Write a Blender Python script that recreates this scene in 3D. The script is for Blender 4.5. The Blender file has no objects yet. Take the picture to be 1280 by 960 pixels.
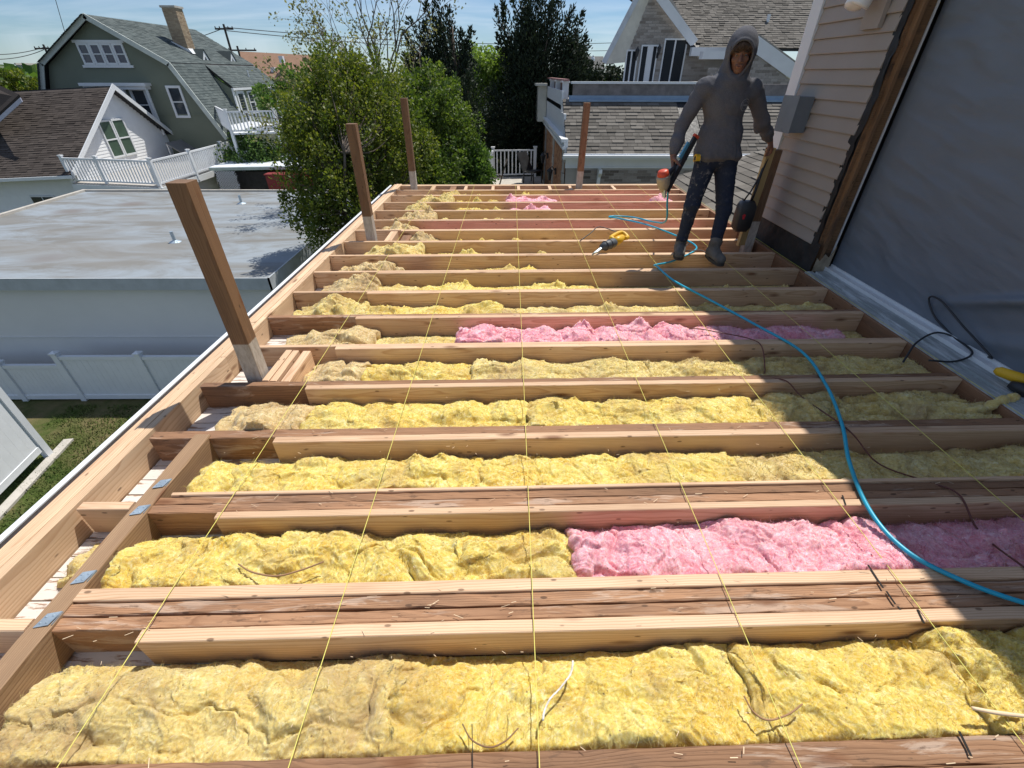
import bpy, math, random
import numpy as np
from mathutils import Matrix, Vector
SC = bpy.context.scene
COL = SC.collection
rnd = random.Random(7)
NR = np.random.RandomState(11)

# ------------------------------------------------------------------ camera
CAM_H = 1.415                      # lens height above the joist tops (z = 0)
AX = np.array([[1., -.010, .002], [-.004, -.575, -.818], [.010, .818, -.575]])   # right, down, forward
F_PX = 553.0                       # focal length in pixels of a 1280 wide picture
_f = AX[2] / np.linalg.norm(AX[2])
_r = AX[0] - _f * (AX[0] @ _f); _r /= np.linalg.norm(_r)
_d = np.cross(_f, _r)
AX = np.array([_r, _d, _f])
cam = bpy.data.cameras.new("camera"); cam_o = bpy.data.objects.new("camera", cam); COL.objects.link(cam_o)
cam.sensor_width = 36.0; cam.lens = F_PX / 1280 * 36.0
cam.clip_start = 0.05; cam.clip_end = 5000
m = Matrix.Identity(4)
for i in range(3):
    m[i][0] = _r[i]; m[i][1] = -_d[i]; m[i][2] = -_f[i]
m[0][3], m[1][3], m[2][3] = 0, 0, CAM_H
cam_o.matrix_world = m
SC.camera = cam_o

# ------------------------------------------------------------------ sun, sky, exposure
SUN = Vector((.32, .43, 1.0)).normalized()
sl = bpy.data.lights.new("sun", 'SUN'); sl.energy = 5.0; sl.angle = math.radians(.53); sl.color = (1., .955, .88)
so = bpy.data.objects.new("sun", sl); COL.objects.link(so)
so.rotation_euler = SUN.to_track_quat('Z', 'Y').to_euler(); so.location = (5, 8, 20)
W = bpy.data.worlds.new("World"); SC.world = W; W.use_nodes = True
nt = W.node_tree; nt.nodes.clear()
out = nt.nodes.new('ShaderNodeOutputWorld'); bg = nt.nodes.new('ShaderNodeBackground')
sky = nt.nodes.new('ShaderNodeTexSky'); sky.sky_type = 'NISHITA'; sky.sun_disc = False
sky.sun_elevation = math.asin(SUN.z); sky.sun_rotation = math.atan2(SUN.x, SUN.y)
sky.altitude = 0; sky.air_density = 1.0; sky.dust_density = .1; sky.ozone_density = 1.2
tc = nt.nodes.new('ShaderNodeTexCoord')
sep = nt.nodes.new('ShaderNodeSeparateXYZ'); nt.links.new(tc.outputs['Generated'], sep.inputs[0])
zc = nt.nodes.new('ShaderNodeMath'); zc.operation = 'MAXIMUM'; zc.inputs[1].default_value = .04; nt.links.new(sep.outputs[2], zc.inputs[0])
za = nt.nodes.new('ShaderNodeMath'); za.operation = 'ADD'; za.inputs[1].default_value = .12; nt.links.new(zc.outputs[0], za.inputs[0])
dx = nt.nodes.new('ShaderNodeMath'); dx.operation = 'DIVIDE'; nt.links.new(sep.outputs[0], dx.inputs[0]); nt.links.new(za.outputs[0], dx.inputs[1])
dy = nt.nodes.new('ShaderNodeMath'); dy.operation = 'DIVIDE'; nt.links.new(sep.outputs[1], dy.inputs[0]); nt.links.new(za.outputs[0], dy.inputs[1])
cb = nt.nodes.new('ShaderNodeCombineXYZ'); nt.links.new(dx.outputs[0], cb.inputs[0]); nt.links.new(dy.outputs[0], cb.inputs[1])
cmap = nt.nodes.new('ShaderNodeMapping'); cmap.inputs['Scale'].default_value = (.5, 1.1, 1); cmap.inputs['Rotation'].default_value = (0, 0, .35)
nt.links.new(cb.outputs[0], cmap.inputs[0])
cn = nt.nodes.new('ShaderNodeTexNoise'); cn.inputs['Scale'].default_value = .9; cn.inputs['Detail'].default_value = 7; cn.inputs['Roughness'].default_value = .58; cn.inputs['Distortion'].default_value = .5
nt.links.new(cmap.outputs[0], cn.inputs['Vector'])
cr = nt.nodes.new('ShaderNodeValToRGB'); cr.color_ramp.elements[0].position = .40; cr.color_ramp.elements[1].position = .78
cr.color_ramp.elements[0].color = (.05, .05, .05, 1); cr.color_ramp.elements[1].color = (.62, .62, .62, 1)
nt.links.new(cn.outputs[0], cr.inputs[0])
mx = nt.nodes.new('ShaderNodeMix'); mx.data_type = 'RGBA'; mx.inputs[7].default_value = (12.5, 13.6, 15.0, 1)
nt.links.new(cr.outputs[0], mx.inputs[0]); tint = nt.nodes.new('ShaderNodeMix'); tint.data_type = 'RGBA'; tint.blend_type = 'MULTIPLY'; tint.inputs[0].default_value = 1; tint.inputs[7].default_value = (.74, .98, 1.30, 1)
nt.links.new(sky.outputs[0], tint.inputs[6]); nt.links.new(tint.outputs[2], mx.inputs[6])
nt.links.new(mx.outputs[2], bg.inputs[0]); bg.inputs[1].default_value = .068
nt.links.new(bg.outputs[0], out.inputs[0])
SC.view_settings.view_transform = 'Standard'; SC.view_settings.look = 'None'
SC.view_settings.exposure = .09; SC.view_settings.gamma = 1
SC.cycles.max_bounces = 8; SC.cycles.transparent_max_bounces = 12

def at(x, y, X=None, Y=None, Z=None):
    """the place in the world seen at a pixel of the 1280x960 photograph, on the plane X=, Y= or Z="""
    d = AX.T @ np.array([x - 640., y - 480., F_PX])
    t = X / d[0] if X is not None else (Y / d[1] if Y is not None else (Z - CAM_H) / d[2])
    return Vector((d[0] * t, d[1] * t, CAM_H + d[2] * t))

# ------------------------------------------------------------------ noise
_P = NR.permutation(256).astype(np.int64)
def _h(ix, iy, iz):
    return _P[(_P[(_P[ix & 255] + iy) & 255] + iz) & 255] / 255.0
def vnoise(x, y, z=0.0):
    x, y, z = np.broadcast_arrays(np.asarray(x, float), np.asarray(y, float), np.asarray(z, float))
    ix, iy, iz = np.floor(x).astype(np.int64), np.floor(y).astype(np.int64), np.floor(z).astype(np.int64)
    fx, fy, fz = x - ix, y - iy, z - iz
    u, v, w = [t * t * t * (t * (t * 6 - 15) + 10) for t in (fx, fy, fz)]
    r = 0
    for a in (0, 1):
        for b in (0, 1):
            for c in (0, 1):
                r = r + _h(ix + a, iy + b, iz + c) * (u if a else 1 - u) * (v if b else 1 - v) * (w if c else 1 - w)
    return r * 2 - 1
def fbm(x, y, z=0.0, o=4, g=.5):
    r = 0; a = 1; s = 0
    for i in range(o):
        r = r + a * vnoise(x * 2**i + 13.7 * i, y * 2**i + 5.1 * i, np.asarray(z) * 2**i); s += a; a *= g
    return r / s

# ------------------------------------------------------------------ mesh building
class MB:
    def __init__(s): s.v = []; s.f = []
    def add(s, vs, fs):
        o = len(s.v); s.v += [tuple(v) for v in vs]; s.f += [tuple(i + o for i in f) for f in fs]; return s
    def box(s, a, b):
        (x0, y0, z0), (x1, y1, z1) = a, b
        return s.add([(x0,y0,z0),(x1,y0,z0),(x1,y1,z0),(x0,y1,z0),(x0,y0,z1),(x1,y0,z1),(x1,y1,z1),(x0,y1,z1)],
                     [(0,3,2,1),(4,5,6,7),(0,1,5,4),(1,2,6,5),(2,3,7,6),(3,0,4,7)])
    def bar(s, p, q, w, h, up=(0,0,1)):
        p, q = Vector(p), Vector(q); d = (q - p).normalized(); u = Vector(up)
        sx = d.cross(u)
        if sx.length < 1e-4: sx = d.cross(Vector((0,1,0)))
        sx.normalize(); u = sx.cross(d).normalized(); c = []
        for e in (p, q):
            for a, b in ((-1,-1),(1,-1),(1,1),(-1,1)): c.append(e + sx * a * w/2 + u * b * h/2)
        return s.add(c, [(0,3,2,1),(4,5,6,7),(0,1,5,4),(1,2,6,5),(2,3,7,6),(3,0,4,7)][::1])
    def quad(s, a, b, c, d): return s.add([a, b, c, d], [(0,1,2,3)])
    def slab(s, poly, t, n=None):
        """a flat polygon given thickness t along its normal (or n), both faces and the rim"""
        P = [Vector(p) for p in poly]
        if n is None: n = (P[1] - P[0]).cross(P[2] - P[0]).normalized()
        n = Vector(n); k = len(P)
        return s.add(P + [p + n * t for p in P], [tuple(range(k))[::-1], tuple(range(k, 2*k))] + [(i, (i+1) % k, k + (i+1) % k, k + i) for i in range(k)])
    def tube(s, pts, r, n=8, caps=True):
        P = [Vector(p) for p in pts]; k = len(P); R = r if isinstance(r, (list, tuple)) else [r] * k
        vs = []; fs = []; pu = None
        for i, p in enumerate(P):
            d = (P[min(i+1, k-1)] - P[max(i-1, 0)])
            d = d.normalized() if d.length > 1e-9 else Vector((0,0,1))
            if pu is None:
                pu = d.orthogonal().normalized()
            else:
                pu = pu - d * pu.dot(d)
                pu = pu.normalized() if pu.length > 1e-6 else d.orthogonal().normalized()
            w = d.cross(pu)
            for j in range(n):
                a = 2 * math.pi * j / n; vs.append(p + (pu * math.cos(a) + w * math.sin(a)) * R[i])
        for i in range(k-1):
            for j in range(n):
                a, b = i*n + j, i*n + (j+1) % n; fs.append((a, b, b + n, a + n))
        if caps: fs += [tuple(range(n))[::-1], tuple(range((k-1)*n, k*n))]
        return s.add(vs, fs)
    def lathe(s, prof, c=(0,0,0), n=16, M=None):
        vs = []; fs = []; k = len(prof)
        for r, z in prof:
            for j in range(n):
                a = 2*math.pi*j/n; v = Vector((r*math.cos(a), r*math.sin(a), z)); v = (M @ v) if M else v; vs.append(v + Vector(c))
        for i in range(k-1):
            for j in range(n):
                a, b = i*n+j, i*n+(j+1) % n; fs.append((a, b, b+n, a+n))
        fs += [tuple(range(n))[::-1], tuple(range((k-1)*n, k*n))]
        return s.add(vs, fs)
    def obj(s, name, mat, parent=None, smooth=False, **kw):
        me = bpy.data.meshes.new(name); me.from_pydata(s.v, [], s.f); me.update()
        return link(name, me, mat, parent, smooth, **kw)
def link(name, me, mat, parent=None, smooth=False, label=None, kind=None, loc=None):
    if mat is not None: me.materials.append(mat)
    if smooth: me.shade_smooth()
    o = bpy.data.objects.new(name, me); COL.objects.link(o)
    if parent is not None: o.parent = parent
    if label: o['label'] = label
    if kind: o['kind'] = kind
    if loc is not None: o.location = loc
    return o
def tag(o, label, cat, group=None):
    o['label'] = label; o['category'] = cat
    if group: o['group'] = group
    return o
def thing(name, label, cat, loc=(0,0,0), rz=0, group=None):
    o = bpy.data.objects.new(name, None); COL.objects.link(o); o.location = loc; o.rotation_euler = (0,0,rz)
    return tag(o, label, cat, group)
def copy_tree(o, parent=None):
    c = o.copy(); COL.objects.link(c); c.parent = parent
    for ch in list(o.children): copy_tree(ch, c)
    return c
def npmesh(name, V, Fq):
    """mesh from numpy arrays: V (n,3), Fq (m,3 or 4)"""
    me = bpy.data.meshes.new(name); k = Fq.shape[1]
    me.vertices.add(len(V)); me.vertices.foreach_set('co', V.astype(np.float32).ravel())
    me.loops.add(Fq.size); me.loops.foreach_set('vertex_index', Fq.astype(np.int32).ravel())
    me.polygons.add(len(Fq)); me.polygons.foreach_set('loop_start', (np.arange(len(Fq)) * k).astype(np.int32))
    me.update(calc_edges=True); me.validate(); return me
def fattr(me, name, vals):
    a = me.attributes.new(name, 'FLOAT', 'POINT'); a.data.foreach_set('value', np.asarray(vals, np.float32).ravel())

# ------------------------------------------------------------------ materials
class Mat:
    """small wrapper that keeps node building short"""
    def __init__(s, name, rough=.6, spec=.4, metal=0):
        s.m = bpy.data.materials.new(name); s.m.use_nodes = True; s.nt = s.m.node_tree; s.n = s.nt.nodes
        s.b = s.n['Principled BSDF']; s.b.inputs['Roughness'].default_value = rough
        s.b.inputs['Specular IOR Level'].default_value = spec; s.b.inputs['Metallic'].default_value = metal
        s.tc = s.n.new('ShaderNodeTexCoord'); s.oi = s.n.new('ShaderNodeObjectInfo')
    def l(s, a, b): s.nt.links.new(a, b)
    def vec(s, scale=(1,1,1), src='Object', rand=False, rot=(0,0,0)):
        mp = s.n.new('ShaderNodeMapping'); mp.inputs['Scale'].default_value = scale; mp.inputs['Rotation'].default_value = rot
        if rand:
            ad = s.n.new('ShaderNodeVectorMath'); ad.operation = 'MULTIPLY_ADD'
            cbn = s.n.new('ShaderNodeCombineXYZ')
            for i in range(3): s.l(s.oi.outputs['Random'], cbn.inputs[i])
            s.l(cbn.outputs[0], ad.inputs[0]); ad.inputs[1].default_value = (37, 11, 23); s.l(s.tc.outputs[src], ad.inputs[2]); s.l(ad.outputs[0], mp.inputs[0])
        else: s.l(s.tc.outputs[src], mp.inputs[0])
        return mp.outputs[0]
    def noise(s, v, scale=5, detail=4, rough=.55, dist=0):
        t = s.n.new('ShaderNodeTexNoise'); s.l(v, t.inputs['Vector'])
        for k, x in (('Scale', scale), ('Detail', detail), ('Roughness', rough), ('Distortion', dist)): t.inputs[k].default_value = x
        return t.outputs[0]
    def vor(s, v, scale=5, feature='F1', out='Distance', rnd_=1):
        t = s.n.new('ShaderNodeTexVoronoi'); t.feature = feature; s.l(v, t.inputs['Vector']); t.inputs['Scale'].default_value = scale
        t.inputs['Randomness'].default_value = rnd_; return t.outputs[out]
    def ramp(s, f, *st, interp='LINEAR'):
        r = s.n.new('ShaderNodeValToRGB'); s.l(f, r.inputs[0]); e = r.color_ramp.elements; r.color_ramp.interpolation = interp
        for i, (p, c) in enumerate(st):
            if i > 1: e.new(p)
            e[i].position = p; c = c if isinstance(c, tuple) else (c, c, c); e[i].color = (*c, 1)
        return r.outputs[0]
    def mix(s, f, a, b, mode='MIX'):
        t = s.n.new('ShaderNodeMix'); t.data_type = 'RGBA'; t.blend_type = mode
        for x, i in ((f, 0), (a, 6), (b, 7)):
            if isinstance(x, (int, float)): t.inputs[i].default_value = x
            elif isinstance(x, tuple): t.inputs[i].default_value = (*x, 1)
            else: s.l(x, t.inputs[i])
        return t.outputs[2]
    def math(s, op, a, b=0, c=None):
        t = s.n.new('ShaderNodeMath'); t.operation = op
        for i, x in enumerate((a, b) if c is None else (a, b, c)):
            if isinstance(x, (int, float)): t.inputs[i].default_value = x
            else: s.l(x, t.inputs[i])
        return t.outputs[0]
    def attr(s, name):
        t = s.n.new('ShaderNodeAttribute'); t.attribute_name = name; return t.outputs['Fac']
    def bump(s, h, dist=.01, strength=.5):
        t = s.n.new('ShaderNodeBump'); t.inputs['Distance'].default_value = dist; t.inputs['Strength'].default_value = strength
        s.l(h, t.inputs['Height']); s.l(t.outputs[0], s.b.inputs['Normal']); return s
    def col(s, c):
        if isinstance(c, tuple): s.b.inputs['Base Color'].default_value = (*c, 1)
        else: s.l(c, s.b.inputs['Base Color'])
        return s
def plain(name, c, rough=.5, spec=.4, metal=0, var=.12, scale=3, bump=0, src='Object', bscale=60):
    """paint, plastic or metal with slight uneven tone and a little dirt"""
    M = Mat(name, rough, spec, metal)
    n = M.noise(M.vec(src=src, rand=True), scale, 6, .6)
    lo = tuple(x * (1 - var) for x in c); hi = tuple(min(1, x * (1 + var)) for x in c)
    M.col(M.ramp(n, (.3, lo), (.7, hi)))
    M.l(M.ramp(M.noise(M.vec(src=src), scale * 3, 4), (.3, max(0, rough - .08)), (.7, min(1, rough + .1))), M.b.inputs['Roughness'])
    if bump: M.bump(M.noise(M.vec(src=src), bscale, 4), bump, .6)
    return M.m

def wood(name, early, late, ring=.0035, cen=(.09, -.05), rough=.62, knot=(.17, .07, .03), knots=True, contrast=1., stain=None, stain_amt=.0, streak=None, bump=.0008, var=.12, spec=.35):
    """sawn timber: rings round a pith beside the board, knots, specks; the board lies along its local X"""
    M = Mat(name, rough, spec)
    v = M.vec((1, 1, 1), rand=True)
    sep = M.n.new('ShaderNodeSeparateXYZ'); M.l(M.tc.outputs['Object'], sep.inputs[0])
    w1 = M.noise(M.vec((1.1, 5, 5), rand=True), 1.0, 3, .5)
    w2 = M.noise(M.vec((5, 40, 40), rand=True), 1.0, 3, .5)
    rn = M.oi.outputs['Random']
    cy = M.math('MULTIPLY_ADD', rn, .16, cen[0] - .10); cz = M.math('MULTIPLY_ADD', M.math('FRACT', M.math('MULTIPLY', rn, 17.3)), .08, cen[1])
    yy = M.math('ADD', M.math('SUBTRACT', sep.outputs[1], cy), M.math('MULTIPLY_ADD', w1, .07, -.035))
    zz = M.math('ADD', M.math('SUBTRACT', sep.outputs[2], cz), M.math('MULTIPLY_ADD', w1, -.05, .025))
    r = M.math('SQRT', M.math('ADD', M.math('MULTIPLY', yy, yy), M.math('MULTIPLY', zz, zz)))
    r = M.math('ADD', r, M.math('MULTIPLY', w2, .0022))
    ph = M.math('FRACT', M.math('DIVIDE', r, ring))
    g = M.ramp(ph, (0, 0.), (.55, .25), (.88, 1.), (1., .1))
    fib = M.noise(M.vec((6, 420, 420), rand=True), 1.0, 2, .6)
    c = M.mix(M.math('MULTIPLY', g, .45 + .55 * contrast), early, late)
    g2 = M.ramp(M.noise(M.vec((.8, 16, 16), rand=True), 1.0, 5, .65, 1.2), (.36, 0.), (.50, 1.), (.60, 0.)); c = M.mix(M.math('MULTIPLY', g2, .26 * contrast), c, late)
    g3 = M.ramp(M.noise(M.vec((1.5, 90, 90), rand=True), 1.0, 3, .6, .3), (.40, 0.), (.62, 1.)); c = M.mix(M.math('MULTIPLY', g3, .28 * contrast), c, late)
    c = M.mix(M.math('MULTIPLY', fib, .35), c, tuple(x * .62 for x in early))
    tone = M.noise(M.vec((.9, 6, 6), rand=True), 1.0, 3, .6)
    c = M.mix(1.0, c, M.ramp(tone, (.3, 1 - var), (.7, 1 + var)), 'MULTIPLY')
    # every board its own tone
    c = M.mix(1.0, c, M.ramp(M.math('FRACT', M.math('MULTIPLY', rn, 7.7)), (0, (1 - var * .9, 1 - var, 1 - var * 1.3)), (1, (1 + var, 1 + var, 1 + var * .8))), 'MULTIPLY')
    if streak:
        s1 = M.noise(M.vec((3.5, 30, 14), rand=True), 1.0, 6, .65, .8)
        s2 = M.noise(M.vec((1.2, 3, 3), rand=True), 1.3, 2, .5)
        k = M.ramp(M.math('MULTIPLY', s1, M.math('ADD', s2, .35)), (.49, 0.), (.56, 1.))
        c = M.mix(M.math('MULTIPLY', k, .42), c, streak)
        s3 = M.noise(M.vec((9, 34, 34), rand=True), 1.2, 5, .7)
        c = M.mix(M.math('MULTIPLY', M.ramp(s3, (.58, 0.), (.66, 1.)), .7), c, tuple(x * .3 for x in early))
    if knots:
        kv = M.vec((2.6, 9., 9.), rand=True)
        kd = M.vor(kv, 1.0)
        kk = M.ramp(kd, (.06, 1.), (.11, .55), (.17, 0.))
        c = M.mix(M.math('MULTIPLY', kk, .85), c, knot)
        sd = M.vor(M.vec((8, 20, 20), rand=True), 1.0)
        c = M.mix(M.math('MULTIPLY', M.ramp(sd, (.075, 1.), (.115, 0.)), .75), c, tuple(x * .25 for x in late))
    if stain:
        sn = M.noise(M.vec((1.6, 7, 7), rand=True), 1.2, 5, .6)
        c = M.mix(M.math('MULTIPLY', M.ramp(sn, (.48, 0.), (.68, 1.)), stain_amt), c, stain)
    M.col(c)
    M.bump(M.math('ADD', M.math('MULTIPLY', g, .4), M.math('ADD', fib, M.math('MULTIPLY', w2, .5))), bump, .7)
    return M
MT = {}
MT['new'] = wood('new_lumber', (.76, .545, .365), (.47, .25, .13), ring=.0085, contrast=.6, stain=(.40, .22, .12), stain_amt=.45).m
MT['old'] = wood('old_lumber', (.40, .225, .13), (.23, .115, .062), ring=.0075, streak=(.62, .50, .40), rough=.78, bump=.0022, stain=(.17, .10, .065), stain_amt=.5, knots=True, var=.2).m
MT['header'] = wood('header_lumber', (.42, .275, .165), (.25, .145, .08), ring=.007, rough=.75, bump=.0015, stain=(.24, .15, .085), stain_amt=.5).m
MT['edge'] = wood('rim_lumber', (.78, .58, .39), (.50, .29, .16), ring=.008, contrast=.55, stain=(.45, .28, .16), stain_amt=.4).m
MT['ledger'] = wood('ledger_lumber', (.34, .18, .10), (.24, .12, .06), rough=.75, stain=(.13, .08, .05), stain_amt=.5).m
def post_mat():
    M = wood('post_lumber', (.25, .15, .085), (.15, .082, .045), ring=.008, rough=.7, stain=(.13, .075, .045), stain_amt=.55, bump=.0015)
    base = M.b.inputs['Base Color'].links[0].from_socket
    sep = M.n.new('ShaderNodeSeparateXYZ'); M.l(M.tc.outputs['Object'], sep.inputs[0])
    n = M.noise(M.vec((30, 30, 30)), 1, 4)
    e = M.math('ADD', sep.outputs[0], M.math('MULTIPLY_ADD', n, .012, -.006))
    f = M.ramp(e, (.212, 1.), (.216, 0.))
    pale = M.ramp(M.noise(M.vec((14, 50, 50)), 1, 5, .7), (.35, (.34, .30, .25)), (.6, (.52, .49, .44)))
    M.col(M.mix(M.math('MULTIPLY', f, .93), base, pale)); return M.m
MT['post'] = post_mat()
MT['white'] = plain('white_vinyl', (.74, .76, .78), .38, .5, var=.04)
MT['trim'] = plain('white_paint', (.70, .72, .73), .5, .4, var=.06, scale=2)
MT['galv'] = plain('galvanised_steel', (.42, .50, .56), .42, .5, .6, var=.2, scale=30)
MT['black'] = plain('black_plastic', (.022, .023, .026), .45, .5, var=.3)
MT['glass'] = plain('window_glass', (.03, .04, .05), .08, .6, var=.4, scale=1.5)
# ================================================================== DECK FRAME
SK = .017                                   # the joists run a degree off square
def jy(y0, x): return y0 + SK * (x - .1)
def lx(x0, y): return x0 + .016 * (y - 1.6) # left side members
deck = thing('deck_frame', 'open wooden deck frame of parallel joists, rim boards and ledger seen from above', 'deck frame')

def board(name, p0, p1, w, d, mat, parent=deck, seg=10, ch=.003, wob=.0012, rough=0., label=None, roll=0.):
    """a sawn board: p0, p1 are the ends of the centre line of its top; local X runs along it"""
    p0, p1 = Vector(p0), Vector(p1); dv = p1 - p0; L = dv.length
    sec = [(-w/2, -ch), (-w/2 + ch, 0), (0, 0), (w/2 - ch, 0), (w/2, -ch), (w/2, -d/2), (w/2, -d + ch), (w/2 - ch, -d), (-w/2 + ch, -d), (-w/2, -d + ch), (-w/2, -d/2)]
    n = len(sec); s0 = rnd.uniform(0, 90)
    xs = np.linspace(0, L, seg + 1)
    bow = vnoise(xs * .9 + s0, 3.3) * wob; bowz = vnoise(xs * .8 + s0, 7.7) * wob
    vs = []
    for i, x in enumerate(xs):
        for k, (y, z) in enumerate(sec):
            yy, zz = y + bow[i], z + bowz[i]
            if rough and z > -d * .6:
                yy += rough * .6 * (rnd.random() - .5); zz += -rough * rnd.random() ** 2
            vs.append((x, yy, zz))
    fs = [(i*n + j, i*n + (j+1) % n, (i+1)*n + (j+1) % n, (i+1)*n + j) for i in range(seg) for j in range(n)]
    fs += [tuple(range(n)), tuple(range(seg*n, seg*n + n))[::-1]]
    fs = [f[::-1] for f in fs]
    me = bpy.data.meshes.new(name); me.from_pydata(vs, [], fs)
    o = link(name, me, mat, parent, label=label)
    rz = math.atan2(dv.y, dv.x); ry = -math.atan2(dv.z, math.hypot(dv.x, dv.y))
    o.rotation_euler = (roll, ry, rz); o.location = p0
    return o
JD = .145                                    # joist depth
XR = 2.578                                  # face of the ledger
XN = -1.11                                  # left ends of the new joists
def joist(kind, y0, y1, xa, xb, z=0., d=JD, **k):
    ym = (y0 + y1) / 2; w = y1 - y0
    far = ym > 3
    return board('joist', (xa, jy(ym, xa), z), (xb, jy(ym, xb), z), w, d, MT['new' if kind == 'n' else 'old'],
                 seg=(60 if kind == 'o' and not far else 12), rough=(.005 if kind == 'o' and not far else 0), **k)
HX = -1.50                                  # left face of the header
# row: list of (kind, y front, y back, left x)
ROWS = [
 [('o', .285, .328, HX+.075), ('o', .332, .388, HX+.075)],
 [('n', .678, .719, -1.135), ('o', .724, .765, HX+.075), ('o', .769, .810, HX+.075), ('n', .814, .858, HX+.075)],
 [('n', 1.135, 1.168, -1.14), ('o', 1.172, 1.212, HX+.075), ('o', 1.216, 1.254, HX+.075), ('n', 1.258, 1.276, -1.38)],
 [('n', 1.564, 1.606, -1.10), ('o', 1.611, 1.668, -1.70)],
 [('n', 1.996, 2.034, -1.11), ('o', 2.038, 2.080, -1.70)],
 [('n', 2.418, 2.456, -1.08), ('n', 2.460, 2.490, -1.70)],
 [('n', 2.839, 2.880, -1.07), ('o', 2.884, 2.925, -1.70)],
 [('n', 3.273, 3.310, -1.10), ('n', 3.314, 3.345, -1.69)],
 [('n', 3.702, 3.740, -1.13), ('n', 3.744, 3.775, -1.68)],
 [('n', 4.128, 4.164, -1.13), ('n', 4.168, 4.196, -1.68)],
 [('n', 4.548, 4.588, -1.15), ('n', 4.592, 4.620, -1.67)],
 [('n', 4.957, 4.993, -1.16), ('n', 4.997, 5.024, -1.67)],
 [('n', 5.362, 5.398, -1.16), ('n', 5.402, 5.430, -1.66)],
 [('n', 5.805, 5.841, -1.16), ('n', 5.845, 5.870, -1.65)],
 [('n', 6.225, 6.265, -1.17), ('n', 6.269, 6.292, -1.65)],
 [('n', 6.650, 6.692, -1.17), ('n', 6.696, 6.720, -1.64)],
 [('n', 6.990, 7.035, -.95), ('n', 7.039, 7.060, -1.63)],
]
for ri, r in enumerate(ROWS):
    for k, a, b, xa in r:
        first = (a == r[0][1])
        z = -.006 if k == 'o' else (0. if first or ri < 3 else -.004)
        joist(k, a, b, xa, XR, z=z + rnd.uniform(-.0015, .0015), label='rough brown old joist with torn, stained top' if k == 'o' and ri < 7 else None)
for y0, y1, k in ((-.13, -.09, 'n'), (-.086, -.046, 'o'), (-.55, -.51, 'n')): joist(k, y0, y1, HX + .075, XR)
# short joists between rim and header in the three nearest rows
for y in (.745, 1.212):
    board('joist', (lx(-1.70, y), y - .03, 0), (HX - .002, y - .03, 0), .040, JD, MT['new'])
# rim: three plies, the gutter's white drip edge, rear rim, ledger
for i, mt in enumerate(('edge', 'edge', 'new')):
    x = -1.741 - i * .0405
    for (ya, yb) in ((-.9, 2.31 + .45 * i), (2.313 + .45 * i, 7.43)):
        board('rim_board', (lx(x, ya), ya, .001 * (i % 2) - (.006 if i == 2 else 0)), (lx(x, yb), yb, .001 * (i % 2) - (.006 if i == 2 else 0)), .038, .235, MT[mt], seg=24)
for y in (7.345, 7.39):
    board('rim_board', (lx(-1.715, y), jy(y, -1.7), .0), (XR + .03, jy(y, XR), .0), .04, .235, MT['edge' if y > 7.35 else 'new'], seg=14)
board('header', (HX + .0365, -.9, .003), (HX + .0365 + .008, 1.605, .003), .073, JD, MT['header'], seg=40, rough=.003, label='weathered greyish brown header running along the left side')
hd = bpy.data.objects['header']
for y in (.728, .871, 1.155, 1.292):
    g = MB(); x0 = HX + .026
    g.slab([(x0, y - .026, .0045), (x0 + .040, y - .018, .0045), (x0 + .049, y + .026, .0045), (x0 + .009, y + .018, .0045)], .0017, (0, 0, 1)); g.slab([(x0 + .0475, y - .016, .0062), (x0 + .0490, y + .026, .0062), (x0 + .0500, y + .024, -.028), (x0 + .0485, y - .014, -.028)], .0016, (1, 0, 0))
    for dx_, dy_ in ((.014, .008), (.012, -.012), (.034, .012), (.030, -.010)):
        g.lathe([(.0035, .0), (.003, .0016), (.0008, .0022)], (x0 + dx_, y + dy_, .0062), 8)
    o = g.obj('metal_connector', MT['galv']); o.parent = hd; o.matrix_parent_inverse = Matrix.Identity(4)
    o.matrix_world = Matrix.Identity(4)
    o.matrix_parent_inverse = (Matrix.Translation(hd.location) @ hd.rotation_euler.to_matrix().to_4x4()).inverted()
# blocking beside the posts and along the rear
def block(x, ya, yb, w=.038, z=-.002, mt='new', d=.14):
    board('blocking', (lx(x, ya), jy(ya, x), z), (lx(x, ya), jy(yb, x), z), w, d, MT[mt], seg=2)
for i, x in enumerate((-1.37, -1.328, -1.262)): block(x, 2.083, 2.417, w=.038 if i < 2 else .05, z=-.004 * i)
for x in (-1.30, -1.26): block(x, 4.622, 4.955, z=-.003)
block(-1.13, 4.622, 4.90, w=.09, z=-.03, mt='ledger')
block(-1.2, 7.062, 7.32, w=.06); block(-.90, 7.062, 7.32, w=.09, z=-.01, mt='ledger')
for px in (575, 609, 641, 680, 706, 760):
    v = at(px, 234, Z=0); block(v.x, 7.062, 7.32, w=.045, z=-.004)
# ledger against the house and the boards on top of it
board('ledger', (XR + .021, -.9, -.006), (XR + .021, 7.43, -.006), .038, .235, MT['ledger'], seg=20)
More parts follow.
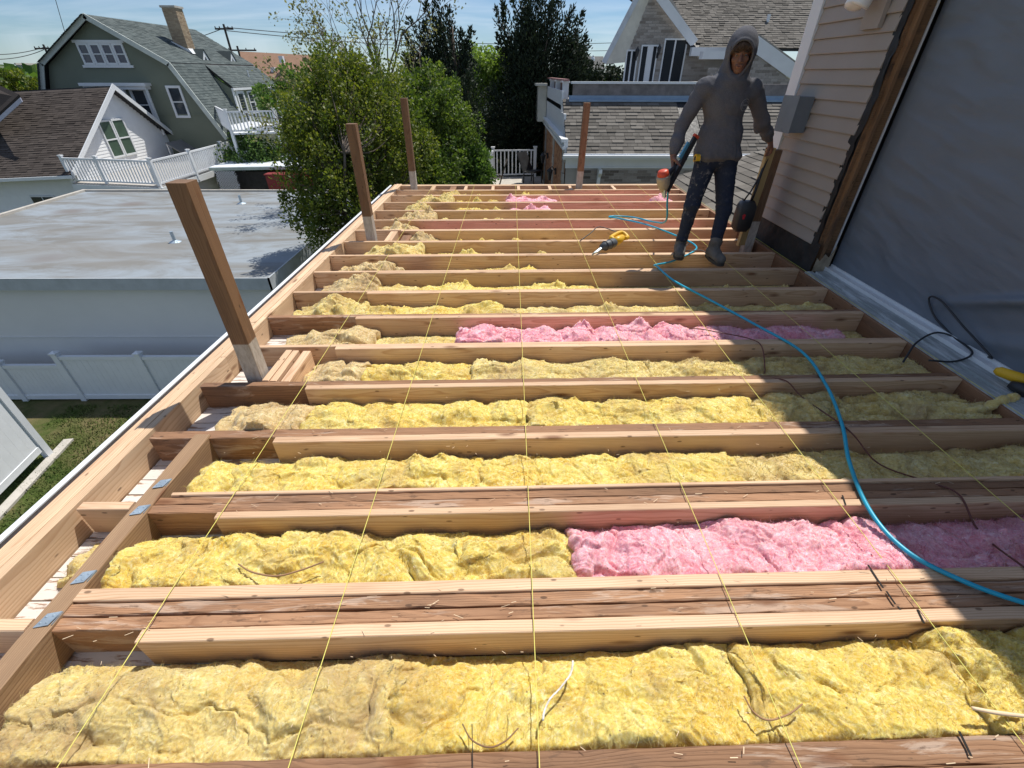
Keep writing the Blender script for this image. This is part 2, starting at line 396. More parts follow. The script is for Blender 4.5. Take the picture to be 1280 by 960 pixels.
# old painted strapping under the frame, seen between rim and header
MTs = Mat('peeling_paint', .8, .3)
pv = MTs.vec((6, 40, 30), rand=True)
MTs.col(MTs.mix(MTs.ramp(MTs.noise(pv, 1, 6, .7), (.52, 0.), (.58, 1.)), MTs.mix(MTs.noise(MTs.vec((3, 9, 9), rand=True), 1, 3), (.55, .50, .45), (.74, .70, .66)), (.30, .20, .14)))
MTs.bump(MTs.noise(pv, 1, 5), .002)
MT['peel'] = MTs.m
y = -.5
while y < 7.2:
    w = rnd.choice((.07, .082, .09))
    x1 = -.98 + rnd.uniform(-.04, .04)
    g = MB(); g.box((0, 0, -.014), (x1 - lx(-1.715, y), w - .006, rnd.uniform(-.003, .0)))
    g.obj('floor_board', MT['peel'], deck, loc=(lx(-1.715, y), y, -JD - .003)); y += w
g = MB(); g.box((-1.86, -1.2, -JD - .045), (XR + .06, 7.44, -JD - .020)); g.obj('ceiling_panel', MT['ledger'], deck)

MT['ink'] = plain('black_ink', (.02, .018, .016), .9)
for (xa, ya, xb, yb, z) in ((1085, 706, 1104, 735, .003), (1108, 739, 1119, 755, .0), (1122, 758, 1127, 764, .0), (1147, 762, 1155, 779, .003), (1199, 914, 1214, 945, .0), (1053, 619, 1057, 631, .003), (590, 905, 591, 960, .0)):
    g = MB(); g.bar(at(xa, ya, Z=z), at(xb, yb, Z=z), .006 if xa > 900 else .002, .0012); g.obj('layout_mark', MT['ink'], deck)  # thin near-black strips laid flat across the beam tops

# ================================================================== THE BUILDING BELOW THE DECK
GZ = -5.6
base = thing('lower_storey', 'grey sided lower storey that carries the deck, with a white metal edge strip', 'building')
MT['sidinggrey'] = plain('grey_siding', (.34, .36, .38), .6)
g = MB()
for k in range(44):
    z0 = GZ + .12 * k; 
    if z0 + .12 > -.24: break
    g.slab([(-1.80, -2.2, z0), (-1.80, 7.44, z0), (-1.785, 7.44, z0 + .12), (-1.785, -2.2, z0 + .12)], -.012, (1, 0, 0))
g.box((-1.78, -2.2, GZ), (-1.70, 7.40, -.25)); g.box((-1.70, 7.34, GZ), (2.62, 7.42, -.26)); g.box((-1.70, -2.2, GZ), (2.62, -2.12, -.26))
g.obj('wall', MT['sidinggrey'], base)
g = MB()
for (ya, yb) in ((-2.2, 7.46),):
    g.slab([(lx(-1.888, ya), ya, -.022), (lx(-1.888, yb), yb, -.022), (lx(-1.908, yb), yb, -.020), (lx(-1.908, ya), ya, -.020)], -.006, (0, 0, 1))
    g.slab([(lx(-1.908, ya), ya, -.020), (lx(-1.908, yb), yb, -.020), (lx(-1.908, yb), yb, -.15), (lx(-1.908, ya), ya, -.15)], .005, (-1, 0, 0))
g.obj('edge_strip', MT['white'], base)

# ================================================================== POSTS
def post(x, y, top, label, w=.09, lean=(0, 0), z0=-.188):
    t = board('wooden_post', (0, 0, 0), (1, 0, 0), w, w, MT['post'], parent=None, seg=8)
    L = top - z0; me = t.data
    for v in me.vertices: v.co.x *= L; v.co.z += w / 2
    # local X up: knots and the pale foot are measured from the deck surface
    for v in me.vertices: v.co.x -= -z0
    up = Vector((lean[0], lean[1], 1)).normalized(); yv = Vector((0, 1, 0)); zv = up.cross(yv).normalized(); yv = zv.cross(up)
    M = Matrix.Identity(4)
    for i in range(3): M[i][0] = up[i]; M[i][1] = yv[i]; M[i][2] = zv[i]
    M[0][3], M[1][3], M[2][3] = x, y, 0
    t.matrix_world = M
    return tag(t, label, 'post', 'square timber posts standing in the deck frame')
post(-1.440, 2.133, 1.02, 'nearest brown timber post with pale foot, at the left edge of the deck')
post(-1.430, 4.732, 1.03, 'middle timber post of the left row, in front of the leafy bush')
post(-1.415, 7.27, 1.13, 'timber post at the far left corner of the deck')
post(1.105, 7.27, 1.08, 'timber post at the far side, standing before the low shingle roof', lean=(.015, 0))

# ================================================================== STRINGS, HOSES, CORDS
MT['string'] = plain('yellow_string', (.72, .66, .16), .6, var=.05)
SG = 'yellow mason strings stretched along the deck'
SL = ['leftmost yellow string, passing the left ends of the new joists', 'second yellow string from the left over the yellow insulation', 'yellow string running straight through the middle of the picture',
      'yellow string right of the middle one, ending near the yellow saw', 'yellow string left of the worker, crossing the turquoise hose', 'yellow string passing under the boots of the worker', 'yellow string along the ledger at the foot of the house wall']
for lb, (x0, y0, x1, y1) in zip(SL, ((-1.119, -.3, -1.124, 7.33), (-.552, -.3, -.495, 7.35), (.07, -.3, .135, 7.35), (.724, -.3, .733, 7.35), (1.318, -.3, 1.378, 7.37), (1.985, -.3, 2.013, 7.37), (2.594, -.3, 2.61, 7.38))):
    pts = [(x0 + (x1-x0)*i/40, y0 + (y1-y0)*i/40, .0062 + .0012*math.sin(i*1.3)) for i in range(41)]
    g = MB(); g.tube(pts, .0014, 6); tag(g.obj('mason_string', MT['string'], smooth=True), lb, 'string', SG)
def spline(P, n=12):
    P = [Vector(p) for p in P]; P = [P[0]*2 - P[1]] + P + [P[-1]*2 - P[-2]]; out = []
    for i in range(1, len(P) - 2):
        for k in range(n):
            t = k / n; a, b, c, d = P[i-1], P[i], P[i+1], P[i+2]
            out.append(.5 * ((2*b) + (c-a)*t + (2*a-5*b+4*c-d)*t*t + (3*b-a-3*c+d)*t**3))
    return out + [P[-2]]
MT['hose'] = plain('turquoise_hose', (.015, .36, .52), .35, .5, var=.12, scale=8)
g = MB()
H = [(1.362, 4.02, .70), (1.40, 4.06, .50), (1.47, 4.2, .30), (1.60, 4.9, .10), (1.50, 5.40, .022), (1.30, 5.50, .012), (1.22, 5.46, .012), (1.30, 5.40, .014), (1.59, 5.12, .012), (1.81, 4.66, .012), (1.88, 4.40, .010), (1.80, 4.21, .012), (1.55, 4.05, -.03), (1.36, 3.93, -.02), (1.335, 3.80, .010), (1.38, 3.46, .014), (1.52, 3.14, .010), (1.69, 2.71, .011), (1.815, 2.34, .012), (1.762, 1.99, .010), (1.64, 1.65, .012), (1.508, 1.38, .010), (1.421, 1.12, .012), (1.432, .945, .011), (1.537, .827, .012), (1.681, .746, .012), (1.86, .69, .012), (2.3, .62, .0), (2.56, .4, .012)]
g.tube(spline(H), .0085, 10); tag(g.obj('air_hose', MT['hose'], smooth=True), 'turquoise air hose winding over the joists from the nail gun to the lower right', 'hose')
MT['redhose'] = plain('rust_red_hose', (.13, .04, .03), .5, var=.2)
g = MB()
H = [(1.16, 2.70, -.04), (1.27, 2.64, .008), (1.42, 2.60, .0), (1.56, 2.50, .012), (1.60, 2.40, .012), (1.54, 2.20, -.03), (1.50, 2.12, -.03), (1.56, 2.02, .008), (1.60, 1.90, -.02), (1.643, 1.60, .010), (1.68, 1.42, -.03), (1.80, 1.30, -.02), (1.84, 1.20, .012), (1.82, 1.05, -.03), (1.80, .86, .012), (1.86, .70, .012), (2.1, .4, .0), (2.5, .3, .01)]
g.tube(spline(H), .0036, 8); tag(g.obj('thin_hose', MT['redhose'], smooth=True), 'thin rust red hose lying partly down between the joists on the right', 'hose')
g = MB()
H = [(2.46, 2.30, -.12), (2.50, 2.34, -.02), (2.60, 2.42, .03), (2.78, 2.50, .05), (2.86, 2.40, .045), (2.84, 2.20, .05), (2.79, 2.17, .09), (2.80, 2.40, .15), (2.80, 2.62, .22), (2.82, 2.72, .19), (2.83, 2.62, .10), (2.84, 2.45, .05), (2.80, 2.26, .045), (2.66, 2.20, .02), (2.52, 2.22, .015)]
g.tube(spline(H, 8), .006, 8); tag(g.obj('black_cord', MT['black'], smooth=True), 'black power cord looped on the white sill below the plastic sheet', 'cord')
g = MB(); g.tube(spline([(1.86, 4.5, .0), (1.72, 4.33, -.02), (1.66, 4.25, .0), (1.74, 4.17, .03), (1.86, 4.16, .035), (1.9, 4.10, .0)]), .004, 7)
tag(g.obj('black_cord', MT['black'], smooth=True), 'thin dark cord curving between the boots of the worker', 'cord')
# ================================================================== INSULATION
def wool(name, cols, dirt, dirt_amt):
    M = Mat(name, 1.0, .05)
    v = M.vec(rand=True)
    n1 = M.noise(v, 3.8, 7, .64, 1.1); n2 = M.noise(v, 26, 7, .72, 1.6); n3 = M.noise(v, 140, 4, .7, .8)
    c = M.ramp(n1, (.33, cols[0]), (.45, cols[1]), (.54, cols[2]), (.66, cols[3]))
    c = M.mix(.55, c, M.ramp(n2, (.34, tuple(x * .82 for x in cols[0])), (.44, cols[1]), (.53, cols[2]), (.63, cols[4])))
    c = M.mix(M.ramp(n3, (.45, 0.), (.75, .5)), c, cols[4])
    d = M.noise(v, 3.1, 6, .65, .4)
    c = M.mix(M.math('MULTIPLY', M.ramp(d, (.50, 0.), (.66, 1.)), dirt_amt), c, dirt)
    sp = M.vor(v, 26)
    c = M.mix(M.math('MULTIPLY', M.ramp(sp, (.05, 1.), (.10, 0.)), .7), c, (.16, .09, .05))
    M.col(c)
    M.b.inputs['Subsurface Weight'].default_value = .45; M.b.inputs['Subsurface Radius'].default_value = (.014, .011, .005); M.b.inputs['Subsurface Scale'].default_value = 1.0
    M.b.inputs['Sheen Weight'].default_value = .15; M.b.inputs['Sheen Roughness'].default_value = .5
    f = M.noise(M.vec((1, 1, 1), rand=True), 220, 5, .8, 2.0)
    M.bump(M.math('ADD', M.math('MULTIPLY', n2, 2.2), f), .007, .38)
    return M.m
MT['yellow'] = wool('yellow_wool', ((.60, .33, .03), (.66, .46, .075), (.70, .56, .14), (.73, .64, .25), (.84, .78, .48)), (.42, .28, .13), .65)
MT['tan'] = wool('dusty_wool', ((.46, .29, .125), (.53, .37, .16), (.60, .45, .22), (.66, .53, .28), (.78, .68, .44)), (.35, .235, .13), .7)
MT['mixw'] = wool('faded_yellow_wool', ((.54, .33, .075), (.60, .43, .12), (.65, .52, .19), (.70, .59, .27), (.80, .73, .46)), (.37, .25, .13), .75)
MT['pink'] = wool('pink_wool', ((.66, .15, .20), (.76, .27, .33), (.82, .40, .45), (.86, .53, .57), (.93, .74, .77)), (.58, .33, .32), .35)

def strands(V, N, n, seed, ln=(.008, .038), w=.0007, lift=.35):
    """loose fibres lying on and sticking out of a surface sampled at points V with normals N"""
    R = np.random.RandomState(seed); k = 3
    idx = R.randint(0, len(V), n); p = V[idx].copy(); nn = N[idx]
    L = R.uniform(ln[0], ln[1], n) * R.uniform(.4, 1, n)
    d = R.normal(size=(n, 3)); d[:, 2] *= .5; d += nn * lift; d /= np.linalg.norm(d, axis=1)[:, None]
    c = R.normal(size=(n, 3)) * 1.4
    P = [p]
    for i in range(k):
        d = d + c * .35 + R.normal(size=(n, 3)) * .25; d[:, 2] -= .12; d /= np.linalg.norm(d, axis=1)[:, None]
        P.append(P[-1] + d * (L / k)[:, None])
    P = np.array(P); side = np.cross(d, R.normal(size=(n, 3))); side /= np.linalg.norm(side, axis=1)[:, None]
    ws = (w * R.uniform(.6, 1.5, n))[:, None] * side
    VV = []; FF = []
    for i in range(k + 1):
        t = 1 - .7 * i / k
        VV.append(P[i] - ws * t); VV.append(P[i] + ws * t)
    VV = np.concatenate(VV); a = np.arange(n)
    for i in range(k):
        FF.append(np.stack([2*i*n + a, (2*i+1)*n + a, (2*i+3)*n + a, (2*i+2)*n + a], 1))
    return VV, np.concatenate(FF)
_seed = [100]
BG = 'insulation batts lying between the joists'
def batt(x0, x1, row, z, mt, label, amp=.03, res=.004, back=-.075, y0=None, y1=None, tufts=0, nstr=1.0, seam=True, rise=0., mound=False, big=1.):
    """a batt in the bay behind joist row `row`, from x0 to x1, its crown at height z"""
    if x1 - x0 > .25: x0 -= .008; x1 += .008
    _seed[0] += 1; s = _seed[0] * 7.31; R = np.random.RandomState(_seed[0])
    ya = (ROWS[row][-1][2] + .003) if y0 is None else y0
    yb = (ROWS[row + 1][0][1] - .003) if y1 is None else y1
    nx = max(8, int((x1 - x0) / res)); ny = max(8, int((yb - ya) / res))
    X, U = np.meshgrid(np.linspace(x0, x1, nx), np.linspace(0, 1, ny)); w = yb - ya
    Yl = U * w
    # crumpled cotton: warped billows with sharp creases
    wx = fbm(X*5 + s, Yl*5, 0, 4) * .10; wy = fbm(X*5 + s + 40, Yl*5, 9, 4) * .09
    A, B = X + wx, Yl + wy
    h = .85 * np.abs(vnoise(A*4.2*big + s, B*6.5*(.45 if big > 1 else 1) + A*(3 if big > 1 else 0), 1)) ** .7 + .30 * np.abs(vnoise(A*11 + s, B*12, 2)) ** .8 + .15 * np.abs(vnoise(A*26 + s, B*24, 3)) ** .9 + .06 * np.abs(vnoise(A*60 + s, B*52, 4))
    rot = fbm(X*3 + s, Yl*3, 21, 2) * 2.2; fa = A * np.cos(rot) - B * np.sin(rot); fb_ = A * np.sin(rot) + B * np.cos(rot)
    h += .03 * vnoise(A*130 + s, B*130, 5) + .085 * fbm(fa*30 + s, fb_*150, 6, 3)
    crease = np.exp(-(vnoise(A*3.1 + s*2, B*4.4, 8) / .045) ** 2) * (vnoise(X*2 + s, Yl*2, 3) > -.2)
    h -= .42 * crease * (.6 + .4 * vnoise(A*20, B*20, 7))
    flap = np.clip(fbm(A*4 + s*3, B*7, 12, 2), 0, 1); h += .5 * flap
    e = np.minimum(U, 1 - U) * w
    edge = np.clip(1 - e / (.020 + .018 * vnoise(X*9 + s, U*3)), 0, 1) ** 2 * (.55 + .45 * vnoise(X*6 + s, 2.2))
    ex = np.minimum(X - x0, x1 - X); en = np.clip(1 - ex / (.030 + .012 * vnoise(Yl*20 + s, 4.)), 0, 1) ** 2
    Z = z - .012 + amp * 1.5 * (h - .45) + back * np.clip((U - .45) / .55, 0, 1) ** 1.7 + rise * np.clip(1 - U * 2.2, 0, 1)
    Z = Z - .050 * edge - (.030 if seam else .015) * en * (.6 + .6 * vnoise(Yl*14 + s, 1.5))
    if tufts:
        for _ in range(tufts):
            tx = R.uniform(x0 + .05, x1 - .05); tu = R.uniform(.45, .95); tr = R.uniform(.03, .08); th = R.uniform(.012, .034) if row < 6 else R.uniform(.015, .045)
            Z += th * np.exp(-(((X - tx) / tr) ** 2 + ((U - tu) * w / .035) ** 2)) * (1 + .5 * vnoise(A*60 + tx, B*60))
    if mound:
        T = np.clip((X - x0) / (.60 * (x1 - x0)), 0, 1); T = T * T * (3 - 2 * T); T = T * (1 - .35 * np.clip((X - x1 + .15) / .15, 0, 1)); Z = -JD + .03 + (Z + JD - .03) * (.30 + .85 * T + .25 * vnoise(X*13 + s, Yl*11))
    Z = np.maximum(Z, -JD + .002)
    Xd = X + .010 * vnoise(A*22 + s, B*22, 11) * np.clip(ex / .03, 0, 1) + np.where(ex < .03, .014 * vnoise(Yl*26 + s, 3.), 0)
    Yd = ya + Yl + .008 * vnoise(A*24 + s, B*24, 14) * np.clip(e / .02, 0, 1)
    Yw = Yd + SK * (Xd - .1)
    V = np.stack([Xd, Yw, Z], -1).reshape(-1, 3)
    i = np.arange(nx * ny).reshape(ny, nx)
    F = np.stack([i[:-1, :-1], i[:-1, 1:], i[1:, 1:], i[1:, :-1]], -1).reshape(-1, 4)
    # skirt down to the ceiling
    ring = np.concatenate([i[0, :], i[1:, -1], i[-1, -2::-1], i[-2:0:-1, 0]]); nb = len(V)
    S = V[ring].copy(); S[:, 2] = -JD + .001; V2 = np.concatenate([V, S]); k = len(ring); a = np.arange(k); b = (a + 1) % k
    F = np.concatenate([F, np.stack([ring[b], ring[a], nb + a, nb + b], 1)])
    cx, cy = (x0 + x1) / 2, (ya + yb) / 2; V2 = V2 - np.array([cx, cy, 0])
    me = npmesh('insulation_batt', V2, F)
    o = link('insulation_batt', me, MT[mt], None, True, loc=(cx, cy, 0)); tag(o, label, 'insulation', BG)
    # normals for the fibres
    gz = np.gradient(Z, axis=1) / ((x1 - x0) / nx), np.gradient(Z, axis=0) / (w / ny)
    N = np.stack([-gz[0], -gz[1], np.ones_like(Z)], -1).reshape(-1, 3); N /= np.linalg.norm(N, axis=1)[:, None]
    ns = int((x1 - x0) * w * (38000 if row < 2 else 18000) * nstr)
    if ns > 20:
        SV, SF = strands(V[:nx*ny] - np.array([cx, cy, 0]), N, ns, _seed[0], w=.00035 if res < .004 else (.0005 if res < .006 else .0009))
        link('fibres', npmesh('fibres', SV, SF), MT[mt], o, kind='stuff')
    return o
def px(x, y): return at(x, y, Z=-.05).x
# bay 1, nearest
batt(-1.412, -.33, 0, -.035, 'mixw', 'dusty golden yellow batt, leftmost in the nearest bay', amp=.040, res=.0032, back=-.085)
batt(-.33, .70, 0, -.030, 'yellow', 'wide yellow batt in the nearest bay with a white cord lying on it', amp=.036, res=.0032, back=-.085)
batt(.70, 1.32, 0, -.028, 'yellow', 'puffy deep yellow batt of the nearest bay, right of the white cord', amp=.036, res=.0034, back=-.06)
batt(1.32, 2.57, 0, -.03, 'yellow', 'crumpled pale yellow batt at the lower right, half in the shade', amp=.075, res=.0045, back=-.05, big=1.7)
for y0_, y1_, zz_ in ((-.04, .28, -.035), (-.50, -.14, -.045)): batt(-1.412, 2.57, 0, zz_, 'yellow', 'yellow insulation at the lower edge of the picture, in front of the nearest beam' if y1_ > 0 else 'yellow insulation in the bay below the picture edge', amp=.035, res=.010, y0=y0_, y1=y1_, nstr=.1)
# bay 2
batt(-1.40, -.165, 1, -.035, 'yellow', 'bright lemon yellow batt with deep folds, left in the second bay', amp=.050, res=.0034, tufts=3)
batt(-.165, .245, 1, -.028, 'yellow', 'short yellow batt directly left of the long pink one', amp=.042, res=.0034)
batt(.245, 1.45, 1, -.022, 'pink', 'long pink batt beside yellow ones in the second bay', amp=.045, res=.0036, tufts=6)
batt(1.45, 2.57, 1, -.035, 'pink', 'pink batt continuing into the shade under the turquoise hose', amp=.04, res=.006)
batt(lx(-1.66, 1), HX - .03, 1, -.10, 'mixw', 'small yellow tuft between the rim boards and the header', amp=.05, res=.005, y0=.95, y1=1.14)
# bay 3
batt(-1.36, -.13, 2, -.040, 'yellow', 'pale yellow batt on the left of the third bay', amp=.038, res=.004, tufts=3)
batt(-.13, 1.06, 2, -.040, 'yellow', 'smooth yellow batt in the middle of the third bay', amp=.035, res=.004, tufts=2)
batt(1.06, 2.57, 2, -.045, 'mixw', 'yellow batt of the third bay, partly shaded on the right', amp=.04, res=.006)
# bay 4
batt(-1.50, -1.05, 3, -.030, 'tan', 'brownish dusty batt end next to the nearest post', amp=.036, res=.0045, mound=True)
batt(-1.05, .115, 3, -.035, 'yellow', 'long yellow batt on the left of the fourth bay', amp=.034, res=.0045, tufts=2)
batt(.115, 1.34, 3, -.038, 'yellow', 'lumpy yellow batt in the middle of the fourth bay', amp=.036, res=.0045, tufts=3)
batt(1.34, 2.57, 3, -.050, 'mixw', 'crumpled batt in the shade at the right end of the fourth bay', amp=.05, res=.006)
# bay 5
batt(-1.22, -.86, 4, -.030, 'tan', 'tan batt end left in the fifth bay, behind the nearest post', amp=.036, res=.005, mound=True)
batt(-.86, -.21, 4, -.050, 'yellow', 'low yellow batt on the left of the fifth bay', amp=.032, res=.005, tufts=3)
batt(-.21, .85, 4, -.035, 'mixw', 'straw coloured fibrous batt in the middle of the fifth bay', amp=.030, res=.005, tufts=4)
batt(.85, 2.56, 4, -.045, 'mixw', 'dull yellow batt on the shaded right of the fifth bay', amp=.036, res=.007, tufts=3)
# bay 6
batt(-1.52, -.92, 5, -.035, 'tan', 'tan dusty batt left of the long pink batt with the ball end', amp=.042, res=.0055, mound=True)
batt(-.92, -.33, 5, -.09, 'mixw', 'thin low yellow batt left of the pink batt in the sixth bay', amp=.024, res=.0055)
batt(-.33, -.03, 5, -.010, 'pink', 'rolled up pink end piece of the sixth bay', amp=.05, res=.005, seam=True)
batt(-.03, 1.28, 5, -.022, 'pink', 'fluffy pink batt in the middle of the sixth bay', amp=.048, res=.005, tufts=8)
batt(1.28, 2.30, 5, -.040, 'pink', 'pink batt lying in the shade right of the hose', amp=.035, res=.007)
batt(2.30, 2.56, 5, -.12, 'mixw', 'small yellow remnant at the right end of the sixth bay', amp=.03, res=.008)
# farther bays: a dusty heap at the left end, a low batt with ragged top beyond
FAR = [ # row, heap x0,x1,z,mat ; main x1..., z, mat
 (6, (-1.60, -1.08, -.030, 'mixw'), (-1.08, -.05, -.055, 'yellow', 6), (-.05, 2.5, -.075, 'mixw', 8)),
 (7, (-1.58, -1.10, -.035, 'tan'), (-1.10, -.75, -.07, 'mixw', 2), (-.75, .75, -.070, 'yellow', 7), (.75, 2.5, -.105, 'mixw', 5)),
 (8, (-1.55, -1.06, -.030, 'tan'), (-1.06, -.95, -.09, 'tan', 1), (-.70, .30, -.080, 'yellow', 5), (.30, 2.3, -.125, 'mixw', 4)),
 (9, (-1.45, -.85, -.020, 'mixw'), (-.85, -.25, -.075, 'yellow', 4), (-.25, .45, -.09, 'mixw', 2), (.45, 1.5, -.11, 'mixw', 3)),
 (10, (-1.2, -.75, -.05, 'tan'), (-.75, .55, -.085, 'yellow', 7), (.55, 1.6, -.10, 'mixw', 5)),
 (11, (-1.46, -1.04, -.030, 'tan'), (-1.0, 2.3, -.155, 'pink', 3)),
 (12, (-1.42, -.88, -.020, 'tan'), (-.85, .0, -.080, 'mixw', 5), (.0, 2.3, -.14, 'mixw', 3)),
 (13, (-1.40, -1.0, -.020, 'mixw'), (-.75, -.05, -.06, 'yellow', 6), (.05, .62, -.055, 'pink', 4), (.70, 2.3, -.13, 'pink', 3)),
 (14, (-1.35, -.75, -.020, 'mixw'), (-.75, .0, -.05, 'yellow', 6), (.0, .68, -.012, 'pink', 6), (.70, 2.3, -.13, 'pink', 2)),
 (15, (-1.1, -.6, -.05, 'mixw'), (-.55, -.1, -.05, 'yellow', 3), (.12, .60, -.055, 'yellow', 3), (.9, 2.3, -.12, 'pink', 0)),
]
HL = {'tan': 'tan dusty', 'mixw': 'straw yellow', 'yellow': 'yellow', 'pink': 'pink'}
ORD = ['seventh', 'eighth', 'ninth', 'tenth', 'eleventh', 'twelfth', 'thirteenth', 'fourteenth', 'fifteenth', 'sixteenth']
for fr in FAR:
    o_ = ORD[fr[0] - 6]; h_ = fr[1]
    batt(h_[0], h_[1], fr[0], h_[2], h_[3], 'ragged %s heap of insulation at the left end of the %s bay' % (HL[h_[3]], o_), amp=.050, res=.007, nstr=.6, back=-.02, tufts=3, mound=True)
    k = len(fr) - 2
    for i, q in enumerate(fr[2:]):
        pos = 'filling' if k == 1 else ('left part of' if i == 0 else ('right end of' if i == k - 1 else 'middle of'))
        batt(q[0], q[1], fr[0], q[2], q[3], 'low %s batt with ragged top, %s the %s bay' % (HL[q[3]], pos, o_), amp=.030, res=.009, nstr=.4, tufts=q[4])
batt(2.0, 2.3, 14, -.03, 'pink', 'pink tuft behind the legs of the worker in the fifteenth bay', amp=.05, res=.01, nstr=.3, tufts=3)

# debris on the near bays
MT['cordwhite'] = plain('white_cord', (.75, .70, .62), .8, var=.1)
MT['twig'] = plain('dry_strip', (.28, .16, .08), .8, var=.3)
MT['splinter'] = plain('wood_splinter', (.72, .55, .36), .8, var=.2)
g = MB(); a, b = at(716, 826, Z=.006), at(679, 901, Z=.006)
pts = [a.lerp(b, t / 24) + Vector((.012 * math.sin(t * .13 * 2), 0, .004 * math.sin(t * .9))) for t in range(25)]
for ph in (0, 2.1, 4.2):
    g.tube([p + Vector((math.cos(i * 1.1 + ph) * .0016, 0, math.sin(i * 1.1 + ph) * .0016)) for i, p in enumerate(pts)], .0018, 6)
tag(g.obj('rope_scrap', MT['cordwhite'], smooth=True), 'short frayed white cord lying on the nearest yellow batt', 'cord')
def strip(P, r, label, mt='twig', z=.0):
    g = MB(); g.tube(spline([at(x, y, Z=z) for x, y in P], 6), [r * (1 - .5 * abs(i / (6 * (len(P) - 1)) - .5)) for i in range(6 * (len(P) - 1) + 1)], 6)
    tag(g.obj('bark_strip', MT[mt], smooth=True), label, 'debris', 'loose strips and shavings on the insulation')
strip([(298, 705), (315, 715), (345, 720), (375, 713), (405, 702)], .0035, 'curved brown strip lying on the lemon yellow batt of the second bay')
strip([(578, 905), (590, 925), (612, 934), (632, 926), (648, 910)], .0025, 'thin curved brown twig at the edge of the nearest bay, left of the middle string')
strip([(930, 870), (942, 890), (960, 900), (985, 893), (1003, 880)], .0028, 'forked brown twig on the nearest bay, right of the middle')
strip([(1215, 885), (1240, 890), (1262, 893), (1290, 896)], .006, 'pale splintered wood sliver at the lower right edge', 'splinter', .02)
g = MB()
for _ in range(150):
    r_ = rnd.choice((0, 0, 1, 1, 2, 3)); band = ROWS[r_]; yy0 = band[0][1]; yy1 = band[-1][2]
    x_ = rnd.uniform(-1.35, 1.9); y_ = rnd.uniform(yy0, yy1); a_ = rnd.gauss(0, .5); l_ = rnd.uniform(.006, .035)
    c_ = Vector((x_, jy(y_, x_), .003)); d_ = Vector((math.cos(a_), math.sin(a_), rnd.uniform(-.1, .2)))
    g.bar(c_ - d_ * l_ / 2, c_ + d_ * l_ / 2, rnd.uniform(.0008, .0022), .0006)
for _ in range(260):
    r_ = rnd.choice((0, 0, 0, 1, 2, 3)); y_ = rnd.uniform(ROWS[r_][-1][2] + .02, ROWS[r_+1][0][1] - .04); x_ = rnd.uniform(-1.3, 2.2)
    a_ = rnd.uniform(0, 6.3); l_ = rnd.uniform(.004, .018); c_ = Vector((x_, jy(y_, x_), rnd.uniform(-.02, .008))); d_ = Vector((math.cos(a_), math.sin(a_), .2))
    g.bar(c_ - d_ * l_ / 2, c_ + d_ * l_ / 2, .0012, .0008)
o = g.obj('wood_shavings', MT['splinter'], kind='stuff'); tag(o, 'tiny wood splinters and shavings scattered over joists and insulation', 'shavings')
# ================================================================== GROUND
MT['grass'] = (lambda M: (M.col(M.mix(M.ramp(M.noise(M.vec(src='Object'), .8, 6, .65), (.42, 0.), (.62, 1.)), M.ramp(M.noise(M.vec(), 9, 6, .7), (.3, (.035, .055, .012)), (.7, (.075, .105, .025))), (.15, .125, .06))), M.bump(M.noise(M.vec(), 30, 5), .04), M.m)[-1])(Mat('lawn', .95, .1))
g = MB(); N_ = 40
g.quad((-900, -300, GZ), (900, -300, GZ), (900, 1500, GZ), (-900, 1500, GZ)); g.obj('ground', MT['grass'], kind='structure')
# grass blades on the bit of lawn in view
R = np.random.RandomState(5); n = 60000
p = np.stack([R.uniform(-11.2, -2.0, n), R.uniform(2.0, 9.1, n), np.full(n, GZ)], 1)
keep = (fbm(p[:, 0] * .9, p[:, 1] * .9, 3, 3) + R.normal(size=n) * .12) > -.18; p = p[keep]; n = len(p)
a = R.uniform(0, 6.28, n); hgt = R.uniform(.03, .085, n); w_ = R.uniform(.006, .012, n); t = R.normal(size=(n, 2)) * .03
s_ = np.stack([np.cos(a) * w_, np.sin(a) * w_, np.zeros(n)], 1)
V = np.concatenate([p - s_, p + s_, p + np.stack([t[:, 0], t[:, 1], hgt], 1)]); i = np.arange(n)
MB_ = Mat('grass_blades', .7, .2); MB_.col(MB_.ramp(MB_.noise(MB_.vec(), 1.1, 5, .6), (.35, (.045, .085, .014)), (.52, (.10, .14, .03)), (.68, (.20, .18, .08))))
o = link('lawn_grass', npmesh('lawn_grass', V, np.stack([i, n + i, 2*n + i], 1)), MB_.m, kind='stuff'); tag(o, 'short green lawn with dry patches beside the white fence', 'grass')

# ================================================================== HOUSE WALL ON THE RIGHT
WX = 2.66
hs = thing('siding_house', 'beige lap sided house wall at the right edge with a large plastic covered opening', 'house')
MT['siding'] = plain('beige_siding', (.335, .29, .25), .55, .3, var=.06, scale=1.2, bump=.002, bscale=90)
MT['tar'] = plain('tar_paper', (.018, .018, .019), .6, .4, var=.5, scale=6, bump=.004, bscale=14)
MT['stud'] = wood('frame_lumber', (.25, .145, .075), (.17, .09, .045), rough=.75, stain=(.06, .04, .03), stain_amt=.8).m
MT['osb'] = MT['stud']
def siding_run(ya, yb, zlo, zhi, ragged=.0):
    z = zlo; k = 0
    while z < zhi:
        j = rnd.uniform(-ragged, ragged)
        g = MB(); y_a = ya + j
        prof = [(0.0, 0), (-.020, 0), (-.022, .006), (-.006, .1015), (0.0, .1035)]
        n_ = len(prof)
        vs = [(WX + x, y, z + zz) for y in (y_a, yb) for x, zz in prof]
        g.add(vs, [tuple(range(n_)), tuple(range(n_, 2*n_))[::-1]] + [(i, i + n_, (i+1) % n_ + n_, (i+1) % n_) for i in range(n_)])
        g.obj('siding_plank', MT['siding'], hs); z += .1035; k += 1
siding_run(3.815, 4.80, .205, 3.35, .006)
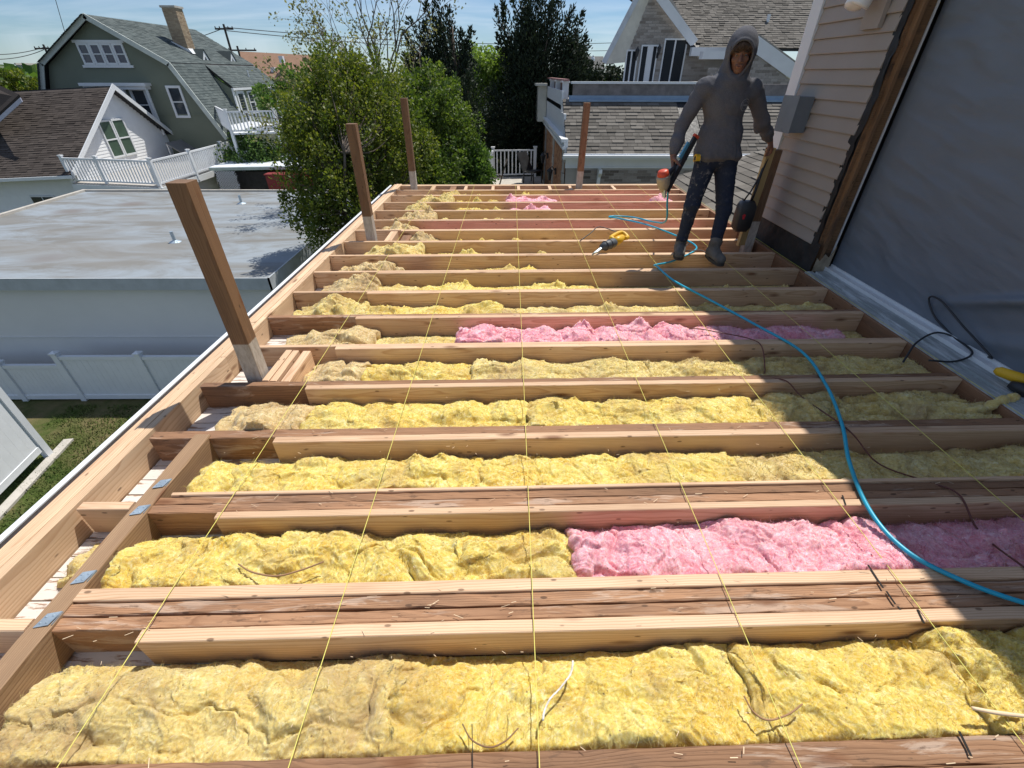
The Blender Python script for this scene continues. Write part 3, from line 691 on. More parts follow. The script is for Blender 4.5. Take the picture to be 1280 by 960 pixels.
siding_run(-3.0, .30, .10, 3.35)
g = MB(); g.box((WX + .001, -3.0, -.55), (WX + .11, .40, 3.6)); g.box((WX + .001, 3.765, -.25), (WX + .11, 4.86, 3.6)); g.box((WX + .001, .40, 2.45), (WX + .11, 3.765, 3.6))
g.box((2.66, -3.0, GZ), (2.75, 4.9, -.25)); g.obj('wall', MT['tar'], hs)
# the tar paper hangs ragged over the ledger below the siding and beside the opening
nx, nz = 60, 10
V = []; 
for i in range(nx):
    for k in range(nz):
        y = 3.70 + 1.16 * i / (nx - 1); z = .235 - .25 * k / (nz - 1)
        V.append((WX - .006 - .012 * abs(fbm(y * 9, z * 9, 1, 3)) - .02 * k / nz, y, z + (.02 * float(vnoise(y * 22, 1.)) if k == nz - 1 else 0)))
I = np.arange(nx * nz).reshape(nx, nz)
link('tar_paper', npmesh('tar_paper', np.array(V), np.stack([I[:-1, :-1], I[1:, :-1], I[1:, 1:], I[:-1, 1:]], -1).reshape(-1, 4)), MT['tar'], hs, True)
nx, nz = 12, 90; V = []
for i in range(nx):
    for k in range(nz):
        z = .1 + 3.3 * k / (nz - 1); e = .018 * float(vnoise(z * 14, 5.)) + .02 * float(vnoise(z * 3, 2.))
        y = 3.752 + e + (.075) * i / (nx - 1)
        V.append((WX - .007 - .010 * abs(float(vnoise(y * 20, z * 12))), y, z))
I = np.arange(nx * nz).reshape(nx, nz)
link('tar_paper', npmesh('tar_paper', np.array(V), np.stack([I[:-1, :-1], I[1:, :-1], I[1:, 1:], I[:-1, 1:]], -1).reshape(-1, 4)), MT['tar'], hs, True)
# corner board
g = MB(); g.box((WX - .034, 4.79, .30), (WX + .02, 4.93, 3.35)); g.box((WX - .030, 4.931, .30), (WX + .12, 4.955, 3.35)); g.obj('corner_board', MT['trim'], hs)
# opening: studs, white tape line, sheet, sill
g = MB(); g.box((WX + .004, 3.752, -.02), (2.800, 3.79, 2.46)); g.obj('jamb', MT['stud'], hs)
o = board('stud', (WX + .03, 3.735, .02), (WX + .03, 3.735, 2.46), .05, .030, MT['stud'], parent=hs, seg=10)
board('stud', (WX - .02, .42, .02), (WX - .02, .42, 2.50), .085, .038, MT['stud'], parent=hs, seg=4)
board('lintel', (WX + .02, .38, 2.5), (WX + .02, 3.76, 2.5), .04, .14, MT['stud'], parent=hs, seg=4)
g = MB(); g.box((2.803, 3.742, .0), (2.815, 3.752, 2.44)); g.obj('edge_trim', MT['trim'], hs)
MT['torn'] = plain('torn_board', (.34, .28, .20), .9, var=.35, scale=14, bump=.004)
g = MB(); g.slab([(2.67, 3.715, .0), (2.80, 3.715, .0), (2.80, 3.715, .22), (2.77, 3.715, .12), (2.73, 3.715, .15), (2.70, 3.715, .09), (2.67, 3.715, .12)], .006, (0, -1, 0)); g.obj('torn_board', MT['torn'], hs)
Mw = Mat('weathered_sill', .7, .3)
vv = Mw.vec((8, 1.2, 8)); Mw.col(Mw.mix(Mw.ramp(Mw.noise(vv, 3, 7, .7), (.45, 0.), (.6, 1.)), (.30, .33, .33), (.52, .55, .56))); Mw.bump(Mw.noise(vv, 9, 5), .003); MT['sillgrey'] = Mw.m
g = MB(); g.box((2.600, -.9, -.20), (2.665, 3.70, .004)); g.obj('sill', MT['sillgrey'], hs)
g = MB(); g.box((2.669, -.9, -.20), (2.765, 3.66, .018)); g.obj('sill', MT['sillgrey'], hs)
g = MB(); g.box((2.769, .42, -.20), (2.845, 3.74, .034)); g.box((2.835, .42, .034), (2.845, 3.74, .055)); g.box((2.769, .42, .034), (2.775, 3.74, .042)); g.obj('door_track', MT['trim'], hs)
g = MB(); g.box((4.6, -3.0, -.3), (4.65, 5.0, 3.6)); g.box((2.9, -3.0, -.3), (4.6, 5.0, -.22)); g.box((2.78, 4.80, -.3), (4.6, 4.85, 3.6)); g.box((2.78, -3.0, 3.4), (4.6, 5.0, 3.5)); g.box((2.78, -3.0, -.3), (4.6, -2.95, 3.6))
g.obj('interior', plain('dark_room', (.20, .19, .18), .9), hs)
# roof of the house, just above the picture
g = MB(); g.slab([(2.60, -3.2, 3.40), (2.60, 5.0, 3.40), (7.2, 5.0, 5.3), (7.2, -3.2, 5.3)], .16, (0, 0, 1)); g.obj('roof', MT['tar'], hs)
g = MB(); g.box((2.575, -3.2, 3.36), (2.598, 5.0, 3.55)); g.obj('fascia', MT['trim'], hs)
# plastic sheet
Mp = Mat('plastic_sheet', .28, .5)
Mp.col(Mp.ramp(Mp.noise(Mp.vec((1, 1, 1)), 2.2, 5, .6), (.3, (.155, .182, .222)), (.7, (.168, .197, .238))))
Mp.b.inputs['Roughness'].default_value = .52
Mp.l(Mp.ramp(Mp.noise(Mp.vec(), 1.5, 4), (.35, .93), (.65, .95)), Mp.b.inputs['Alpha'])
Mp.bump(Mp.noise(Mp.vec((1, 1, 3.2)), 7, 5, .55, 1.5), .010, .25)
nx, nz = 240, 200
Y, Z = np.meshgrid(np.linspace(.40, 3.75, nx), np.linspace(.03, 2.48, nz))
dep = .004 * fbm(Y * 1.3, Z * 1.1, 2, 2) + .004 * (1 - np.abs(fbm(Y * 1.6 + Z * .8, Z * 9 - Y * 2.2, 4, 4)) * 3) + .004 * np.sin((Z * 26 + 5 * fbm(Y * 2, Z * 2, 5, 2)) * 1.0) * np.clip(fbm(Y * 1.6, Z * 1.7, 8, 2) * 2 + .2, 0, 1)
fold = np.exp(-(((Z - .05) - (2.9 - Y) * .55 * (1 - (2.9 - Y) * .12)) / .035) ** 2) * np.clip((2.75 - Y) * 2, 0, 1)
dep += .055 * fold + .03 * np.exp(-(((Z - .0) - (2.6 - Y) * .35) / .05) ** 2) * np.clip((2.6 - Y) * 2, 0, 1)
edge = np.clip((3.75 - Y) / .08, 0, 1)
V = np.stack([2.850 - dep * edge - .02 * np.clip(Z * 2, 0, 1) * edge, Y, Z], -1).reshape(-1, 3); I = np.arange(nx * nz).reshape(nz, nx)
o = link('plastic_sheet', npmesh('plastic_sheet', V, np.stack([I[:-1, :-1], I[1:, :-1], I[1:, 1:], I[:-1, 1:]], -1).reshape(-1, 4)), Mp.m, None, True)
tag(o, 'large bluish translucent plastic sheet stretched over the opening in the house wall', 'plastic sheet')
# grey box on the siding with a shadowed side
MT['boxgrey'] = plain('grey_paint', (.17, .195, .22), .5, .4, .1)
bx = thing('utility_box', 'grey metal utility box fixed to the beige siding', 'box', (WX - .02, 4.60, 1.12))
g = MB(); g.box((-.13, -.125, -.135), (0, .125, .135)); g.obj('box_body', MT['boxgrey'], bx)
g = MB(); g.box((-.137, -.130, -.14), (-.1302, .130, .14)); g.lathe([(.008, 0), (.008, .01)], (-.14, 0, -.12), 8, Matrix.Rotation(math.pi/2, 4, 'Y')); g.obj('cover', MT['boxgrey'], bx)
# twin flood lamp at the top
fl = thing('flood_lamp', 'white twin flood lamp hanging head down on its beige mounting plate', 'lamp', (WX - .02, 4.06, 1.84))
g = MB(); g.box((-.03, -.10, -.16), (0, .10, .20)); g.obj('mounting_plate', MT['siding'], fl)
for dy in (.10, -.03):
    M_ = Matrix.Rotation(math.radians(200), 4, 'Y') @ Matrix.Rotation(math.radians(12 if dy > 0 else -14), 4, 'X')
    g = MB(); g.lathe([(.018, -.03), (.03, 0), (.045, .03), (.055, .08), (.062, .13), (.058, .142), (.02, .146)], (-.10, dy, .10), 20, M_); g.tube([(-.02, .03, .13), (-.06, .05, .14), (-.10, dy, .12)], .012, 8)
    g.obj('lamp_head', MT['white'], fl, True)
# near right: yellow tool at the picture edge, resting on the sill
MT['toolyellow'] = plain('yellow_plastic', (.72, .42, .02), .4, .4, var=.12)
MT['toolgrey'] = plain('dark_grey_plastic', (.07, .08, .09), .5, .4, var=.2)
yt = thing('yellow_tool', 'yellow and black power tool lying on the sill at the right edge', 'power tool', (0, 0, 0))
g = MB(); a, b = at(1243, 462, Z=.08), at(1300, 482, Z=.07); g.tube([a, a.lerp(b, .1), a.lerp(b, .5), b], [.012, .026, .030, .03], 12); g.obj('tool_body', MT['toolyellow'], yt, True)
g = MB(); a, b = at(1262, 480, Z=.05), at(1310, 500, Z=.05); g.tube([a, a.lerp(b, .3), b], [.02, .034, .036], 12); g.obj('tool_head', MT['black'], yt, True)
# ragged roll of insulation sticking out beside it
g = MB(); a, b = at(1208, 518, Z=-.06), at(1272, 494, Z=.03); pts = [a.lerp(b, t/14) + Vector((0, 0, .012*math.sin(t*.9))) for t in range(15)]
g.tube(pts, [.022 + .006 * math.sin(t * 2.1) for t in range(15)], 14)
tag(g.obj('insulation_scrap', MT['mixw'], smooth=True), 'narrow roll of yellow insulation poking up over the ledger at the right', 'insulation')

# ================================================================== LEANING POST, TOOL BAG
lp = board('rail_post', (0, 0, 0), (1, 0, 0), .085, .085, MT['post'], parent=None, seg=8)
for v in lp.data.vertices: v.co.x = v.co.x * 1.035 - .19; v.co.z += .04
M_ = Matrix.Identity(4); up = Vector((-.0, .0, 1)).normalized(); yv = Vector((0, 1, 0)); zv = up.cross(yv).normalized()
for i in range(3): M_[i][0] = up[i]; M_[i][1] = yv[i]; M_[i][2] = zv[i]
M_[0][3], M_[1][3], M_[2][3] = 2.475, 4.54, 0
lp.matrix_world = M_; tag(lp, 'timber post by the house corner that the worker rests his hand on', 'post', 'square timber posts standing in the deck frame')
MT['board'] = wood('yellow_board', (.62, .46, .22), (.48, .32, .14), stain=(.3, .2, .1), stain_amt=.3).m
o = board('leaning_board', (2.385, 4.515, -.02), (2.392, 4.50, .865), .10, .032, MT['board'], parent=None, seg=4)
tag(o, 'narrow pale yellow board standing against the post by the house corner', 'board')
bag = thing('tool_bag', 'black padded tool pouch with a small red mark hanging by its strap from the board', 'bag', (2.30, 4.43, .29))
prof = [(-.055, .135), (.05, .14), (.078, .10), (.082, 0), (.075, -.11), (.045, -.15), (-.045, -.15), (-.078, -.12), (-.080, 0), (-.075, .10)]
g = MB(); n_ = len(prof); vs = []; 
for (yo, sc) in ((-.062, .82), (-.050, .95), (-.02, 1), (.02, 1), (.050, .95), (.062, .82)): vs += [(x * sc, yo, z * sc) for x, z in prof]
fs = [(k*n_ + i, k*n_ + (i+1) % n_, (k+1)*n_ + (i+1) % n_, (k+1)*n_ + i) for k in range(5) for i in range(n_)] + [tuple(range(n_))[::-1], tuple(range(5*n_, 6*n_))]
g.add(vs, [f[::-1] for f in fs]); g.obj('pouch', MT['black'], bag, True)
g = MB(); g.tube([(.03, 0, .13), (.04, .0, .22), (.055, .02, .36), (.10, .06, .55)], .013, 8); g.tube([(-.05, 0, .12), (-.0, .0, .22), (.055, .02, .36)], .008, 8); g.obj('strap', MT['black'], bag, True)
MT['red'] = plain('red_mark', (.55, .03, .04), .5)
g = MB(); g.slab([(-.045, -.0635, .015), (-.030, -.0635, .03), (-.015, -.0635, .018), (-.02, -.0635, -.02), (-.037, -.0635, -.02)], .002, (0, -1, 0)); g.obj('red_mark', MT['red'], bag)
# ================================================================== SHINGLES AND BRICKS
def shingle_mat(name, a, b, c, sc=3.0):
    M = Mat(name, .9, .15); rn = M.oi.outputs['Random']
    n = M.noise(M.vec((1, 1, 1), rand=True), sc, 3, .6)
    base = M.ramp(M.math('FRACT', M.math('ADD', M.math('MULTIPLY', rn, 13.3), M.math('MULTIPLY', n, .5))), (0, a), (.4, b), (.8, c), (1, a))
    gr = M.noise(M.vec(), 240, 2, .5)
    M.col(M.mix(1., base, M.ramp(gr, (.3, .75), (.7, 1.2)), 'MULTIPLY')); M.bump(gr, .002); return M.m
def shingle_stuff_mat(name, a, b, c, w, h):
    """tab to tab colour change for a joined roof: cells from the face-wise attribute 'tab'"""
    M = Mat(name, .9, .15); t = M.attr('tab')
    base = M.ramp(t, (0, a), (.35, b), (.7, c), (1, b))
    n = M.noise(M.vec(), 1.2, 4, .6); gr = M.noise(M.vec(), 60, 3, .6)
    M.col(M.mix(1., M.mix(1., base, M.ramp(gr, (.3, .8), (.7, 1.15)), 'MULTIPLY'), M.ramp(n, (.3, .88), (.7, 1.1)), 'MULTIPLY')); return M.m
GREYS = ((.105, .096, .083), (.15, .137, .12), (.19, .175, .153))
MT['shg'] = shingle_mat('grey_shingle', *GREYS)
def roof_field(name, o, u, v, nu, nv, w, h, parent, mat, thick=.012, seed=1, clip=None, stuff=True, pitch_jit=.3, key='tab', a0=0.):
    """courses of tabs: o lower corner, u along the eave, v up the slope (unit vectors)"""
    o, u, v = Vector(o), Vector(u).normalized(), Vector(v).normalized(); nrm = u.cross(v).normalized(); R = random.Random(seed)
    VS = []; FS = []; T = []
    for j in range(nv):
        x = -R.random() * w
        while x < nu * w:
            ww = w * R.uniform(.6, 1.4); xa, xb = max(0, x), min(nu * w, x + ww - .006); x += ww
            if xb - xa < .02: continue
            if clip and not clip((xa + xb) / 2, j * h + h / 2): continue
            tt = thick * R.choice((.7, 1., 1.9)); P0 = o + v * (j * h); b = len(VS)
            lo = P0 + nrm * (tt + .004); hi = P0 + v * (h * 1.12) + nrm * .002
            c = [P0 + u * xa, P0 + u * xb, lo + u * xa, lo + u * xb, hi + u * xa, hi + u * xb]
            if stuff:
                VS += [tuple(q) for q in c]; FS += [(b, b+1, b+3, b+2), (b+2, b+3, b+5, b+4), (b, b+2, b+4), (b+1, b+5, b+3)]; T += [R.random()] * 6
            else:
                g = MB(); ctr = (c[2] + c[5]) / 2
                g.add([q - ctr for q in c], [(0, 1, 3, 2), (2, 3, 5, 4), (0, 2, 4), (1, 5, 3)]); g.obj('shingle', mat, parent, loc=ctr)
    if stuff:
        me = bpy.data.meshes.new(name); me.from_pydata(VS, [], FS); me.update(); fattr(me, 'tab', T)
        return link(name, me, mat, parent, kind='stuff')
def brick_field(name, o, u, nu_len, nz_len, parent, mat, bw=.21, bh=.068, nrm=(0, -1, 0), seed=2, holes=(), mask=None):
    """a skin of bricks with recessed joints: u along the wall, z up"""
    o, u, nn = Vector(o), Vector(u).normalized(), Vector(nrm); R = random.Random(seed); VS = []; FS = []; T = []; z = 0; row = 0
    while z + bh <= nz_len + 1e-6:
        x = -(row % 2) * bw / 2
        while x < nu_len:
            xa, xb = max(0, x), min(nu_len, x + bw - .011); x += bw
            if xb - xa < .02: continue
            mx_, mz_ = (xa + xb) / 2, z + bh / 2
            if any(h[0] < mx_ < h[1] and h[2] < mz_ < h[3] for h in holes): continue
            if mask and not mask(mx_, mz_): continue
            d = .010 + R.uniform(-.003, .004); b = len(VS)
            P = [o + u * xx + Vector((0, 0, zz)) for zz in (z, z + bh - .011) for xx in (xa, xb)]
            VS += [tuple(q) for q in P] + [tuple(q + nn * d) for q in P]
            FS += [(b+4, b+5, b+7, b+6), (b, b+1, b+5, b+4), (b+2, b+6, b+7, b+3), (b, b+4, b+6, b+2), (b+1, b+3, b+7, b+5)]; T += [R.random()] * 8
        z += bh; row += 1
    me = bpy.data.meshes.new(name); me.from_pydata(VS, [], FS); me.update(); fattr(me, 'tab', T)
    return link(name, me, mat, parent, kind='stuff')
MT['brickgrey'] = shingle_stuff_mat('grey_brick', (.21, .185, .16), (.31, .28, .25), (.40, .365, .33), .2, .1)
MT['brickdark'] = shingle_stuff_mat('brown_grey_brick', (.125, .105, .09), (.23, .20, .175), (.33, .30, .27), .2, .1)
MT['brickred'] = shingle_stuff_mat('orange_brick', (.36, .17, .09), (.46, .26, .15), (.30, .15, .09), .2, .1)
MT['mortar'] = plain('mortar', (.36, .34, .31), .95, var=.1)
MT['roofgrey'] = shingle_stuff_mat('grey_roof', *GREYS, .3, .14)

# ---------------------------------------------------------------- low wing with the shingle roof
bh = thing('brick_house', 'grey brick house behind the deck with shingle roofs, white rakes and low wing', 'house')
WY = 14.0; wx0, wx1 = 1.68, 9.0; EZ = -.42
v_ = Vector((0, 1.82, 1.12)).normalized()
o_ = Vector((wx0, WY - .28, EZ))
roof_field('shingle', o_, (1, 0, 0), v_, 13, 16, .26, .142, bh, MT['shg'], seed=4, stuff=False, clip=lambda x, y: y < 2.25)
roof_field('shingles', o_ + Vector((3.9, 0, 0)), (1, 0, 0), v_, 11, 15, .30, .142, bh, MT['roofgrey'], seed=5)
top = o_ + v_ * 2.28
g = MB(); g.slab([o_ + Vector((0, 0, -.01)), o_ + Vector((7.2, 0, -.01)), top + Vector((7.2, 0, -.01)), top + Vector((0, 0, -.01))], -.05, (0, 0, 1)); g.obj('roof_deck', MT['tar'], bh)
# fascia, soffit, gutter
g = MB(); g.box((wx0 - .10, WY - .33, EZ - .14), (wx1, WY - .29, EZ + .01)); g.box((wx0 - .10, WY - .289, EZ - .14), (wx1, WY - .01, EZ - .11))
g.obj('fascia', MT['trim'], bh)
g = MB(); g.slab([(wx0 - .12, WY - .44, EZ - .08), (wx0 - .12, WY - .335, EZ - .10), (wx0 - .12, WY - .335, EZ - .02), (wx0 - .12, WY - .46, EZ - .02)], wx1 - wx0 + .1, (1, 0, 0)); g.obj('gutter', MT['white'], bh)
g = MB(); g.box((wx0, WY - .03, EZ - .36), (wx1, WY - .002, EZ - .142)); g.box((wx0, WY - .05, EZ - .40), (wx1, WY - .002, EZ - .36)); g.obj('frieze', MT['trim'], bh)
g = MB(); g.box((wx0, WY, GZ), (wx1, WY + 6, EZ - .12)); g.obj('wall', MT['mortar'], bh)
brick_field('bricks', (wx0 + .5, WY - .001, EZ - 2.4), (1, 0, 0), 5.6, 2.02, bh, MT['brickdark'], bw=.27, bh=.078)
# corner bracket
for x in (2.05, 2.62):
    g = MB(); g.slab([(x, WY - .30, EZ - .40), (x, WY - .03, EZ - .40), (x, WY - .03, EZ - .85), (x, WY - .10, EZ - .85), (x, WY - .16, EZ - .62), (x, WY - .30, EZ - .50)], .09, (1, 0, 0)); g.obj('bracket', MT['trim'], bh)
# left side wall facing the trees
g = MB(); g.box((wx0, WY, GZ), (wx0 + .02, 27, -.35)); g.obj('wall', MT['mortar'], bh)
brick_field('bricks', (wx0 - .001, 27, -3.2), (0, -1, 0), 13.0, 2.85, bh, MT['brickred'], bw=.22, bh=.075, nrm=(-1, 0, 0), seed=9)
for y0 in (14.05, 17.3, 21.0, 25.2):
    for k in range(10):
        g = MB()
        e = .16 if k % 2 else .0
        g.box((wx0 - .045, y0 - e * .5, -3.2 + k * .28), (wx0 - .013, y0 + .36 + e, -3.2 + k * .28 + .26)); g.obj('quoin_stone', MT['mortar'], bh)
for y0 in (16.2, 19.6):
    la = thing('wall_lantern', 'dark carriage lantern on the orange brick side wall, %s' % ('nearer the deck' if y0 < 17 else 'farther from the deck'), 'lantern', (wx0 - .06, y0, -1.35), 0, 'carriage lanterns on the brick side wall')
    g = MB(); g.tube([(0, 0, .1), (-.10, 0, .22), (-.18, 0, .18)], .015, 8); g.box((-.02, -.05, -.02), (.03, .05, .18)); g.obj('bracket', MT['black'], la)
    g = MB(); g.lathe([(.02, .18), (.10, .10), (.11, .08), (.09, .07), (.06, -.16), (.03, -.2), (.0, -.22)], (-.18, 0, 0), 6); g.obj('lantern_body', MT['black'], la)
# white entablature and stepped cladding above the side wall
g = MB()
for k, (dx_, z0, z1) in enumerate(((.05, -.42, -.34), (.12, -.34, -.26), (.08, -.26, -.16), (.16, -.16, -.08))):
    g.box((wx0 - dx_, WY - .1, z0 + .0005 * k), (wx0 + .03, 27.2, z1))
g.obj('entablature', MT['trim'], bh)
y = 14.9
while y < 26:
    g = MB(); g.box((wx0 - .02, y, -.08), (wx0 + .05, y + .42, .98 if y > 15.6 else .45)); g.obj('cladding_panel', MT['white'], bh); y += .44
g = MB(); g.box((1.30, 21.5, -.25), (wx0 - .04, 24.5, 1.0)); g.box((1.18, 21.3, 1.0), (wx0 - .04, 24.7, 1.08)); g.obj('bay_projection', plain('cream_board', (.60, .58, .50), .6), bh)
# flat roof terrace: parapet, cap, flashing
TY = top.y; TZ = top.z
g = MB(); g.box((1.86, TY - .02, TZ - .02), (9.0, TY + .02, TZ + .10)); g.box((1.86, TY - .14, TZ - .05), (9.0, TY - .022, TZ + .0)); g.obj('flashing', plain('blue_grey_flashing', (.24, .33, .45), .4, .5, .2), bh)
g = MB(); g.box((1.98, TY + .021, TZ + .02), (9.0, TY + .20, 1.16)); g.obj('parapet', plain('dark_parapet', (.20, .18, .175), .9, var=.3, scale=5), bh)
g = MB(); g.box((1.92, TY - .02, 1.161), (6.0, TY + .26, 1.215)); g.obj('parapet_cap', MT['white'], bh)
g = MB(); g.box((1.66, TY + .2, .5), (9.0, TY + 7, .62)); g.obj('terrace', plain('terrace_felt', (.25, .25, .26), .9), bh)
for k in range(5):
    y0 = 16.2 + k * 2.3; x0 = 1.80
    g = MB(); g.box((x0 - .09, y0 - .09, .60), (x0 + .09, y0 + .09, 1.18)); g.box((x0 - .12, y0 - .12, 1.18), (x0 + .12, y0 + .12, 1.22)); g.obj('terrace_post', MT['white'], bh)
g = MB(); g.box((1.72, 16.0, 1.222), (1.88, 26.0, 1.27)); g.obj('terrace_rail', plain('rose_rail', (.35, .18, .17), .5), bh)
g = MB(); g.box((1.87, 16.2, .62), (1.90, 26.0, 1.15)); g.obj('terrace_screen', plain('brown_screen', (.22, .13, .11), .8), bh)

MT['darkpane'] = plain('dark_pane', (.012, .016, .022), .35, .25)
# ---------------------------------------------------------------- tall gable
GY = 19.18
def gp(x, y, Y=GY): return at(x, y, Y=Y)
ap, el, er = gp(822, -32), gp(779, 75), gp(872, 57)
zt = .2
def ztop(x):  # underside of the rakes over the wall
    return min(ap.z - (ap.x - x) * (ap.z - el.z) / (ap.x - el.x) if x < ap.x else 99, ap.z - (x - ap.x) * (ap.z - er.z) / (er.x - ap.x) if x > ap.x else 99)
wl, wr = gp(781, 100).x, gp(905, 100).x
g = MB(); g.slab([(wl, GY, -1), (9.6, GY, -1), (9.6, GY, 1.6), (er.x + .05, GY, er.z), (ap.x, GY, ap.z), (wl, GY, ztop(wl))], .25, (0, 1, 0)); g.obj('wall', MT['mortar'], bh)
wins = [(gp(783, 62), gp(792, 106), 2), (gp(802, 56), gp(815, 108), 2), (gp(831, 48), gp(850, 103), 2)]
holes = [(a.x - wl - .03, b.x - wl + .03, b.z - .6 - .0, a.z + .02) for a, b, _ in wins]
brick_field('bricks', (wl, GY - .001, .3), (1, 0, 0), 9.6 - wl, 5.0, bh, MT['brickgrey'], bw=.23, bh=.078, seed=12,
            holes=[(h[0], h[1], h[2] - .3, h[3] - .3) for h in holes], mask=lambda x, z: z + .3 < ztop(x + wl) - .12 and (x + wl < er.x + .1 or z + .3 < er.z - .1))
for i, (a, b, np_) in enumerate(wins):
    w = b.x - a.x; z0, z1 = b.z - .5, a.z
    g = MB(); f = .045
    g.box((a.x, GY - .05, z1 - f), (b.x, GY - .012, z1)); g.box((a.x, GY - .05, z0), (a.x + f, GY - .012, z1 - f)); g.box((b.x - f, GY - .05, z0), (b.x, GY - .012, z1 - f))
    c = a.x + w * (.48 if i != 1 else .55); cw = .025 if i != 1 else .10
    g.box((c - cw, GY - .045, z0), (c + cw, GY - .012, z1 - f)); wn = g.obj('window', MT['trim'], bh)
    for (xa, xb) in ((a.x + f, c - cw), (c + cw, b.x - f)):
        g = MB(); g.box((xa, GY - .02, z0), (xb, GY - .011, z1 - f)); o = g.obj('pane', MT['darkpane'], wn)
for i, (x, y) in enumerate(((795, 67), (822, 64))):
    c = gp(x, y); la = thing('wall_lantern', 'black lantern on the grey brick gable, %s' % ('between the first two windows' if i == 0 else 'left of the widest window'), 'lantern', (c.x, GY - .02, c.z), 0, 'lanterns on the grey brick gable')
    g = MB(); g.box((-.04, -.03, -.2), (.04, .0, -.04)); g.tube([(0, -.02, -.1), (0, -.10, -.16), (0, -.14, -.05)], .014, 8); g.obj('bracket', MT['black'], la)
    g = MB(); g.lathe([(.01, .20), (.03, .15), (.075, .09), (.085, .08), (.065, .07), (.045, -.07), (.02, -.10)], (0, -.14, 0), 6); g.obj('lantern_body', MT['black'], la)
# rakes: broad soffit and fascia standing a metre proud
cream = plain('cream_soffit', (.62, .60, .52), .6)
FY = 19.0
A, L0, R0 = gp(807, -17, FY), gp(757, 80, FY), gp(864, 59, FY)
A2, R2 = gp(817, -30, FY), gp(872, 50, FY)
g = MB(); g.slab([L0, gp(781, 78), gp(824, -34), A], .03, (0, 0, 1)); g.obj('soffit', cream, bh)
d_ = (A - L0).normalized(); n_ = Vector((-d_.z, 0, d_.x))
g = MB(); g.slab([L0, A, A + n_ * .16, L0 + n_ * .16], .04, (0, -1, 0)); g.obj('rake_board', plain('shadow_blue_paint', (.52, .56, .60), .5), bh)  # left rake board in one even blue grey
d_ = (R0 - A).normalized(); n_ = Vector((-d_.z, 0, d_.x)); n_ = n_ if n_.z > 0 else -n_
g = MB(); g.slab([A, R0, R0 + n_ * .27, A + n_ * .27], .04, (0, -1, 0)); g.obj('rake_board', MT['trim'], bh)
# main roof right of the gable
ea, eb = at(868, 55, Y=18.9), at(1085, 66, Y=18.9)
ez = (ea.z + eb.z) / 2
g = MB(); g.box((ea.x - .1, 18.75, ez - .22), (er.x + 2.3, 18.95, ez + .02)); g.obj('gutter', MT['trim'], bh)
g = MB(); g.box((er.x, 18.951, ez - .26), (er.x + 2.4, GY - .02, ez - .20)); g.obj('soffit', cream, bh)
vr = Vector((0, 1, .62)).normalized(); ro = Vector((A.x + .4, 18.8, ez))
# clip along the valley against the gable roof
sl_ = (A.z - R0.z) / (R0.x - A.x)
roof_field('shingles', ro, (1, 0, 0), vr, 54, 60, .20, .125, bh, MT['roofgrey'], seed=21, clip=lambda x, y: ez + y * vr.z > A.z + .35 - (x + .4) * sl_ - .1 + .0)
g = MB(); p0 = ro + Vector((0, 0, -.02)); 
g.slab([(R0.x + .1, 18.8, ez - .02), (ro.x + 10.8, 18.8, ez - .02), (ro.x + 10.8, 18.8 + vr.y * 7.4, ez + vr.z * 7.4 - .02), (A.x, 18.8 + vr.y * 7.4, ez + vr.z * 7.4 - .02), (A.x, 18.8 + (A.z - ez) / .62, A.z - .02)], -.06, (0, 0, 1)); g.obj('roof_deck', MT['tar'], bh)
c = at(957, 36, Y=20.1); g = MB(); g.tube([(c.x, 20.1, c.z - .25), (c.x, 20.1, c.z + .40)], .055, 12); g.box((c.x - .16, 19.95, c.z - .2), (c.x + .2, 20.3, c.z - .12)); g.obj('vent_pipe', MT['white'], bh)
# pent gable on the right with its thick white rake
PY = 17.5
P0, P1 = at(940, 58, Y=PY), at(1002, 103, Y=PY)
d_ = (P1 - P0).normalized(); n_ = Vector((-d_.z, 0, d_.x)); n_ = n_ if n_.z > 0 else -n_
g = MB(); g.slab([P0 - n_ * .1, P1 - n_ * .1, P1 + n_ * .28, P0 + n_ * .28], .05, (0, -1, 0)); g.box((P1.x - .42, PY - .05, P1.z - .42), (P1.x + .1, PY - .001, P1.z - .1)); g.obj('rake_board', MT['trim'], bh)
M0 = P0 + (P0 - P1) * 0.12
g = MB(); g.slab([(P0.x - 1.4, PY + .01, -2), (P1.x - .1, PY + .01, -2), (P1.x - .1, PY + .01, P1.z - .1), (P0.x, PY + .01, P0.z), (P0.x - 1.4, PY + .01, P0.z - 1.05)], .2, (0, 1, 0)); g.obj('wall', MT['mortar'], bh)
brick_field('bricks', (P0.x - 1.4, PY + .008, -1.6), (1, 0, 0), P1.x - P0.x + 1.3, 4.6, bh, MT['brickgrey'], bw=.23, bh=.078, seed=14,
            mask=lambda x, z: z - 1.6 < (P0.z - .15 + (P1.z - P0.z) / (P1.x - P0.x) * (x - 1.4) if x > 1.4 else P0.z - .15 - (1.4 - x) * .75))
g = MB(); g.slab([P0 + n_ * .285, P1 + n_ * .285 + d_ * .1, P1 + n_ * .285 + d_ * .1 + Vector((0, 3, 0)), P0 + n_ * .285 + Vector((0, 3, 0))], .05, n_); g.obj('roof_deck', plain('grey_pent_roof', (.22, .21, .19), .9), bh)
g = MB(); g.box((6.3, 17.6, -1), (6.5, 20, 1.2)); g.obj('wall', MT['mortar'], bh)
c0, c1 = at(878, 64, Y=17.6), at(906, 74, Y=17.6)
g = MB(); g.box((c0.x, 17.5, c1.z), (c1.x + .4, 17.8, c0.z)); g.obj('cornice', MT['trim'], bh)
brick_field('bricks', (c0.x + .3, 17.59, -1), (1, 0, 0), .9, 2.6, bh, MT['brickgrey'], seed=15)

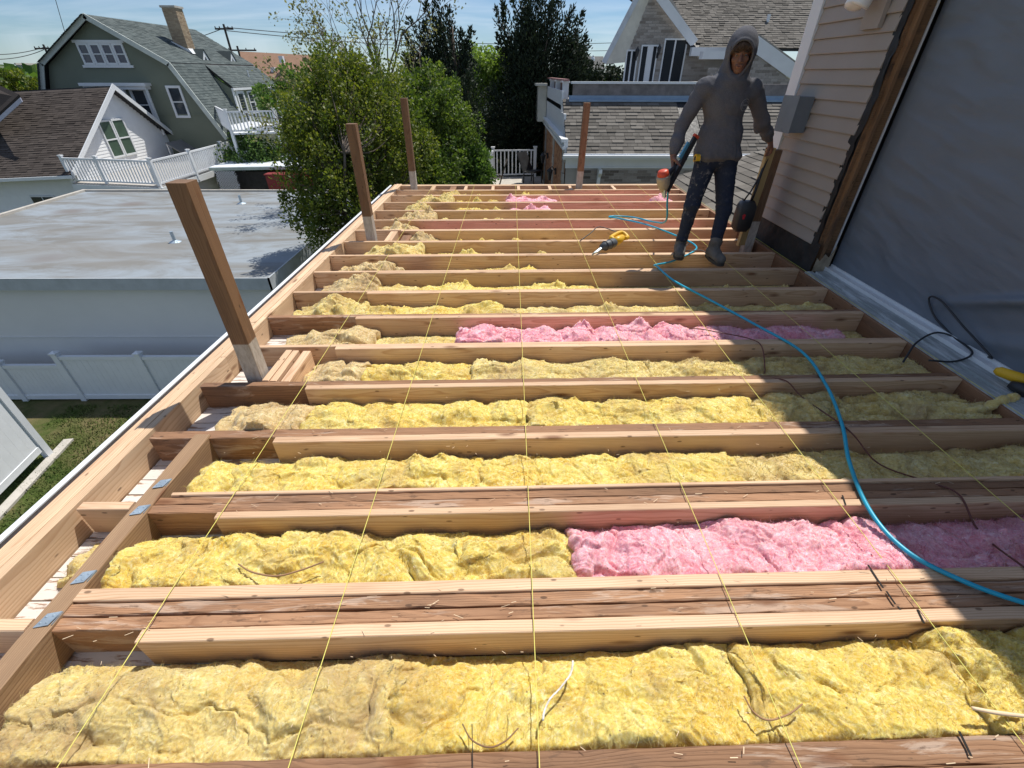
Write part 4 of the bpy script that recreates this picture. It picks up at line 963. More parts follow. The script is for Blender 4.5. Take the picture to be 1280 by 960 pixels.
# ---------------------------------------------------------------- shingle slope right behind the deck
nr = thing('side_roof', 'low grey shingle roof beside the deck, behind the legs of the worker', 'roof')
uu = Vector((0, 1, 0)); vv_ = Vector((1, 0, .30)).normalized()
ro = Vector((2.66, 4.95, -.17))
roof_field('shingle', ro, (0, -1, 0), vv_, 0, 0, 1, 1, nr, MT['shg'])
# courses run along Y, so the eave vector points away from the camera and the normal must face up
RL = 3.5; R = random.Random(31); w, h = .30, .15; vis = 0; VS = []; FS = []; T = []
nrm = vv_.cross(uu).normalized(); nrm = nrm if nrm.z > 0 else -nrm
for j in range(30):
    y = -R.random() * w
    while y < RL:
        ww = w * R.uniform(.75, 1.3); ya, yb = max(0, y), min(RL, y + ww - .008); y += ww
        if yb - ya < .03: continue
        tt = .010 * R.choice((.7, 1, 1.8)); P0 = ro + vv_ * (j * h)
        c = [P0 + uu * ya, P0 + uu * yb, P0 + nrm * (tt + .004) + uu * ya, P0 + nrm * (tt + .004) + uu * yb, P0 + vv_ * h * 1.12 + nrm * .002 + uu * ya, P0 + vv_ * h * 1.12 + nrm * .002 + uu * yb]
        F = [(0, 2, 3, 1), (2, 4, 5, 3), (0, 4, 2), (1, 3, 5)]
        if vis < 290 and j < 14:
            g = MB(); ct = (c[2] + c[5]) / 2; g.add([q - ct for q in c], F); g.obj('shingle', MT['shg'], nr, loc=ct); vis += 1
        else:
            b = len(VS); VS += [tuple(q) for q in c]; FS += [tuple(i + b for i in f) for f in F]; T += [R.random()] * 6
me = bpy.data.meshes.new('shingles'); me.from_pydata(VS, [], FS); me.update(); fattr(me, 'tab', T); link('shingles', me, MT['roofgrey'], nr, kind='stuff')
g = MB(); q = [ro, ro + uu * RL, ro + uu * RL + vv_ * 4.5, ro + vv_ * 4.5]; g.slab([p - nrm * .004 for p in q][::-1], -.06, nrm); g.obj('roof_deck', MT['tar'], nr)
g = MB(); g.box((2.66, 4.95, GZ), (7.0, 8.4, -.30)); g.obj('wall', MT['sidinggrey'], nr)
# ================================================================== WHITE FENCE AND GATE
fp = [at(x, y, Y=9.35) for x, y in ((-98, 455), (-2, 453), (68, 442), (172, 442), (277, 442), (385, 442))]
ft = [p.z for p in fp]
FG = 'posts and panels of the white vinyl boundary fence'
fx = thing('vinyl_fence', 'white vinyl privacy fence standing before the grey blue garage wall', 'fence', (0, 9.35, GZ))
for i, p in enumerate(fp):
    top = p.z - GZ
    g = MB(); g.box((p.x - .065, -.065, 0), (p.x + .065, .065, top)); f_ = g.obj('fence_post', MT['white'], fx)
    g = MB(); g.box((p.x - .085, -.085, top + .001), (p.x + .085, .085, top + .03)); g.add([(p.x - .075, -.075, top + .03), (p.x + .075, -.075, top + .03), (p.x + .075, .075, top + .03), (p.x - .075, .075, top + .03), (p.x, 0, top + .085)], [(0, 1, 4), (1, 2, 4), (2, 3, 4), (3, 0, 4), (3, 2, 1, 0)])
    g.obj('post_cap', MT['white'], f_)
for i in range(len(fp) - 1):
    a, b = fp[i].x + .066, fp[i+1].x - .066; top = (fp[i].z if i != 1 else fp[1].z) - GZ - .07
    g = MB(); g.box((a, -.045, top - .09), (b, .045, top)); g.obj('fence_rail', MT['white'], fx); g = MB(); g.box((a, -.045, .05), (b, .045, .17)); g.obj('fence_rail', MT['white'], fx)
    g = MB(); n = 12; w = (b - a) / n
    for k in range(n): g.box((a + k * w + .003, -.018, .165), (a + (k+1) * w - .003, .018, top - .085)); g.box((a + k * w - .003, -.014, .165), (a + k * w + .003, .014, top - .085))
    g.obj('fence_panel', MT['white'], fx, kind='stuff')
a = at(62, 570, Z=GZ); b = Vector((a.x + .30, a.y - 1.75, GZ))
gt = thing('vinyl_gate', 'tall white vinyl gate at the left edge, hanging open above a concrete strip', 'gate', (0, 0, 0))
g = MB(); g.box((a.x - .065, a.y - .065, GZ), (a.x + .065, a.y + .065, GZ + 2.1)); g.obj('gate_post', MT['white'], gt)
g = MB(); g.box((b.x - .05, b.y - .05, GZ + .12), (b.x + .05, b.y + .05, GZ + 1.95)); g.box((b.x - .04, b.y - .04, GZ), (b.x + .04, b.y + .04, GZ + .12)); g.obj('gate_post', MT['white'], gt)
u = (a - b); L = u.length - .15; u.normalize(); p = b + u * .06
for z0, z1, nm, th in ((.22, .36, 'gate_rail', .06), (1.82, 1.95, 'gate_rail', .06)):
    g = MB(); g.bar(p + Vector((0, 0, (z0 + z1) / 2)), p + u * L + Vector((0, 0, (z0 + z1) / 2)), th, z1 - z0); g.obj(nm, MT['white'], gt)
for k in range(9):
    g = MB(); w = L / 9; g.bar(p + u * (k * w + .0008) + Vector((0, 0, 1.09)), p + u * ((k+1) * w - .0008) + Vector((0, 0, 1.09)), .03, 1.46); g.obj('gate_board', MT['white'], gt)
MT['concrete'] = plain('concrete', (.46, .43, .38), .9, var=.15, scale=4, bump=.004)
g = MB(); q = u.cross(Vector((0, 0, 1))); q = q if q.x > 0 else -q
g.slab([a + u * .5 + q * .02, b - u * .8 + q * .02, b - u * .8 + q * .22, a + u * .5 + q * .22], .05, (0, 0, 1)); tag(g.obj('concrete_strip', MT['concrete']), 'narrow concrete strip in the grass below the white gate', 'kerb')

# ================================================================== FLAT ROOFED GARAGE
Mr = Mat('white_roof_coating', .6, .3)
v = Mr.vec((.35, 1.0, 1)); st = Mr.noise(v, 1.0, 7, .68, .6); st2 = Mr.noise(Mr.vec((.12, .5, 1)), 1.0, 4, .6)
c = Mr.mix(Mr.ramp(st, (.42, 0.), (.60, 1.)), (.27, .305, .335), (.185, .18, .165))
c = Mr.mix(Mr.ramp(st2, (.50, 0.), (.60, .6)), c, (.22, .215, .20))
sepn = Mr.n.new('ShaderNodeSeparateXYZ'); Mr.l(Mr.tc.outputs['Object'], sepn.inputs[0])
pat = Mr.vor(Mr.vec((.30, .42, 1)), 1.0)
c = Mr.mix(Mr.math('MULTIPLY', Mr.ramp(Mr.math('ADD', pat, Mr.math('MULTIPLY', st, .25)), (.22, 1.), (.34, 0.)), .7), c, (.17, .14, .12))
Mr.col(c); Mr.bump(st, .02, .4)
ga = thing('garage', 'flat roofed garage with streaky white coated roof and plain grey blue wall', 'building')
X0, X1, Y0, Y1, RZ = -16.6, -5.60, 9.95, 19.3, -2.52
g = MB(); g.slab([(X0, Y0, RZ - .1), (X1, Y0, RZ - .1), (X1, Y1, RZ - .1), (X0 - .4, Y1, RZ - .1)], .09, (0, 0, 1)); g.obj('roof', Mr.m, ga)
MT['gwall'] = plain('grey_blue_wall', (.72, .71, .69), .6, .35, var=.05, scale=.4)
g = MB(); g.box((X0 + .1, Y0 + .12, GZ), (X1 - .12, Y1 - .1, RZ - .11)); g.obj('wall', MT['gwall'], ga)
g = MB(); g.box((X0 - .05, Y0 - .04, RZ - .28), (X1 + .04, Y0 - .005, RZ + .01)); g.box((X1 + .005, Y0 - .04, RZ - .28), (X1 + .04, Y1, RZ + .01)); g.box((X0 - .05, Y0 + .06, RZ - .30), (X1 + .02, Y0 + .118, RZ - .16)); g.obj('fascia', plain('grey_fascia', (.45, .48, .50), .5), ga)
g = MB(); g.box((X0, Y0 + .1, RZ - 1.62), (X1 - .118, Y0 + .119, RZ - 1.60)); g.obj('wall_joint', MT['gwall'], ga)
g = MB(); g.slab([(X0 - .1, Y0, RZ - .01), (X0 + .05, Y0, RZ - .01), (X0 - .35, Y1, RZ - .01), (X0 - .5, Y1, RZ - .01)], .07, (0, 0, 1)); g.slab([(X0 - .4, Y1 - .1, RZ - .009), (X1, Y1 - .1, RZ - .009), (X1, Y1, RZ - .009), (X0 - .4, Y1, RZ - .009)], .06, (0, 0, 1)); g.obj('roof_edge', MT['concrete'], ga)
for (x, y) in ((302, 254), (219, 302)):
    q = at(x, y, Z=RZ); g = MB(); g.tube([(q.x, q.y, RZ), (q.x, q.y, RZ + .28)], .045, 10); g.lathe([(.16, 0), (.12, .02), (.05, .05)], (q.x, q.y, RZ - .008), 12); g.obj('vent_pipe', MT['galv'], ga)

# ================================================================== RAILINGS
def railing(par, pts, h=.95, posts=None, step=.13, bal=.022, rail=.05, zoff=.08):
    """posts at every point, balusters as parts"""
    for i in range(len(pts) - 1):
        a, b = Vector(pts[i]), Vector(pts[i+1]); d = b - a; L = d.length; d.normalize()
        for z in (zoff, h): g = MB(); g.bar(a + Vector((0, 0, z)), b + Vector((0, 0, z)), rail * 1.2, rail); g.obj('rail', MT['white'], par)
        n = int(L / step)
        for k in range(1, n):
            q = a + d * (L * k / n); g = MB(); g.bar(q + Vector((0, 0, zoff)), q + Vector((0, 0, h)), bal, bal, (1, 0, 0)); g.obj('baluster', MT['white'], par)
    for p in (posts or pts):
        p = Vector(p); g = MB(); g.box((p.x - .06, p.y - .06, p.z - .25), (p.x + .06, p.y + .06, p.z + h + .10)); g.box((p.x - .08, p.y - .08, p.z + h + .101), (p.x + .08, p.y + .08, p.z + h + .14)); g.obj('post', MT['white'], par)

# ================================================================== WHITE HOUSE WITH BROWN ROOF
wh = thing('white_house', 'small white house with brown shingle roof and a white railed deck beside its gable', 'house')
MT['wsiding'] = plain('white_siding', (.80, .81, .81), .5, .3, var=.04)
BROWNS = ((.052, .043, .038), (.070, .058, .051), (.090, .075, .066))
MT['roofbrown'] = shingle_stuff_mat('brown_roof', *BROWNS, .3, .14)
AP, NB, FB = Vector((-20, 26.9, .84)), Vector((-20, 22.45, -2.17)), Vector((-20, 31.2, -2.45))
LA, LN = Vector((-30, 26.9, .40)), Vector((-30, 22.45, -2.6))
g = MB(); z = -5.6
def lap(g, a, b, zlo, zhi, nrm, clip=None, st=.14):
    z = zlo
    while z < zhi:
        t0, t1 = 0., 1.
        if clip: 
            r_ = clip(z + st * .5)
            if r_ is None: z += st; continue
            t0, t1 = r_
        P, Q = a.lerp(b, t0), a.lerp(b, t1); n = Vector(nrm)
        g.add([(P.x, P.y, z), (Q.x, Q.y, z), (Q.x + n.x*.02, Q.y + n.y*.02, z), (P.x + n.x*.02, P.y + n.y*.02, z), (P.x + n.x*.004, P.y + n.y*.004, z + st), (Q.x + n.x*.004, Q.y + n.y*.004, z + st)], [(0, 1, 2, 3), (3, 2, 5, 4), (0, 3, 4), (1, 5, 2)]); z += st
ga_, gb_ = Vector((-20, 22.7, 0)), Vector((-20, 30.9, 0))
def clipg(z):
    if z < -2.3: return 0., 1.
    t = (z + 2.3) / (.75 + 2.3)
    if t > .97: return None
    m_ = (26.9 - 22.7) / 8.2; return t * m_, 1 - t * (1 - m_)
g = MB(); g.slab([(-20.05, 22.7, GZ), (-20.05, 30.9, GZ), (-20.05, 30.9, -2.4), (-20.05, 26.9, .74), (-20.05, 22.7, -2.3)], -.2, (1, 0, 0)); g.box((-29.9, 22.72, GZ), (-20.06, 22.9, -2.45)); g.obj('wall', MT['wsiding'], wh)
g = MB(); lap(g, ga_ + Vector((-.045, 0, 0)), gb_ + Vector((-.045, 0, 0)), -2.9, .8, (1, 0, 0), clipg); g.obj('siding', MT['wsiding'], wh, kind='stuff')
g = MB(); lap(g, Vector((-29.9, 22.715, 0)), Vector((-20.05, 22.715, 0)), -5.5, -2.6, (0, -1, 0)); g.obj('siding', MT['wsiding'], wh, kind='stuff')
sv = (AP - NB).normalized()
roof_field('shingles', LN + Vector((0, -.35, -.25)), (NB - LN), Vector((0, sv.y, sv.z)), 34, 40, .30, .142, wh, MT['roofbrown'], seed=41, thick=.012)
g = MB(); g.slab([LN + Vector((0, -.35, -.27)), NB + Vector((.3, -.35, -.27)), AP + Vector((.3, 0, -.03)), LA + Vector((0, 0, -.03))], -.10, (0, 0, 1)); g.slab([AP + Vector((.3, 0, 0)), FB + Vector((.3, .35, -.2)), FB + Vector((-10, .35, -.6)), LA], -.1, (0, 0, 1)); g.obj('roof', MT['tar'], wh)
g = MB(); g.slab([AP + Vector((.31, 0, .10)), NB + Vector((.31, -.42, -.17)), NB + Vector((.31, -.42, -.37)), AP + Vector((.31, 0, -.16))], .04, (1, 0, 0)); g.obj('rake_board', MT['trim'], wh)
g = MB(); g.slab([AP + Vector((.31, 0, .10)), FB + Vector((.31, .42, -.17)), FB + Vector((.31, .42, -.37)), AP + Vector((.31, 0, -.16))], .04, (1, 0, 0)); g.obj('rake_board', MT['trim'], wh)
g = MB(); g.slab([LN + Vector((0, -.42, -.38)), NB + Vector((.3, -.42, -.38)), NB + Vector((.3, -.42, -.25)), LN + Vector((0, -.42, -.25))], .08, (0, -1, 0)); g.obj('gutter', MT['white'], wh)
# gable windows
for (ya, yb) in ((25.25, 26.08), (26.14, 27.0)):
    g = MB(); x = -20.02
    for q in ((ya, yb, -.62, -.54), (ya, yb, -2.2, -2.12), (ya, ya + .07, -2.12, -.62), (yb - .07, yb, -2.12, -.62), (ya + .07, yb - .07, -1.42, -1.36)):
        g.box((x, q[0], q[2]), (x + .05, q[1], q[3]))
    wn = g.obj('window', MT['trim'], wh); g = MB(); g.box((x, ya + .07, -2.12), (x + .02, yb - .07, -.62)); g.obj('pane', plain('green_glass', (.07, .11, .08), .12, .6), wn)
wa, wb = at(40, 246, Y=22.7), at(76, 262, Y=22.7)
g = MB(); g.box((wa.x - .06, 22.64, wb.z - .4), (wb.x + .06, 22.69, wa.z + .06)); wn = g.obj('window', MT['trim'], wh)
for k in (0, 1): g = MB(); m_ = (wa.x + wb.x) / 2; g.box(((wa.x, m_ + .03)[k], 22.62, wb.z - .35), ((m_ - .03, wb.x)[k], 22.637, wa.z)); g.obj('pane', MT['glass'], wn)
# vents, deck
dk = thing('railed_deck', 'raised deck with white railing and slender balusters beside the white gable', 'deck')
FZ = -2.75; C = [(-20.0, 22.3, FZ), (-18.28, 22.05, FZ), (-15.55, 21.5, FZ), (-15.45, 24.2, FZ), (-15.5, 27.2, FZ), (-15.6, 30.7, FZ)]
railing(dk, C, .98, step=.155, bal=.055, rail=.07)
railing(dk, [(-15.6, 30.7, FZ), (-17.4, 30.9, FZ), (-19.2, 31.0, FZ)], .98, step=.2, bal=.035, posts=[(-17.4, 30.9, FZ), (-19.2, 31.0, FZ)])
g = MB(); g.slab([(-20, 22.2, FZ - .02), (-15.5, 21.4, FZ - .02), (-15.5, 30.8, FZ - .02), (-20, 31.2, FZ - .02)], -.05, (0, 0, 1)); g.obj('floor', plain('deck_floor', (.45, .42, .38), .8), dk)
g = MB(); g.slab([(-20, 22.18, FZ - .07), (-15.48, 21.38, FZ - .07), (-15.48, 21.38, FZ - .34), (-20, 22.18, FZ - .34)], .05, (0, -1, 0)); g.slab([(-15.47, 21.4, FZ - .07), (-15.47, 30.8, FZ - .07), (-15.47, 30.8, FZ - .34), (-15.47, 21.4, FZ - .34)], .05, (1, 0, 0)); g.obj('fascia', MT['trim'], dk)
g = MB(); g.box((-19.8, 22.4, GZ), (-15.7, 30.5, FZ - .35)); g.obj('wall', MT['wsiding'], dk)
gp_ = thing('solar_panel', 'dark tilted board leaning against the white gable behind the deck rail', 'panel', (-19.0, 29.5, FZ))
g = MB(); g.slab([(-.3, -1.0, .9), (-.3, .6, .9), (.6, .6, .25), (.6, -1.0, .25)], .04); g.obj('board', plain('grey_board', (.22, .21, .20), .6), gp_)
g = MB(); g.bar((-.3, -.9, .9), (-.3, -.9, 0), .04, .04, (1, 0, 0)); g.bar((-.3, .5, .9), (-.3, .5, 0), .04, .04, (1, 0, 0)); g.obj('support', MT['white'], gp_)
# house farther left whose roof edge enters the picture
lh = thing('neighbour_house', 'dark roofed house at the left picture edge, cut off by the frame', 'house')
a, b, c, d = at(-40, 182, Y=24), at(26, 122, Y=24), at(-10, 105, Y=26), at(-60, 105, Y=26)
g = MB(); g.slab([a, b, c, d], .12, (0, 0, 1)); g.obj('roof', MT['roofbrown'], lh)
g = MB(); n = (b - a).normalized(); up_ = Vector((0, 0, 1)); g.slab([a, b, b - up_ * .16, a - up_ * .16], .05, (0, -1, 0)); g.obj('rake_board', plain('lilac_trim', (.45, .46, .55), .6), lh)
g = MB(); q = at(18, 150, Y=24.1); g.slab([Vector((a.x, 24.15, GZ)), Vector((b.x - .6, 24.15, GZ)), Vector((b.x - 1.6, 24.15, a.z - .1)), Vector((a.x, 24.15, a.z - .4))], .1, (0, 1, 0)); g.obj('wall', plain('dark_wall', (.07, .09, .08), .7), lh)

# ================================================================== CARPORT, LATTICE
cp = thing('carport', 'low white flat roof with white lattice beneath it behind the garage', 'carport')
ca, cb_ = at(262, 212, Z=-2.62), at(420, 209, Z=-2.62)
g = MB(); g.slab([ca, cb_, cb_ + Vector((-.2, 5, 0)), ca + Vector((-.2, 5, 0))], .10, (0, 0, 1)); g.obj('roof', plain('bright_roof', (.72, .76, .80), .5), cp)
g = MB(); g.slab([ca + Vector((0, -.02, -.05)), cb_ + Vector((0, -.02, -.05)), cb_ + Vector((0, -.02, .08)), ca + Vector((0, -.02, .08))], .03, (0, -1, 0)); g.obj('fascia', plain('pale_green_trim', (.40, .48, .45), .5), cp)
g = MB(); y = ca.y + .05
x0, x1, z0, z1 = ca.x + .15, ca.x + 1.25, -4.0, -2.70
k = -12
while k < 24:
    for s_ in (1, -1):
        pts_ = []
        for t in np.linspace(-3, 3, 61):
            x_ = x0 + k * .13 + t; z_ = z0 + (t if s_ > 0 else 1.3 - t)
            if x0 <= x_ <= x1 and z0 <= z_ <= z1: pts_.append((x_, y + .02 * s_, z_))
        if len(pts_) > 1: g.bar(pts_[0], pts_[-1], .02, .05, (0, 1, 0))
    k += 1
g.obj('lattice', MT['white'], cp, kind='stuff')
g = MB(); g.box((x0 - .3, y + .5, GZ), (cb_.x, y + .6, -2.8)); g.obj('back_wall', MT['tar'], cp)
rc = at(345, 228, Y=ca.y - .3); g = MB(); g.box((rc.x - .45, rc.y, GZ + .8), (rc.x + 1.6, rc.y + 1.0, rc.z + .32)); g.box((rc.x - .5, rc.y - .04, rc.z + .321), (rc.x + 1.65, rc.y + 1.04, rc.z + .38)); tag(g.obj('red_shed', plain('dark_red_paint', (.22, .03, .03), .6), smooth=False), 'dark red shed wall under the white carport roof', 'shed')
q = at(264, 195, Y=22.3)
g = MB(); q1, q0 = at(321, 196, Y=24), at(304, 150, Y=24)

# ================================================================== GREEN GAMBREL HOUSE
gh = thing('green_house', 'large olive green gambrel house with grey shingle roof, white windows and tall chimney', 'house')
MT['olive'] = plain('olive_siding', (.165, .185, .14), .6, .3, var=.05, scale=.7)
MT['roofgreen'] = shingle_stuff_mat('green_grey_roof', (.075, .092, .092), (.095, .115, .113), (.12, .14, .136), .3, .14)
YF = 30.0; YB = 39.4
Lk, Apx, Rk, Re = (-25.1, 1.82), (-21.65, 3.84), (-18.18, 1.83), (-16.33, -1.75); Le = (-26.95, -1.75)
g = MB(); g.slab([(x, YF, z) for x, z in ((Le[0] + .3, GZ), (Re[0] - .3, GZ), (Re[0] - .25, Re[1]), (Rk[0] - .15, Rk[1] - .1), (Apx[0], Apx[1] - .15), (Lk[0] + .15, Lk[1] - .1), (Le[0] + .25, Le[1]))], .3, (0, 1, 0)); g.box((Le[0] + .3, YF + .301, GZ), (Re[0] - .3, YB, -1.8)); g.obj('wall', MT['olive'], gh)
for P, Q, nm in ((Lk, Apx, 1), (Apx, Rk, 1), (Rk, Re, 1), (Le, Lk, 1)):
    a, b = Vector((P[0], YF - .3, P[1])), Vector((Q[0], YF - .3, Q[1])); d = (b - a).normalized(); n = Vector((-d.z, 0, d.x)); n = n if n.z > 0 else -n
    g = MB(); g.slab([a + n * .04, b + n * .04, b - n * .20, a - n * .20], .05, (0, -1, 0)); g.slab([a - n * .03, b - n * .03, b - n * .03 + Vector((0, .3, 0)), a - n * .03 + Vector((0, .3, 0))], .02, -n); g.obj('rake_board', plain('sage_trim', (.50, .54, .50), .6), gh)
def gslope(P, Q, y0, y1, name='shingles', seed=50):
    a = Vector((Q[0], y0, Q[1])); v = (Vector((P[0], 0, P[1])) - Vector((Q[0], 0, Q[1]))); L = v.length; v.normalize()
    right = Q[0] > P[0]
    o = Vector((Q[0], y0 if right else y1, Q[1])); u = Vector((0, 1, 0)) if right else Vector((0, -1, 0))
    # u x v must face outwards
    if u.cross(v).z < 0: o = Vector((Q[0], y1 if right else y0, Q[1])); u = -u
    roof_field(name, o, u, v, int((y1 - y0) / .3) + 1, int(L / .142), .3, .142, gh, MT['roofgreen'], seed=seed, thick=.01)
    n = u.cross(v); c = [Vector((Q[0], y0, Q[1])), Vector((Q[0], y1, Q[1])), Vector((P[0], y1, P[1])), Vector((P[0], y0, P[1]))]
    g = MB(); g.slab([q - n * .01 for q in c], .10, -n); g.obj('roof_deck', MT['tar'], gh)
gslope(Apx, Rk, YF - .32, YB, seed=51); gslope(Apx, Lk, YF - .32, YB, seed=52); gslope(Rk, Re, YF - .32, 33.0, seed=53); gslope(Lk, Le, YF - .32, YB, seed=54)
DX, DZ = -16.95, .66   # shed dormer
gslope((-18.2, 1.83), (DX + .12, DZ - .02), 33.0, YB, seed=55)
g = MB(); g.slab([(Rk[0] - .5, 33.0, Rk[1] - .05), (DX, 33.0, DZ - .1), (DX, 33.0, -2.2), (Re[0] - .8, 33.0, -2.2)], .15, (0, 1, 0)); g.box((DX - .15, 33.16, -2.2), (DX, YB, DZ - .08)); g.obj('dormer_wall', MT['olive'], gh)
g = MB(); lap(g, Vector((DX, 33.1, 0)), Vector((DX, YB, 0)), -2.0, DZ - .2, (1, 0, 0)); g.obj('siding', plain('light_olive_siding', (.22, .25, .15), .6), gh, kind='stuff')
g = MB(); g.box((DX + .02, 32.9, DZ - .17), (DX + .15, YB + .05, DZ - .04)); g.box((DX - .02, 32.96, -2.2), (DX + .06, 33.14, DZ - .17)); g.obj('fascia', MT['trim'], gh)
def window(par, plane, a, b, z0, z1, fr=.09, cross=True, glass=None, dirn=-1):
    """plane ('Y', y) or ('X', x); a..b along the wall"""
    def bx(g, s0, s1, t0, t1, d0, d1):
        if plane[0] == 'Y': g.box((s0, plane[1] + min(d0*dirn, d1*dirn), t0), (s1, plane[1] + max(d0*dirn, d1*dirn), t1))
        else: g.box((plane[1] + min(d0*dirn, d1*dirn), s0, t0), (plane[1] + max(d0*dirn, d1*dirn), s1, t1))
    g = MB(); bx(g, a, b, z1 - fr, z1, .004, .06); bx(g, a, b, z0, z0 + fr, .004, .07); bx(g, a, a + fr, z0 + fr, z1 - fr, .004, .06); bx(g, b - fr, b, z0 + fr, z1 - fr, .004, .06)
    if cross: m_ = (z0 + z1) / 2; bx(g, a + fr, b - fr, m_ - .025, m_ + .025, .004, .05)
    w = g.obj('window', MT['trim'], par); g = MB(); bx(g, a + fr, b - fr, z0 + fr, z1 - fr, .002, .018); g.obj('pane', glass or MT['glass'], w)
    return w
tg = plain('dusk_glass', (.06, .06, .10), .1, .6)
for k in range(4): w0 = -22.95 + k * .62; window(gh, ('Y', YF), w0, w0 + .60, 1.72, 2.68, .10, glass=tg)
g = MB(); g.box((-23.08, YF - .08, 2.68), (-20.36, YF - .002, 2.80)); g.box((-23.08, YF - .08, 1.60), (-20.36, YF - .002, 1.715)); g.obj('window_head', MT['trim'], gh)
window(gh, ('Y', YF), -19.05, -18.22, -.75, .80, .12)
window(gh, ('Y', YF), -21.15, -20.22, -.95, .70, .14); window(gh, ('Y', YF), -22.1, -21.35, -.95, .70, .14)
g = MB(); g.box((-23.4, YF - .55, .78), (-19.8, YF - .002, .92)); g.box((-23.3, YF - .45, .62), (-19.9, YF - .002, .779)); g.obj('porch_cornice', MT['trim'], gh)
g = MB(); g.box((-21.30, YF - .4, -1.6), (-21.20, YF - .3, .62)); g.obj('porch_post', MT['trim'], gh); g = MB(); g.box((-19.98, YF - .4, -1.6), (-19.90, YF - .3, .62)); g.obj('porch_post', MT['trim'], gh)
g = MB(); g.box((-20.1, YF - .03, -.62), (-16.9, YF - .003, -.56)); g.obj('belt_line', MT['olive'], gh)
for (a, b) in ((34.7, 35.45), (36.4, 37.1)): window(gh, ('X', DX), a, b, -.85, .42, .09, dirn=1)
for (a, b) in ((33.3, 34.25), (38.1, 38.95)): window(gh, ('X', DX), a, b, -1.9, .45, .14, dirn=1)
# chimney with flashing, gablet vents, pipe
MT['chim'] = shingle_stuff_mat('tan_brick', (.36, .27, .18), (.46, .36, .25), (.30, .22, .15), .2, .1)
cx0, cx1, cy0, cy1 = -19.9, -19.15, 33.6, 34.35
g = MB(); g.box((cx0, cy0, 1.9), (cx1, cy1, 4.46)); g.obj('chimney', plain('tan_mortar', (.38, .31, .23), .9), gh)
brick_field('bricks', (cx0, cy0, 1.95), (1, 0, 0), cx1 - cx0, 2.45, gh, MT['chim'], seed=61); brick_field('bricks', (cx1, cy0, 1.95), (0, 1, 0), cy1 - cy0, 2.45, gh, MT['chim'], nrm=(1, 0, 0), seed=62)
g = MB(); g.box((cx0 - .06, cy0 - .06, 4.461), (cx1 + .06, cy1 + .06, 4.56)); g.obj('chimney_cap', MT['concrete'], gh)
g = MB(); g.slab([(cx0 - .05, cy0 - .06, 2.92), (cx1 + .12, cy0 - .06, 2.50), (cx1 + .12, cy0 - .06, 2.36), (cx0 - .05, cy0 - .06, 2.78)], .03, (0, -1, 0)); g.slab([(cx1 + .03, cy0 - .1, 2.58), (cx1 + .03, cy1 + .1, 2.58), (cx1 + .22, cy1 + .1, 2.32), (cx1 + .22, cy0 - .1, 2.32)], .03, (1, 0, 0)); g.obj('flashing', MT['trim'], gh)
for (yc) in (34.0, 37.3):
    zb = 1.70; xf = -18.50; s_ = .60
    g = MB(); g.slab([(xf, yc - s_, zb), (xf, yc + s_, zb), (xf, yc, zb + .82)], -.05, (1, 0, 0)); gb = g.obj('gablet', MT['trim'], gh)
    g = MB(); g.slab([(xf + .012, yc - s_ * .45, zb + .14), (xf + .012, yc + s_ * .45, zb + .14), (xf + .012, yc, zb + .50)], -.01, (1, 0, 0)); g.obj('louvre', MT['glass'], gb)
    g = MB(); g.slab([(xf + .04, yc - s_ - .06, zb - .02), (xf + .04, yc, zb + .86), (xf - 1.5, yc, zb + .86), (xf - .1, yc - s_ - .06, zb - .02)], .03, (0, -.8, .6)); g.slab([(xf + .04, yc + s_ + .06, zb - .02), (xf + .04, yc, zb + .86), (xf - 1.5, yc, zb + .86), (xf - .1, yc + s_ + .06, zb - .02)], .03, (0, .8, .6)); g.obj('gablet_roof', MT['roofgreen'], gh)
g = MB(); g.tube([(-17.4, 36.6, .9), (-17.4, 36.6, 1.55)], .04, 8); g.lathe([(.16, 0), (.05, .06)], (-17.4, 36.6, .92), 8); g.obj('vent_pipe', MT['white'], gh)
# deck of the green house
gd = thing('upper_deck', 'white railed upper deck on thin posts in front of the green house dormer', 'deck')
e0, e1, e2 = at(290, 166, Y=26.5), at(352, 164, Y=29.8), at(276, 150, Y=30)
zf = e0.z; e1.z = zf - .0; e1 = at(348, 164, Z=zf); e2 = at(272, 153, Z=zf)
railing(gd, [tuple(e2), tuple(e0), tuple(e1)], .92, step=.17, bal=.055, rail=.07)
g = MB(); back = Vector((-1.8, 4.0, 0)); g.slab([e0 + Vector((0, 0, -.02)), e1 + Vector((0, 0, -.02)), e1 + back + Vector((0, 0, -.02)), e2 + back + Vector((0, 0, -.02))], -.08, (0, 0, 1)); g.obj('floor', MT['white'], gd)
for p in (e0, e1): g = MB(); g.bar(p + Vector((0, 0, -.1)), Vector((p.x, p.y, GZ)), .13, .13, (1, 0, 0)); g.obj('support_post', MT['white'], gd)

